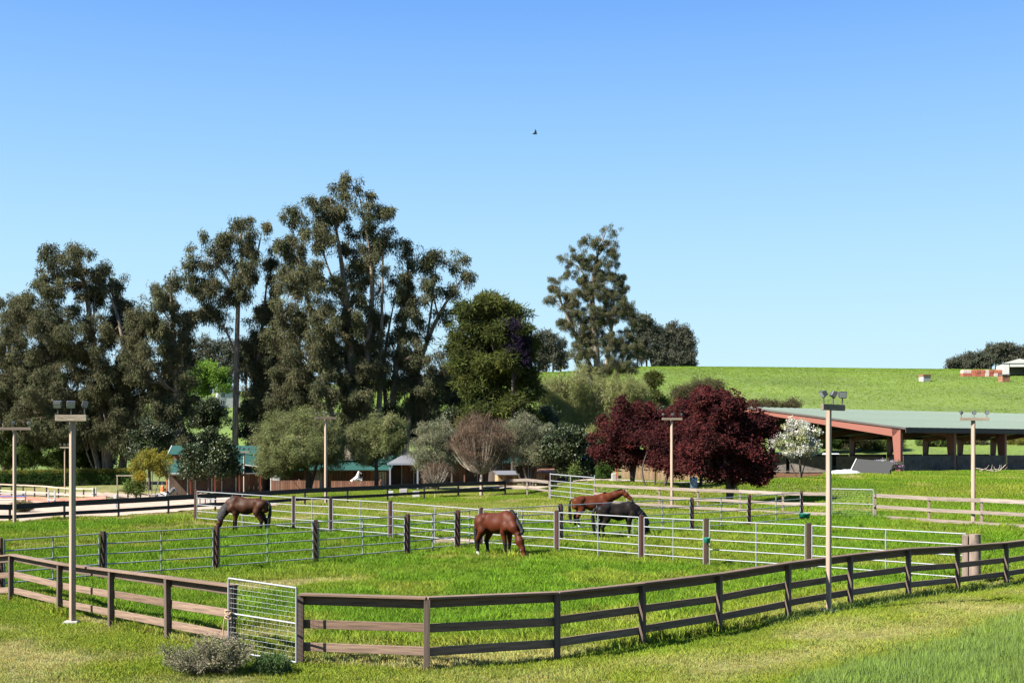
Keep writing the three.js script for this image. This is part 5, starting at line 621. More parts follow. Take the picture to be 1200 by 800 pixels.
  for (let i = 0; i < 50; i++) {
    const a = rnd() * 6.283, w = Math.sqrt(rnd()), sw = o.tailSwing || 0;
    tail.push(taper([new THREE.Vector3(-.84, 1.3, 0), new THREE.Vector3(-.95 + .02 * Math.cos(a), 1.24, .02 * Math.sin(a)), new THREE.Vector3(-1.0 + sw * .4 + .05 * w * Math.cos(a), .95, .06 * w * Math.sin(a)), new THREE.Vector3(-.97 + sw + .07 * w * Math.cos(a), .62, .08 * w * Math.sin(a)), new THREE.Vector3(-.95 + sw + .05 * w * Math.cos(a), rr(.25, .45), .06 * w * Math.sin(a))], .024, .007, 8, 4));
  }
  part('mane', mergeGeometries(mane), o.hairMat || MT.blackHair, t); part('tail', mergeGeometries(tail), o.hairMat || MT.blackHair, t);
  if (o.halter) {
    const H = part('halter', mergeGeometries([.33, .68].map((u, i) => { const tg = new THREE.TorusGeometry(i ? .073 : .1, .011, 5, 18); tg.applyQuaternion(new THREE.Quaternion().setFromUnitVectors(new THREE.Vector3(0, 0, 1), side)); tg.translate(pol[0] + fx * u, pol[1] + fy * u, (pol[2] || 0) + fz * u); return tg; })), MT.leather, t);
    for (const s of [-1, 1]) { const a = new THREE.Vector3(pol[0] + fx * .33, pol[1] + fy * .33, (pol[2] || 0) + fz * .33).addScaledVector(lat, s * .1), b = new THREE.Vector3(pol[0] + fx * .68, pol[1] + fy * .68, (pol[2] || 0) + fz * .68).addScaledVector(lat, s * .075); pipe('cheek_strap', a, b, .009, MT.leather, H); }
    const rg = part('ring', new THREE.TorusGeometry(.018, .006, 5, 10), MT.steel, H); rg.position.set(pol[0] + fx * .68, pol[1] + fy * .68, (pol[2] || 0) + fz * .68).addScaledVector(lat, (o.halter) * .085);
  }
  return t;
}
const plainCache = {}; function coatPlain(c) { return plainCache[c.join()] ??= mat(c.map(v => v * .6), .6); }
const BAY = [.046, .0105, .0034], DBAY = [.034, .012, .0052], BLK = [.0085, .006, .0047], PTS = [.008, .007, .006];
horse('dark bay horse grazing in front of the pipe panels by the riding court', P(-10.833, 48.611), Math.PI - .12, { scale: 1.04, color: DBAY, points: PTS, muzzle: [0.0183, 0.0122, 0.0097], sock: [-1, 1], maneSide: -1, legs: [-.12, .18, .08, -.12], tailSwing: .05,
  neck: [[.62, 1.2, 0, .21], [.86, .95, 0, .175], [1.0, .7, 0, .125]], head: [[1.03, .6, 0, .105], [1.08, .45, 0, .115], [1.12, .3, 0, .08], [1.14, .14, 0, .062]] });
horse('bright bay horse with leather halter grazing alone in the open front paddock', P(-0.491, 40.462), -.78, { scale: 1.08, color: BAY, points: PTS, muzzle: [0.0856, 0.0306, 0.0183], sock: [-1, 1], maneSide: -1, legs: [-.1, .12, .15, -.1], halter: 1, crest: [.8, .5, -.35],
  neck: [[.6, 1.22, .02, .2], [.8, 1.02, .1, .15], [.92, .84, .06, .1]], head: [[.95, .8, .06, .1], [1.03, .61, .06, .14], [1.14, .38, .05, .088], [1.22, .15, .04, .07]] });
horse('bay horse standing with outstretched neck behind the black horse', P(3.654, 53.846), .06, { color: [.06, .014, .0045], points: PTS, muzzle: [0.0427, 0.0214, 0.0152], sock: [-1, 1], maneSide: -1, legs: [0, .12, -.1, .1], scale: 1.07,
  neck: [[.7, 1.36, 0, .2], [.98, 1.46, .02, .155], [1.2, 1.55, .05, .12]], head: [[1.27, 1.57, .06, .105], [1.4, 1.47, .09, .11], [1.53, 1.36, .13, .075], [1.65, 1.25, .17, .06]] });
horse('black horse grazing behind the bright pipe fence', P(4.266, 47.782), .12, { color: BLK, points: PTS, muzzle: [0.0122, 0.0097, 0.0092], sock: [1, 1], maneSide: 1, legs: [.05, -.08, -.1, .12], scale: 1.04,
  neck: [[.64, 1.2, 0, .21], [.88, .95, 0, .16], [1.02, .68, 0, .12]], head: [[1.05, .6, 0, .105], [1.1, .45, 0, .115], [1.14, .3, 0, .08], [1.16, .14, 0, .062]] });
horse('chestnut horse half hidden behind the tan light pole and the clipped hedge', P(-46.727, 127.273), .15, { color: [0.2077, 0.0733, 0.0275], points: [0.1222, 0.0427, 0.0183], muzzle: [0.1222, 0.055, 0.0306], maneSide: 1, legs: [0, .1, 0, .1], hairMat: mat([0.1833, 0.0733, 0.0306], .6),
  neck: [[.68, 1.4, 0, .2], [.9, 1.62, 0, .15], [1.06, 1.8, 0, .115]], head: [[1.1, 1.85, 0, .105], [1.2, 1.72, 0, .11], [1.32, 1.58, 0, .075], [1.42, 1.46, 0, .06]] });
const mount = horse('grey saddled horse carrying the rider at the edge of the riding court', P(-30.902, 105.263), .35, { color: [0.2567, 0.2444, 0.2444], points: [0.3056, 0.2933, 0.2811], muzzle: [0.0733, 0.0672, 0.0672], maneSide: 1, legs: [.1, -.14, -.12, .14], hairMat: mat([0.0367, 0.0367, 0.0397], .6),
  neck: [[.68, 1.4, 0, .2], [.88, 1.6, 0, .15], [1.0, 1.78, 0, .115]], head: [[1.04, 1.83, 0, .105], [1.16, 1.68, 0, .11], [1.28, 1.5, 0, .075], [1.36, 1.36, 0, .06]] });
part('saddle', new THREE.SphereGeometry(.3, 16, 10).scale(.9, .32, .85).translate(.08, 1.42, 0), MT.leather, mount);
{ // rider
  const t = thing('person', 'rider in orange shirt, white breeches and black helmet sitting on a grey horse', 'person', P(-30.902, 105.263), .35), B = [], y = 1.5, x = .05;
  const add = (a, ra, b, rb, k = .04) => B.push([...a, ra, ...b, rb, k]);
  add([x, y, 0], .15, [x, y + .25, 0], .125); add([x, y + .25, 0], .13, [x + .02, y + .48, 0], .14); add([x + .02, y + .5, -.16], .07, [x + .02, y + .5, .16], .07); add([x + .02, y + .5, 0], .07, [x + .03, y + .64, 0], .055);
  add([x + .03, y + .7, 0], .09, [x + .05, y + .8, 0], .1, .03); add([x + .13, y + .71, 0], .02, [x + .14, y + .69, 0], .022, .02);
  for (const s of [-1, 1]) {
    add([x + .02, y + .48, s * .2], .058, [x + .06, y + .22, s * .25], .045); add([x + .06, y + .22, s * .25], .045, [x + .33, y + .14, s * .1], .034);
    for (let f = 0; f < 4; f++) add([x + .34, y + .15 - f * .018, s * .1], .014, [x + .41, y + .14 - f * .018, s * (.085 - .006 * f)], .01, .012); add([x + .34, y + .155, s * .09], .013, [x + .385, y + .175, s * .075], .01, .012);
    add([x, y - .02, s * .12], .12, [x + .3, y - .16, s * .33], .08, .06); add([x + .3, y - .16, s * .33], .075, [x + .2, y - .56, s * .36], .05); add([x + .2, y - .56, s * .36], .048, [x + .36, y - .61, s * .37], .04, .03);
  }
  const g = bodyMesh(B, .016, .04, (px, py, pz) => { const q = py - y; return q > .58 ? [.5, .3, .22] : (px > x + .31 && q > .05 && q < .3 && Math.abs(pz) < .16) ? [.5, .3, .22] : q > .02 ? [.55, .12, .04] : q > -.28 ? [.62, .6, .56] : [.02, .018, .018]; });
  part('body', g, new THREE.MeshStandardMaterial({ vertexColors: true, roughness: .85 }), t);
  const hm = part('helmet', new THREE.SphereGeometry(.122, 16, 8, 0, 6.284, 0, 1.75).translate(x + .04, y + .8, 0), MT.blackHair, t);
  part('visor', new THREE.SphereGeometry(.1, 10, 5, 0, 6.284, 0, 1.6).scale(.8, .2, .9).translate(x + .13, y + .785, 0), MT.blackHair, hm);
  for (const s of [-1, 1]) part('eye', new THREE.SphereGeometry(.011, 6, 5), MT.eye, t).position.set(x + .142, y + .745, s * .035);
  part('hair', new THREE.SphereGeometry(.1, 10, 8).scale(.8, 1, 1).translate(x, y + .73, 0), MT.leather, t);
}
{ // horse statue: rearing white figure
  const t = thing('horse_statue', 'white rearing horse statue in front of the stables', 'statue', P(-14.154, 107.692), .2), B = [], add = (a, ra, b, rb, k = .06) => B.push([...a, ra, ...b, rb, k]);
  add([-.25, .85, 0], .2, [.2, 1.25, 0], .19); add([.2, 1.25, 0], .17, [.32, 1.7, 0], .1); add([.32, 1.72, 0], .09, [.56, 1.6, 0], .05); add([-.25, .8, -.1], .14, [-.15, .45, -.12], .08); add([-.15, .45, -.12], .07, [-.3, .05, -.12], .05); add([-.25, .8, .1], .14, [-.1, .45, .12], .08); add([-.1, .45, .12], .07, [-.22, .05, .12], .05);
  add([.25, 1.15, -.1], .09, [.62, 1.2, -.1], .05); add([.62, 1.2, -.1], .05, [.6, .9, -.1], .04); add([.25, 1.1, .1], .09, [.58, 1.0, .1], .05); add([.58, 1.0, .1], .05, [.5, .72, .1], .04); add([-.4, .95, 0], .05, [-.65, .4, 0], .04);
  part('figure', bodyMesh(B, .03, .06, () => [.5, .49, .47]), new THREE.MeshStandardMaterial({ vertexColors: true, roughness: .6 }), t);
  part('plinth', rbox(1.5, .5, .7, .02).clone().translate(0, -.2, 0), MT.concrete, t);
}

// ---------- buildings ----------
{ // covered riding arena: steel frames, low pitched roof, kick boards
  const c0 = P(32.643, 100.0), base = c0.clone(); base.y = 1.95;
  const t = thing('covered_arena', 'open covered riding arena with pale green roof and red steel frames', 'building', base, 0);
  const ex = new THREE.Vector3(.87, 0, -.5).normalize(), rx = new THREE.Vector3(-.5, 0, -.87).normalize(), bay = 6.6, nb = 9, W = 38, eave = 3.72, ridge = 6.0;
  const at = (a, b, y) => ex.clone().multiplyScalar(a).addScaledVector(rx, b).add(new THREE.Vector3(0, y, 0));
  const hexa = p => { const g = new THREE.BufferGeometry(); const f = [[0, 1, 2, 3], [7, 6, 5, 4], [0, 4, 5, 1], [1, 5, 6, 2], [2, 6, 7, 3], [3, 7, 4, 0]], v = []; for (const q of f) for (const k of [0, 1, 2, 0, 2, 3]) v.push(p[q[k]].x, p[q[k]].y, p[q[k]].z); g.setAttribute('position', new THREE.Float32BufferAttribute(v, 3)); const uv = []; for (const q of f) for (const k of [[0, 0], [1, 0], [1, 1], [0, 0], [1, 1], [0, 1]]) uv.push(...k); g.setAttribute('uv', new THREE.Float32BufferAttribute(uv, 2)); g.computeVertexNormals(); return g; };
  for (let i = 0; i <= nb; i++) for (const s of [0, 1]) {                         // tapered column and rafter of each half frame
    const b0 = s ? W : 0, dir = s ? -1 : 1, a = i * bay, q = .14;
    const col = part('column', hexa([at(a - q, b0, -1.2), at(a + q, b0, -1.2), at(a + q, b0 + dir * .42, -1.2), at(a - q, b0 + dir * .42, -1.2), at(a - q, b0, eave - .1), at(a + q, b0, eave - .1), at(a + q, b0 + dir * .95, eave - .02), at(a - q, b0 + dir * .95, eave - .02)]), MT.redSteel, t);
    const rf = part('rafter', hexa([at(a - q, b0, eave - .72), at(a + q, b0, eave - .72), at(a + q, W / 2, ridge - .42), at(a - q, W / 2, ridge - .42), at(a - q, b0, eave - .1), at(a + q, b0, eave - .1), at(a + q, W / 2, ridge - .1), at(a - q, W / 2, ridge - .1)].map((p, k) => k === 0 || k === 1 ? p.addScaledVector(rx, dir * .8) : p), ), MT.redSteel, t);
  }
  const e0 = -.2, e1 = nb * bay + .7, ov = .6, fall = (ridge - eave) / (W / 2);
  for (const s of [0, 1]) {
    const n = 14;                                                                    // roof sheets with standing ribs
    for (let k = 0; k < n; k++) {
      const a = lerp(e0, e1, k / n), b = lerp(e0, e1, (k + 1) / n) - .02, u = s ? W + ov : -ov, y0 = eave - ov * fall;
      const sh = part('roof_sheet', hexa([at(a, u, y0), at(b, u, y0), at(b, W / 2, ridge), at(a, W / 2, ridge), at(a, u, y0 + .06), at(b, u, y0 + .06), at(b, W / 2, ridge + .06), at(a, W / 2, ridge + .06)]), MT.roofPale, t);
      const ribs = []; for (let r = 0; r < 5; r++) { const x = lerp(a, b, (r + .5) / 5); ribs.push(hexa([at(x - .03, u, y0 + .062), at(x + .03, u, y0 + .062), at(x + .03, W / 2, ridge + .062), at(x - .03, W / 2, ridge + .062), at(x - .02, u, y0 + .11), at(x + .02, u, y0 + .11), at(x + .02, W / 2, ridge + .11), at(x - .02, W / 2, ridge + .11)])); }
      tag(part('rib', mergeGeometries(ribs), MT.roofPale, sh), null, null, null, 'stuff');
    }
    const u = s ? W + ov : -ov;
    part('eave_trim', hexa([at(e0, u - .04, eave - .42), at(e1, u - .04, eave - .42), at(e1, u + .01, eave - .42), at(e0, u + .01, eave - .42), at(e0, u - .04, eave + .02), at(e1, u - .04, eave + .02), at(e1, u + .01, eave + .02), at(e0, u + .01, eave + .02)]), MT.darkBoard, t);
    const kb = s ? W + .05 : -.06;
    for (let i = 0; i < nb; i++) part('kick_board', hexa([at(i * bay + .16, kb, -1), at((i + 1) * bay - .16, kb, -1), at((i + 1) * bay - .16, kb + .05, -1), at(i * bay + .16, kb + .05, -1), at(i * bay + .16, kb, 1.4), at((i + 1) * bay - .16, kb, 1.4), at((i + 1) * bay - .16, kb + .05, 1.4), at(i * bay + .16, kb + .05, 1.4)]), MT.darkBoard, t);
  }
  for (let k = 0; k < 6; k++) { const a = k * W / 6 + .5, b = (k + 1) * W / 6; part('kick_board', hexa([at(5.2, a, -1), at(5.26, a, -1), at(5.26, b, -1), at(5.2, b, -1), at(5.2, a, 1.3), at(5.26, a, 1.3), at(5.26, b, 1.3), at(5.2, b, 1.3)]), MT.darkBoard, t); }
  for (const s of [0, 1]) part('rake_trim', hexa([at(e0 - .04, s ? W + ov : -ov, eave - .16), at(e0 + .02, s ? W + ov : -ov, eave - .16), at(e0 + .02, W / 2, ridge - .1), at(e0 - .04, W / 2, ridge - .1), at(e0 - .04, s ? W + ov : -ov, eave + .0), at(e0 + .02, s ? W + ov : -ov, eave + .0), at(e0 + .02, W / 2, ridge + .08), at(e0 - .04, W / 2, ridge + .08)]), MT.darkBoard, t);
}
function boardWall(parent, x0, x1, y0, y1, z, mats, bw, name = 'board') { for (let x = x0; x < x1 - .01; x += bw) { const w = Math.min(bw, x1 - x) - .012; part(name, rbox(w, y1 - y0, .03, .004), pick(mats), parent).position.set(x + w / 2, (y0 + y1) / 2, z + rr(-.006, .006)); } }
{ // board fence behind the plum trees
  const t = thing('board_fence', 'tall tan vertical board fence behind the plum trees', 'fence', P(8.421, 92.105), .03);
  boardWall(t, .1, 7.6, -.3, 1.4, 0, MT.tan, .3); for (let k = 0; k < 4; k++) part('post', rbox(.1, 1.7, .1, .01), MT.postRear, t).position.set(k * 2.5 + .1, .55, -.075);
  const o = thing('gatepost', 'orange-red painted gatepost at the end of the tan board fence', 'post', P(7.885, 89.744));
  part('shaft', rbox(.2, 1.6, .2, .02), MT.orange, o).position.y = .6; part('cap', rbox(.26, .08, .26, .02), MT.orange, o).position.y = 1.43;
  const s = thing('stone_block', 'pale stone block at the foot of the orange gatepost', 'block', P(7.377, 86.42)); part('block', rbox(.35, .75, .35, .06), MT.concrete, s).position.y = .2;
}
{ // low brown retaining wall in front of the arena
  const t = thing('timber_wall', 'low reddish brown timber wall beside the blossom tree', 'wall', P(18.861, 88.608), .05);
  for (let r = 0; r < 3; r++) for (let k = 0; k < 3; k++) part('plank', rbox(1.42, .19, .05, .01), pick(MT.brick), t).position.set(k * 1.43 + .7, r * .2 + .02, rr(-.01, .01));
  part('cap_plank', rbox(4.35, .04, .16, .01), MT.armTan, t).position.set(2.14, .6, 0);
}
{ // low grey sheet roof, white boat-like tarp and wisteria beside the arena corner
  const t = thing('sheet_shelter', 'low shelter with sloping grey sheet roof beside the arena corner', 'shelter', P(28.322, 93.96), -.55);
  part('roof_panel', new THREE.BoxGeometry(2.9, .05, 2.3).rotateX(.5).rotateZ(-.08).translate(.1, .6, .3), MT.tarp, t); part('edge_trim', boxAt(.07, .09, 2.35, -1.4, .72, .3, 0, 0, .5), MT.white, t);
  for (const x of [-1.1, 1.3]) part('post', rbox(.08, 1.1, .08, .01), MT.postRear, t).position.set(x, .3, -.6);
  const w = thing('tarp_cover', 'white tarpaulin cover lying beside the low grey shelter', 'tarp', P(25.26, 90.909), .1);
  const g = new THREE.SphereGeometry(1, 24, 10, 0, 6.2832, 0, 1.6), p = g.attributes.position; for (let i = 0; i < p.count; i++) { const x = p.getX(i), y = p.getY(i), z = p.getZ(i), n = noise(x * 3 + 5, y * 3, z * 3); p.setXYZ(i, x * 1.45, y * .34 * (.7 + .6 * n), z * .8); } g.computeVertexNormals(); part('cover', g, MT.white, w);
}
{ // green-roofed monitor barn behind the magnolia
  const t = thing('stable_barn', 'wooden stable barn with stepped green metal roofs behind the magnolia', 'building', P(-27.778, 111.111), .12);
  boardWall(t, -3.9, 4.4, -.4, 2.4, 0, MT.barnWall, .42);
  for (const [x, w] of [[-3.2, 1.6], [-.9, 1.4], [1.4, 1.2]]) { const dr = part('stall_door', rbox(w, 1.9, .06, .01), MT.doorWood, t); dr.position.set(x, .85, .06); part('door_frame', mergeGeometries([boxAt(.1, 2.05, .09, -w / 2 - .05, .05, 0), boxAt(.1, 2.05, .09, w / 2 + .05, .05, 0), boxAt(w + .2, .1, .09, 0, 1.1, 0)]), MT.trim, dr); }
  for (const x of [-4, -1.9, .3, 2.5, 4.4]) part('porch_post', rbox(.13, 2.5, .13, .01), MT.orange, t).position.set(x, 1.0, 1.4);
  part('side_wall', boxAt(.1, 2.8, 7, -3.95, 1, -3.52), MT.barnWall[0], t); part('side_wall', boxAt(.1, 2.8, 7, 4.45, 1, -3.52), MT.barnWall[1], t);
  const roof = (n, w, d, y, z, a, x = 0) => part(n, boxAt(w, .07, d, x, y, z, 0, 0, a), MT.roofGreen, t);
  const lr = roof('lower_roof', 9.4, 3.4, 2.75, .55, .36); part('roof_edge', boxAt(9.4, .1, .05, 0, 2.13, 2.17), MT.trim, lr);
  part('upper_wall', boxAt(8, 1, .1, .2, 3.5, -1.1), MT.barnWall[2], t);
  const ur = roof('upper_roof', 8.6, 2.6, 4.25, -1.1, .32, .2); part('roof_edge', boxAt(.06, .12, 2.6, -4.16, 4.25, -1.1, 0, 0, .32), MT.trim, ur); roof('upper_roof', 8.6, 2.6, 4.25, -3.5, -.32, .2); roof('lower_roof', 9.4, 3.4, 2.75, -5.6, -.36);
  const wr = part('wing_roof', boxAt(3.4, .07, 3.2, 3.6, 3.35, 1.3, 0, -.12, .3), MT.roofGreen, t); part('roof_edge', boxAt(3.4, .1, .05, 3.6, 2.86, 2.86, 0, -.12), MT.trim, wr);
}
{ // long low stable row behind the olives
  const t = thing('stable_row', 'long low stable row with green eaves behind the large olive tree', 'building', P(-17.769, 115.702), 0);
  boardWall(t, -6, 6, -.5, 2.1, 0, MT.barnWall, .5);
  for (let k = 0; k < 6; k++) { const x = -5 + k * 2; const dr = part('stall_opening', rbox(1.15, 1.7, .05, .01), k % 3 === 2 ? MT.white : MT.doorWood, t); dr.position.set(x, .8, .05); for (let b = 0; b < 4; b++) part('bar', rbox(.05, 1.6, .04, .005), MT.brick[0], dr).position.set(-.42 + b * .28, 0, .06); }
  part('eave_roof', boxAt(12.6, .06, 3.2, 0, 2.2, 1.0, 0, 0, .22), MT.roofGreen, t); part('rear_roof', boxAt(12.6, .06, 4, 0, 2.35, -2.5, 0, 0, -.22), MT.roofGreen, t); part('rear_wall', boxAt(12, 2.6, .1, 0, .8, -4.3), MT.barnWall[0], t);
  const y = thing('yard_fence', 'low red-brown paling fence in front of the stable row', 'fence', P(-21.045, 104.478), .02);
  boardWall(y, 0, 4.2, .1, 1.15, 0, MT.barnWall, .2, 'paling'); boardWall(y, 5.2, 9.5, .1, 1.1, 0, MT.barnWall, .2, 'paling'); for (let k = 0; k < 5; k++) part('post', rbox(.12, 1.6, .12, .01), MT.brick[1], y).position.set(k * 2.38, .45, -.08);
  const w = thing('white_cabinet', 'white cabinet standing between the stable row and the paling fence', 'cabinet', P(-21.183, 106.87), .1); part('carcass', rbox(.85, 1.6, .5, .02), MT.white, w).position.y = .7; for (const s of [-1, 1]) part('door', rbox(.38, 1.4, .03, .01), MT.trim, w).position.set(s * .2, .72, .27);
}
{ // stable block that closes the yard behind the gazebo and the sheds
  const t = thing('stable_block', 'long brown stable block with green roof closing the yard behind the gazebo and sheds', 'building', P(-2.941, 117.647), -.03);
  boardWall(t, -9.8, 10.5, -.6, 2.3, 0, MT.barnWall, .5);
  for (let k = 0; k < 8; k++) { const dr = part('stall_door', rbox(1.2, 2.0, .06, .01), MT.doorWood, t); dr.position.set(-8.6 + k * 2.5, .8, .06); part('door_frame', mergeGeometries([boxAt(.09, 2.1, .09, -.65, 0, 0), boxAt(.09, 2.1, .09, .65, 0, 0), boxAt(1.39, .09, .09, 0, 1.08, 0)]), MT.trim, dr); }
  for (let k = 0; k < 6; k++) part('porch_post', rbox(.13, 2.4, .13, .01), MT.barnWall[1], t).position.set(-9.4 + k * 3.9, .8, 2.1);
  part('eave_roof', boxAt(21, .06, 3.4, .3, 2.35, .9, 0, 0, .2), MT.roofGreen, t); part('rear_roof', boxAt(21, .06, 4.2, .3, 2.3, -2.75, 0, 0, -.2), MT.roofGreen, t); part('rear_wall', boxAt(20.3, 2.7, .1, .35, .6, -4.4), MT.barnWall[0], t);
}
{ // gazebo
  const t = thing('gazebo', 'small open gazebo with grey hipped roof and grey posts beside the olive trees', 'gazebo', P(-8.392, 97.902), .1);
  part('roof', new THREE.ConeGeometry(2.6, 1.05, 4, 1).rotateY(Math.PI / 4).translate(0, 2.75, -1.4), MT.roofGrey, t); part('fascia', mergeGeometries([boxAt(3.6, .16, .05, 0, 2.2, .42), boxAt(3.6, .16, .05, 0, 2.2, -3.2), boxAt(.05, .16, 3.58, -1.82, 2.2, -1.4), boxAt(.05, .16, 3.58, 1.82, 2.2, -1.4)]), MT.greyPost, t);
  for (const [x, z] of [[-1.6, .25], [.65, .25], [1.6, -3], [-1.6, -3]]) part('post', rbox(.13, 2.3, .13, .01), MT.greyPost, t).position.set(x, 1.1, z);
}
for (const [px, d, w, lab] of [[-8.584, 84.337, .34, 'white planter box below the gazebo post nearest the statue'], [-6.707, 83.832, .36, 'white planter box beside the dry reddish shrub'], [-8.038, 88.608, .42, 'grey trough between the two white planter boxes']].map(a => [a[0], a[1], a[2], a[3]])) {
  const t = thing('planter', lab, 'planter', P(px, d)); part('box', rbox(w * 1.4, .5, w * 1.2, .03), lab[0] === 'g' ? MT.concrete : MT.white, t).position.y = .2; part('soil', rbox(w * 1.2, .04, w, .01), MT.soil, t).position.y = .45;
}
function shed(label, x, d, w, h, turn, rm) { const t = thing('wooden_shed', label, 'shed', P(x, d), turn); boardWall(t, -w / 2, w / 2, -.3, h, 0, MT.tan, .24); part('side_wall', boxAt(.06, h + .3, 1.6, w / 2 + .03, (h - .3) / 2, -.81), MT.tan[1], t); part('side_wall', boxAt(.06, h + .3, 1.6, -w / 2 - .03, (h - .3) / 2, -.81), MT.tan[0], t); part('door', rbox(w * .34, h * .8, .04, .01), MT.barnWall[0], t).position.set(w * .1, h * .4, .04); part('roof', boxAt(w + .4, .07, 2.2, 0, h + .1, -.7, 0, 0, .14), rm, t); return t; }
shed('small wooden shed with grey roof beside the leafless tree', -0.36, 100.719, 1.5, 1.0, .2, MT.roofGrey); shed('small orange-brown wooden shed beside the many-stemmed olive', 2.817, 98.592, 1.5, 1.15, -.1, MT.brick[0]);
{ // far farmhouse and hilltop farm buildings
  const h = thing('farmhouse', 'white farmhouse seen between eucalyptus trunks', 'house', P(-70.851, 297.872), .3);
  part('wall', boxAt(5.5, 4.2, 5, 0, 1.6, 0), MT.white, h); const r = new THREE.Shape(); r.moveTo(-3.1, 0); r.lineTo(0, 1.7); r.lineTo(3.1, 0); r.closePath(); part('roof', new THREE.ExtrudeGeometry(r, { depth: 5.6, bevelEnabled: false }).translate(0, 3.72, -2.8), MT.roofGrey, h);
  for (const [x, y] of [[-1.5, 1], [1.4, 1], [-1.4, 2.7], [1.4, 2.7]]) { const w = part('window', rbox(.9, 1.1, .06, .01), MT.pane, h); w.position.set(x, y, 2.53); part('frame', mergeGeometries([boxAt(1.1, .1, .05, 0, .6, .03), boxAt(1.1, .1, .05, 0, -.6, .03), boxAt(.06, 1.1, .05, 0, 0, .03)]), MT.trim, w); }
  const b = thing('white_barn', 'white metal barn with dark open front on the green hilltop', 'barn', P(144.146, 341.463), -.15); part('wall', mergeGeometries([boxAt(1.6, 4, 8, -3.6, 1.2, 0), boxAt(1.2, 4, 8, 3.8, 1.2, 0), boxAt(5.8, 1.0, 8, .3, 2.7, 0), boxAt(8, 3, .3, 0, 1.0, -3.8)]), MT.white, b); const s = new THREE.Shape(); s.moveTo(-4.6, 0); s.lineTo(0, 1.3); s.lineTo(4.6, 0); s.closePath(); part('roof', new THREE.ExtrudeGeometry(s, { depth: 8.4, bevelEnabled: false }).translate(0, 3.21, -4.2), MT.white, b);
  const lb = thing('hay_stack', 'long stack of reddish and white bales beside the white hilltop barn', 'bales', P(133.735, 337.349), 0); const bales = []; seed = 3; const bm = [mat([0.275, 0.0856, 0.0489], .9), mat([0.3667, 0.2933, 0.2567], .9), mat([0.22, 0.0611, 0.0367], .9)]; for (let i = 0; i < 9; i++) for (let k = 0; k < 2; k++) part('bale', rbox(1.2, 1.0, 2, .1), pick(bm), lb).position.set(-6 + i * 1.24, .3 + k * 1.0, rr(-.1, .1));
  const sh = thing('field_shed', 'small brown shed in front of the hilltop barn and bales', 'shed', P(131.136, 318.182), .2); part('wall', boxAt(2.2, 2, 2, 0, .8, 0), MT.brick[0], sh); part('roof', boxAt(2.6, .15, 2.4, 0, 1.88, 0, 0, .1), MT.roofGrey, sh);
  const tk = thing('water_tank', 'small brown and white tank house alone on the green hill', 'tank', P(110.0, 318.182), .3); part('wall', boxAt(2.2, 1.5, 2, 0, .5, 0), MT.concrete, tk); part('roof', boxAt(2.4, .5, 2.2, 0, 1.51, 0), MT.brick[1], tk);
}
function car(label, x, d, turn, c) {
  const t = thing('parked_car', label, 'car', P(x, d), turn), s = new THREE.Shape(), pm = new THREE.MeshPhysicalMaterial({ color: lin(...c), roughness: .35, clearcoat: .8 });
  s.moveTo(-2.1, .35); s.lineTo(2.15, .35); s.quadraticCurveTo(2.25, .8, 1.9, .9); s.lineTo(1.0, .95); s.lineTo(-2.0, .98); s.quadraticCurveTo(-2.25, .7, -2.1, .35);
  part('body', new THREE.ExtrudeGeometry(s, { depth: 1.5, bevelSize: .08, bevelThickness: .08, bevelSegments: 2 }).translate(0, 0, -.75), pm, t);
  const k = new THREE.Shape(); k.moveTo(1.0, .93); k.lineTo(.4, 1.45); k.lineTo(-1.4, 1.48); k.lineTo(-1.9, .95); k.closePath(); const cb = part('cabin', new THREE.ExtrudeGeometry(k, { depth: 1.3, bevelSize: .05, bevelThickness: .05, bevelSegments: 2 }).translate(0, 0, -.65), pm, t);
  for (const z of [-.72, .72]) part('window', rbox(1.7, .36, .03, .01), MT.eye, cb).position.set(-.5, 1.2, z);
  for (const x1 of [-1.35, 1.35]) for (const z of [-.78, .78]) { const w = part('wheel', new THREE.CylinderGeometry(.34, .34, .22, 16).rotateX(Math.PI / 2), MT.blackHair, t); w.position.set(x1, .34, z); part('rim', new THREE.CylinderGeometry(.2, .2, .24, 10).rotateX(Math.PI / 2), MT.steel, w); }
  for (const z of [-.55, .55]) part('headlight', rbox(.06, .16, .3, .02), MT.glass, t).position.set(2.2, .72, z);
}
car('red car parked beyond the arena behind the blossom tree', 41.786, 166.667, .2, [.5, .02, .03]); car('white car parked beyond the arena next to the red car', 46.098, 170.732, .1, [.7, .7, .7]);

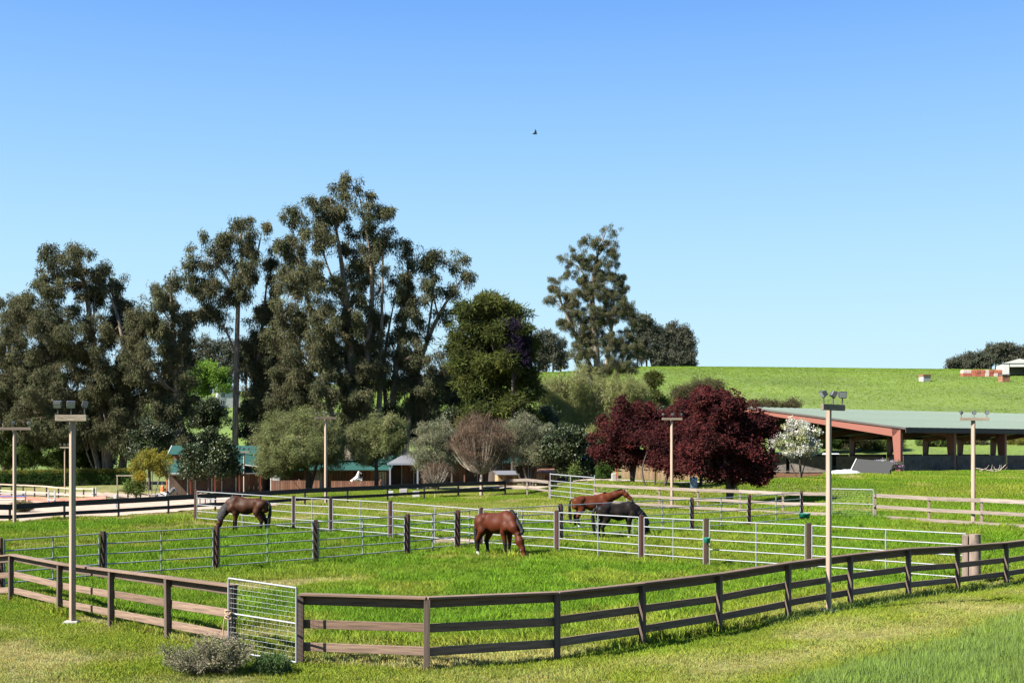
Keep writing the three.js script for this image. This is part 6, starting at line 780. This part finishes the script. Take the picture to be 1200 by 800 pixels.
// ---------- riding court fittings ----------
{
  const opt = { h: 1.15, pw: .1, rails: [1.1, .55], rh: [.11, .1], side: 1, railMat: [wood([0.5, 0.3667, 0.2833], grainX), wood([0.5417, 0.4, 0.3167], grainX2)], postMat: [MT.blackPost], turn: 0 };
  railFence('court_fence', 'thin light-railed fence along the far side of the riding court', [[-51.613, 112.903], [-48.661, 110.236], [-46.512, 108.527], [-44.981, 107.28], [-43.447, 106.061], [-41.791, 104.478], [-40.147, 102.941], [-38.551, 101.449], [-37.0, 100.0], [-35.263, 98.246], [-34.028, 97.222]], opt);
  railFence('court_fence', 'short light-railed fence beside the yellow-flowered shrub', [[-32.57, 98.592], [-32.179, 100.0], [-31.594, 101.449], [-30.809, 102.941]], opt);
  const kerbMat = wood([0.4167, 0.1667, 0.1167], grainX);
  const curb = thing('court_kerb', 'low reddish kerb boards edging the riding court', 'kerb', P(-42.466, 95.89));
  const L = [[-48.485, 106.061], [-43.165, 100.719], [-39.31, 96.552], [-36.0, 93.333], [-32.692, 89.744], [-29.202, 85.89]]; for (let i = 0; i < L.length - 1; i++) board('kerb_board', P(...L[i], .2).sub(curb.position), P(...L[i + 1], .25).sub(curb.position), .45, .06, kerbMat, curb);
  const c2 = thing('court_kerb', 'reddish kerb boards below the rider', 'kerb', P(-30.667, 93.333)); const L2 = [[-30.329, 92.105], [-29.333, 93.333], [-28.041, 94.595], [-26.37, 95.89], [-25.655, 96.552]]; for (let i = 0; i < L2.length - 1; i++) board('kerb_board', P(...L2[i], .16).sub(c2.position), P(...L2[i + 1], .16).sub(c2.position), .22, .06, MT.brick[0], c2);
  // jumps: a pair of standards with poles
  function jump(label, x, d, turn, w, poles) { const t = thing('show_jump', label, 'jump', P(x, d, .1), turn); for (const s of [-1, 1]) { const st = part('standard', rbox(.1, 1.0, .1, .01), MT.white, t); st.position.set(s * w / 2, .45, 0); part('foot', rbox(.1, .08, .6, .01), MT.white, st).position.y = -.45; } poles.forEach(([y, m]) => pipe('pole', new THREE.Vector3(-w / 2, y, .1), new THREE.Vector3(w / 2, y, .1), .05, m, t)); }
  jump('blue and white show jump at the far kerb of the riding court', -38.182, 90.909, .05, 2.2, [[.55, MT.blue], [.8, MT.white], [.32, MT.white]]);
  jump('white pair of jump standards at the end of the far court fence', -37.121, 106.061, 0, .3, [[.4, MT.white]]);
  jump('white jump standards on the sand behind the black fence', -29.032, 75.269, .1, .4, [[.35, MT.white], [.2, MT.blue]]);
  const m = thing('court_marker', 'white marker post beside the black fence at the court corner', 'marker', P(-23.872, 71.795)); part('board', rbox(.18, .95, .1, .01), MT.white, m).position.y = .4; part('foot', rbox(.3, .06, .3, .01), MT.white, m).position.y = 0;
  const p = thing('picket_panel', 'white picket jump panel behind the pipe fence beside the dark bay horse', 'jump', P(-19.062, 72.917), 0); for (let k = 0; k < 9; k++) part('picket', rbox(.07, .62, .03, .01), k % 3 ? MT.white : MT.darkBoard, p).position.set(k * .11, .45, 0); for (const y of [.25, .68]) part('crosspiece', rbox(1.05, .06, .03, .01), MT.white, p).position.set(.44, y, -.035);
  const gl = thing('hitching_rail', 'thin wooden hitching rail at the end of the clipped hedge', 'rail', P(-38.908, 117.647)); part('top_bar', rbox(1.7, .12, .12, .01), MT.armTan, gl).position.set(.75, 1.35, 0); for (const x of [0, 1.5]) part('post', rbox(.11, 1.7, .11, .01), MT.armTan, gl).position.set(x, .5, 0);
}

// ---------- vegetation ----------
function clump(n, r, len, wid, hang, sd, flat = 1) {
  seed = sd; const pos = [], idx = [], q = new THREE.Quaternion(), u = new THREE.Vector3(), n3 = new THREE.Vector3(), c = new THREE.Vector3(), dir = new THREE.Vector3(), sdv = new THREE.Vector3();
  for (let i = 0; i < n; i++) {
    c.set(rr(-1, 1), rr(-1, 1) * flat, rr(-1, 1)); if (c.lengthSq() > 1) { i--; continue; } c.multiplyScalar(r);
    dir.copy(c).normalize().multiplyScalar(.7).add(u.set(rr(-1, 1), rr(-1, 1), rr(-1, 1)).multiplyScalar(.7)); dir.y -= hang; dir.normalize();
    sdv.set(rr(-1, 1), rr(-1, 1), rr(-1, 1)).cross(dir).normalize(); n3.crossVectors(dir, sdv); const L = len * rr(.7, 1.2), w = wid * rr(.7, 1.2) / 2, o = pos.length / 3;
    const pt = (a, b, f) => { pos.push(c.x + dir.x * a + sdv.x * b + n3.x * f, c.y + dir.y * a + sdv.y * b + n3.y * f, c.z + dir.z * a + sdv.z * b + n3.z * f); };
    pt(0, 0, 0); pt(L * .45, w, w * .35); pt(L, 0, -L * .08); pt(L * .45, -w, w * .35); idx.push(o, o + 1, o + 2, o, o + 2, o + 3);
  }
  const g = new THREE.BufferGeometry(); g.setAttribute('position', new THREE.Float32BufferAttribute(pos, 3)); g.setIndex(idx); return g;
}
const KIND = {
  euc: { geo: clump(26, .46, .34, .085, .9, 21), m: leafMat([1, 1, 1], .2, .8), c: [[.066, .077, .031], [.086, .083, .04], [.048, .061, .026]], sp: .46, gap: .34, bark: 'barkPale' },
  euy: { geo: clump(26, .62, .4, .12, .9, 22), m: null, c: [[0.0917, 0.0917, 0.0427], [0.0733, 0.0794, 0.0336]], sp: .55, gap: 0.44, bark: 'barkPale' },
  far: { geo: clump(22, .7, .5, .2, .6, 23), m: null, c: [[.06, .07, .045], [.072, .074, .05], [.05, .06, .042]], sp: .9, gap: 0.3, bark: 'bark' },
  con: { geo: clump(30, .5, .5, .1, .1, 24, .45), m: null, c: [[0.0774, 0.0838, 0.0142], [0.0548, 0.0678, 0.0128], [0.0355, 0.0484, 0.0128]], sp: .5, gap: 0.46, bark: 'barkDark' },
  wil: { geo: clump(26, .5, .42, .045, .5, 25), m: null, c: [[0.2183, 0.2263, 0.0808], [0.1778, 0.194, 0.0646], [0.2505, 0.2424, 0.1213]], sp: .46, gap: 0.42, bark: 'twigPale' },
  plum: { geo: clump(26, .32, .17, .1, .1, 26), m: null, c: [[.054, .009, .0095], [.036, .0065, .0075], [.074, .0135, .0125], [.03, .0085, .007]], sp: .3, gap: 0.43, bark: 'barkDark' },
  oli: { geo: clump(30, .34, .17, .055, .1, 27), m: null, c: [[0.154, 0.165, 0.0623], [0.1172, 0.1357, 0.0476], [0.1907, 0.1907, 0.088]], sp: .3, gap: 0.42, bark: 'barkDark' },
  oli2: { geo: clump(30, .34, .17, .045, .1, 28), m: null, c: [[0.1909, 0.1909, 0.1146], [0.1527, 0.1604, 0.0916], [0.2291, 0.2215, 0.1375]], sp: .31, gap: 0.44, bark: 'barkDark' },
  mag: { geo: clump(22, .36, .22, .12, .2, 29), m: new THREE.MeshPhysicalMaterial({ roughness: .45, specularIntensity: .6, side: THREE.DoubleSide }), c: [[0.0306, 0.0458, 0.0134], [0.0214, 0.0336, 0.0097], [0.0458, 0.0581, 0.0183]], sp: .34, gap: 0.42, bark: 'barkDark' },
  bro: { geo: clump(26, .42, .24, .08, .1, 30), m: null, c: [[0.0794, 0.0642, 0.0306], [0.0611, 0.0581, 0.0244], [0.0977, 0.0794, 0.0427]], sp: .42, gap: 0.42, bark: 'bark' },
  shr: { geo: clump(26, .36, .22, .09, .1, 31), m: null, c: [[0.0794, 0.1161, 0.0214], [0.0611, 0.0917, 0.0183], [0.1039, 0.1344, 0.0306]], sp: .36, gap: 0.4, bark: 'bark' },
  shl: { geo: clump(24, .6, .35, .16, .1, 32), m: null, c: [[0.1222, 0.2017, 0.0244], [0.0977, 0.1711, 0.0214]], sp: .6, gap: .28, bark: 'bark' },
  hed: { geo: clump(30, .16, .09, .05, 0, 33), m: null, c: [[0.0458, 0.0917, 0.0171], [0.0367, 0.0733, 0.0134]], sp: .17, gap: .1, bark: 'bark' },
  yel: { geo: clump(24, .28, .14, .06, .1, 34), m: null, c: [[0.2567, 0.2017, 0.0183], [0.1833, 0.1711, 0.0244], [0.1222, 0.1283, 0.0306]], sp: .27, gap: .36, bark: 'twigPale' },
  blo: { geo: clump(26, .22, .1, .09, 0, 35), m: null, c: [[0.4583, 0.44, 0.3544], [0.4277, 0.4217, 0.3789], [0.2444, 0.2567, 0.1222], [0.4889, 0.4767, 0.4277]], sp: .27, gap: .4, bark: 'bark' },
  pur: { geo: clump(26, .42, .26, .09, .2, 37), m: null, c: [[0.0171, 0.0086, 0.0306], [0.0122, 0.0073, 0.0196]], sp: .42, gap: .35, bark: 'barkDark' },
  vase: { geo: clump(22, .34, .34, .014, -.8, 36), m: mat([0.6111, 0.6111, 0.6111], .9), c: [[0.1833, 0.1161, 0.0702], [0.1527, 0.0947, 0.0581], [0.22, 0.1527, 0.0977]], sp: .33, gap: .34, bark: 'twigPale' }
};
const leaf0 = leafMat([1, 1, 1], .28, .95);
function tree(T, k0) {
  const K = KIND[T.kind], g0 = height(T.x, T.d), t = thing(T.name, T.label, T.cat, new THREE.Vector3(T.x, g0, -T.d), 0, T.group);
  seed = 1000 + k0 * 37; const list = [], limbs = [], bark = MT[K.bark];
  const lobes = T.lobes.map(l => ({ x: l[0], y: l[1] - g0, z: l[2] + rr(-.25, .25) * l[3], rx: l[3], ry: l[4], rz: l[3] * rr(.85, 1.1) }));
  const spray = { euc: .62, plum: .42, oli: .4, oli2: .42, blo: .34, wil: .6, con: .6 }[T.kind];
  if (spray) { const top = Math.max(...lobes.map(q => q.y)); for (const L of lobes.slice()) {     // small leafy sprays through every lobe
    const e = T.kind === 'euc', z = (T.size || 1) * spray, hi = sstep(.35, .75, L.y / top), cnt = Math.round(clamp(L.rx * L.ry * (e ? lerp(2.0, 1.15, hi) : 1.6) / (z * z), 4, 46));
    L.f = e ? .1 : .45;
    for (let k = 0; k < cnt; k++) { const a = rnd() * 6.283, h = rr(-1, 1), r = Math.pow(rnd(), .4) * (e ? 1.14 : 1), q = Math.sqrt(1 - h * h) * r; lobes.push({ x: L.x + Math.cos(a) * q * L.rx, y: L.y + h * r * L.ry, z: L.z + Math.sin(a) * q * L.rz, rx: z * rr(.5, 1.3), ry: z * rr(.4, 1.15), rz: z * rr(.5, 1.3), f: e ? rr(.6, 1.05) : rr(.4, .8) }); }
  } }
  const stems = T.trunks.map(tr => tr.map((p, i) => new THREE.Vector3(p[0], i === 0 && p[2] ? Math.min(p[1] - g0, -.25) : p[1] - g0, i ? rr(-.3, .3) * p[2] * 2 : rr(-.2, .2) * T.trunks.length * .3)));
  // secondary stems keep their own start when it lies above the ground
  T.trunks.forEach((tr, i) => { if (i && tr[0][1] - g0 > 2.5) { stems[i][0].y = tr[0][1] - g0; stems[i][0].z = 0; } });
  stems.forEach((s, i) => { const tr = T.trunks[i], n = 10, c = s.length > 2 ? curve(s, n) : curve([s[0], s[0].clone().lerp(s[1], .5).add(new THREE.Vector3(rr(-.1, .1), 0, rr(-.1, .1))), s[1]], n); part('trunk', tube(c, c.map((_, j) => { const u = j / n * (tr.length - 1), a = Math.floor(Math.min(u, tr.length - 1.001)); return lerp(tr[a][2], tr[a + 1][2], u - a) * (j === 0 ? 1.2 : 1) * (T.kind === 'euc' ? .72 : 1); }), 8), bark, t); });
  const sp = K.sp * (T.size || 1), droop = T.kind === 'euc' || T.kind === 'wil' ? 1.35 : 1;
  const gs = () => (rnd() + rnd() + rnd() + rnd() - 2) * .87, solid = T.kind === 'hed', vase = T.kind === 'vase';
  lobes.forEach((L, li) => {
    // limb from the nearest lower point of a stem to the lobe
    let best = null, bd = 1e9; stems.forEach((s, si) => s.forEach((p, pi) => { const q = Math.hypot(p.x - L.x, p.z - L.z) + Math.abs(p.y - (L.y - L.ry * 1.6)) * .7; if (q < bd) { bd = q; best = [p, T.trunks[si][pi][2]]; } }));
    const e = new THREE.Vector3(L.x, L.y, L.z), low = best[0].y < L.y - L.ry * .5 ? best[0] : new THREE.Vector3(L.x, L.y - L.ry * .9, L.z), root = low.clone().lerp(e, .62), r0 = clamp(best[1] * .5, .012, .15), m = best[0].clone().lerp(root, .5); m.y -= L.ry * .12;
    if (!vase && (!L.f || L.f < .2 || rnd() < .35)) limbs.push(taper([best[0].clone(), m, root], L.f > .2 ? .035 : r0, L.f > .2 ? .012 : r0 * .5, 5, 4));
    const area = 4 * Math.PI * Math.pow((Math.pow(L.rx * L.ry, 1.6) + Math.pow(L.rx * L.rz, 1.6) + Math.pow(L.ry * L.rz, 1.6)) / 3, 1 / 1.6), tint = rr(.85, 1.15);
    const n = Math.round(clamp(area / (sp * sp) * 1.25 * (T.dens || 1) * (L.f || 1), 8, 3000)), nk = clamp(Math.round(n / 9), 4, 60);
    const put = (x, y, z, f) => {
      if (!solid && noise(x / (sp * 2.4) + k0 * 9, y / (sp * 2), z / (sp * 2.4)) < K.gap * f) return;
      const c = K.c[Math.floor(noise(x / sp * .35 + 50, y / sp * .35, z / sp * .35 + k0) * K.c.length * .999 * .6 + rnd() * K.c.length * .4)] || K.c[0], br = tint * rr(.7, 1.3), s = (T.size || 1) * (T.kind === 'euc' ? rr(.5, 1.05) : rr(.6, 1.2));
      list.push([x, y, z, rr(-.4, .4), rnd() * 6.283, rr(-.4, .4), s, s * droop, s, c[0] * br * rr(.92, 1.08), c[1] * br, c[2] * br]);
    };
    for (let k = 0; k < nk; k++) {                          // twigs fan out from the limb and carry the leaves on their outer half
      const h = rr(-.75, 1), a = rnd() * 6.283, q = Math.sqrt(1 - h * h), r = solid ? rr(.9, 1) : droop > 1 ? rr(.6, 1.3) : rr(.6, 1.12), t1 = new THREE.Vector3(L.x + Math.cos(a) * q * r * L.rx, L.y + h * r * L.ry, L.z + Math.sin(a) * q * r * L.rz), mid = root.clone().lerp(t1, .5); mid.y += .12 * L.ry * (1 - Math.abs(h));
      if (!vase && !solid) limbs.push(taper([root, mid, t1], Math.max(.008, r0 * .3), .005, 3, 3));
      const cnt = Math.round(n * .85 / nk * rr(.5, 1.5)), w = (solid ? .2 : .14) * Math.min(L.rx, 3) + sp * .3;
      for (let i = 0; i < cnt; i++) { const u = 1.04 - Math.abs(gs()) * .45, p = u > .5 ? mid.clone().lerp(t1, u * 2 - 1) : root.clone().lerp(mid, u * 2); put(p.x + gs() * w, p.y + gs() * w * .7, p.z + gs() * w, .8); }
    }
    for (let k = 0; k < n * .3; k++) { const h = rr(-1, 1), a = rnd() * 6.283, q = Math.sqrt(1 - h * h), r = Math.pow(rnd(), .5) * .85; put(L.x + Math.cos(a) * q * r * L.rx, L.y + h * r * L.ry, L.z + Math.sin(a) * q * r * L.rz, 1.1); }
  });
  if (T.kind === 'vase') for (let k = 0; k < 150; k++) { const L = pick(lobes), a = rnd() * 6.283, w = Math.sqrt(rnd()), b = stems[0][stems[0].length - 1], e = new THREE.Vector3(L.x + Math.cos(a) * w * L.rx, L.y + L.ry * rr(-.3, .95) * (1 - w * .4), L.z + Math.sin(a) * w * L.rz), m = b.clone().lerp(e, .45); m.x += (e.x - b.x) * .16; m.z += (e.z - b.z) * .16; m.y -= .1 * L.ry; limbs.push(taper([b, m, e], .035, .006, 5, 4)); }
  if (limbs.length) tag(part('branchwork', mergeGeometries(limbs), bark, t), null, null, null, 'stuff');
  tag(instanced('crown', K.geo, K.m || leaf0, list, t), null, null, null, 'stuff');
  return list.length;
}
let nl = 0; TREES.forEach((T, i) => nl += tree(T, i)); console.log('leaf clumps', nl);
function hedge(label, a, b, h, w) {
  const t = thing('hedge', label, 'hedge', P(...a)), v = P(...b).sub(t.position), list = [], l = v.length(), K = KIND.hed; seed = 77;
  const up = new THREE.Vector3(0, 1, 0), z = new THREE.Vector3().crossVectors(v, up).normalize();
  part('stems', boxAt(l, h * .8, w * .5, 0, h * .35, 0).applyQuaternion(new THREE.Quaternion().setFromUnitVectors(new THREE.Vector3(1, 0, 0), v.clone().normalize())).translate(v.x / 2, v.y / 2, v.z / 2), MT.barkDark, t);
  for (let i = 0; i < l * 150; i++) { const u = rnd(), f = rnd(), y = f < .4 ? h + rr(-.08, .06) : rr(0, h), s = f < .4 ? rr(-1, 1) : (rnd() < .6 ? 1 : -1) * rr(.85, 1.05); const p = v.clone().multiplyScalar(u).addScaledVector(z, s * w / 2), c = pick(f < .4 ? [[.17, .16, .028], [.13, .14, .024]] : K.c), br = rr(.7, 1.25), sc = rr(1, 1.7); list.push([p.x, p.y + y, p.z, 0, rnd() * 6.283, 0, sc, sc, sc, c[0] * br, c[1] * br, c[2] * br]); }
  tag(instanced('foliage', K.geo, leaf0, list, t), null, null, null, 'stuff');
}
hedge('long clipped hedge with yellowish top behind the riding court', [-58.407, 123.894], [-39.821, 125.0], 1.5, 1.1);
{ // dry bush beside the wire gate and low plants
  function scrub(name, label, x, d, lobes, cols, leafs, sd) {
    const t = thing(name, label, 'bush', P(x, d)); seed = sd; const tw = [], list = [], gl = clump(16, .07, .05, .016, 0, sd);
    for (let k = 0; k < 190; k++) { const L = pick(lobes), a = rnd() * 6.283, w = Math.sqrt(rnd()), e = new THREE.Vector3(L[0] + Math.cos(a) * w * L[2], Math.max(.05, L[1] + L[3] * rr(-.5, 1) * (1 - w * .3)), Math.sin(a) * w * L[2]), b = new THREE.Vector3(L[0] * .35 + rr(-.08, .08), -.05, rr(-.08, .08)); const m = b.clone().lerp(e, .55); m.y += .05; m.x += rr(-.06, .06); m.z += rr(-.06, .06); tw.push(taper([b, m, e], .01, .0035, 4, 4)); for (let q = 0; q < 6; q++) { const o = b.clone().lerp(e, rr(.55, 1)), f = o.clone().add(new THREE.Vector3(rr(-.13, .13), rr(0, .17), rr(-.13, .13))); tw.push(taper([o, o.clone().lerp(f, .5), f], .004, .0018, 2, 3)); for (let j = 0; j < leafs; j++) { if (leafs === 1 && rnd() < .45) continue; const c = pick(cols), br = rr(.7, 1.2), p = o.clone().lerp(f, rnd()), s = rr(.6, 1.2); list.push([p.x, p.y, p.z, rnd() * 3, rnd() * 6, 0, s, s, s, c[0] * br, c[1] * br, c[2] * br]); } } }
    tag(part('twigs', mergeGeometries(tw), mat([0.1833, 0.1467, 0.1039], .95), t), null, null, null, 'stuff'); tag(instanced('foliage', gl, leaf0, list, t), null, null, null, 'stuff');
  }
  scrub('dry_bush', 'scrubby grey-green bush with bare twigs in front of the wire gate', -4.667, 18.301, [[-.35, .22, .38, .22], [.1, .36, .42, .28], [.45, .26, .34, .26], [-.1, .18, .6, .16]], [[0.1833, 0.1833, 0.0977], [0.22, 0.2017, 0.1283], [0.1406, 0.1589, 0.0672]], 1, 61);
  scrub('low_plant', 'low green tuft of leaves beside the dry bush', -3.711, 18.421, [[0, .06, .18, .08]], [[0.0733, 0.1222, 0.0306], [0.0611, 0.1039, 0.0367]], 4, 62);
  scrub('dry_bush', 'small dry bush on the sand in front of the court show jump', -28.146, 68.293, [[0, .45, .55, .35], [.4, .4, .4, .3]], [[0.2139, 0.1711, 0.0733], [0.1527, 0.1344, 0.0611]], 3, 63);
}
{ // fallen branch on the bank, wisteria by the shelter, a bird
  const t = thing('fallen_branch', 'pale dead branch lying on the grass below the arena', 'branch', P(38.562, 95.89, .15)); seed = 5; const g = []; for (let k = 0; k < 7; k++) { const a = -1 + k * .3; g.push(taper([new THREE.Vector3(a, .1 + .05 * k, 0), new THREE.Vector3(a + .25, .25, rr(-.2, .2)), new THREE.Vector3(a + rr(.3, .6), rr(.3, .75), rr(-.3, .3))], .035, .01, 4, 5)); } part('limb', taper([new THREE.Vector3(-1.3, .35, 0), new THREE.Vector3(-.4, .2, 0), new THREE.Vector3(.5, .12, 0), new THREE.Vector3(1.1, .65, 0)], .06, .03, 8, 6), MT.twigPale, t); tag(part('twigs', mergeGeometries(g), MT.twigPale, t), null, null, null, 'stuff');
  const w = thing('lilac_bush', 'pale lilac flowering bush against the arena corner frame', 'bush', P(30.845, 98.592)), l = []; for (let i = 0; i < 260; i++) { const a = rnd() * 6.283, q = Math.sqrt(rnd()); const c = rnd() < .6 ? [.37, .3, .41] : [.1, .11, .05]; l.push([Math.cos(a) * q * 1.4, .5 + rr(-.3, .55) * (1 - q * .5), Math.sin(a) * q * .7, rnd(), rnd() * 6, 0, 1, 1, 1, ...c.map(v => v * rr(.7, 1.2))]); } part('stems', mergeGeometries([0, 1, 2, 3].map(k => taper([new THREE.Vector3(0, -.2, 0), new THREE.Vector3(-.4 + .3 * k, .2, .1), new THREE.Vector3(-.9 + .6 * k, .7, 0)], .04, .01, 4, 5))), MT.twig, w); tag(instanced('foliage', KIND.blo.geo, leaf0, l, w), null, null, null, 'stuff');
  const b = thing('flying_bird', 'small dark bird flying in the blue sky', 'bird', new THREE.Vector3(1.15, 19.861, -60.9), .4); const bm = mat([.1, .16, .26], .8); part('body', new THREE.SphereGeometry(.07, 10, 8).scale(2.2, .8, .8), bm, b);
  for (const s of [-1, 1]) { const sh = new THREE.Shape(); sh.moveTo(-.07, 0); sh.quadraticCurveTo(-.02, .2, -.14, .34); sh.quadraticCurveTo(.1, .2, .08, 0); sh.closePath(); const gg = new THREE.ExtrudeGeometry(sh, { depth: .012, bevelEnabled: false }); gg.rotateX(s * 1.15); const wm = part('wing', gg, bm, b); if (s < 0) wm.scale.z = 1; }
}

scene.traverse(o => { if (o.isMesh) { o.castShadow = true; o.receiveShadow = true; } });
renderer.render(scene, camera);
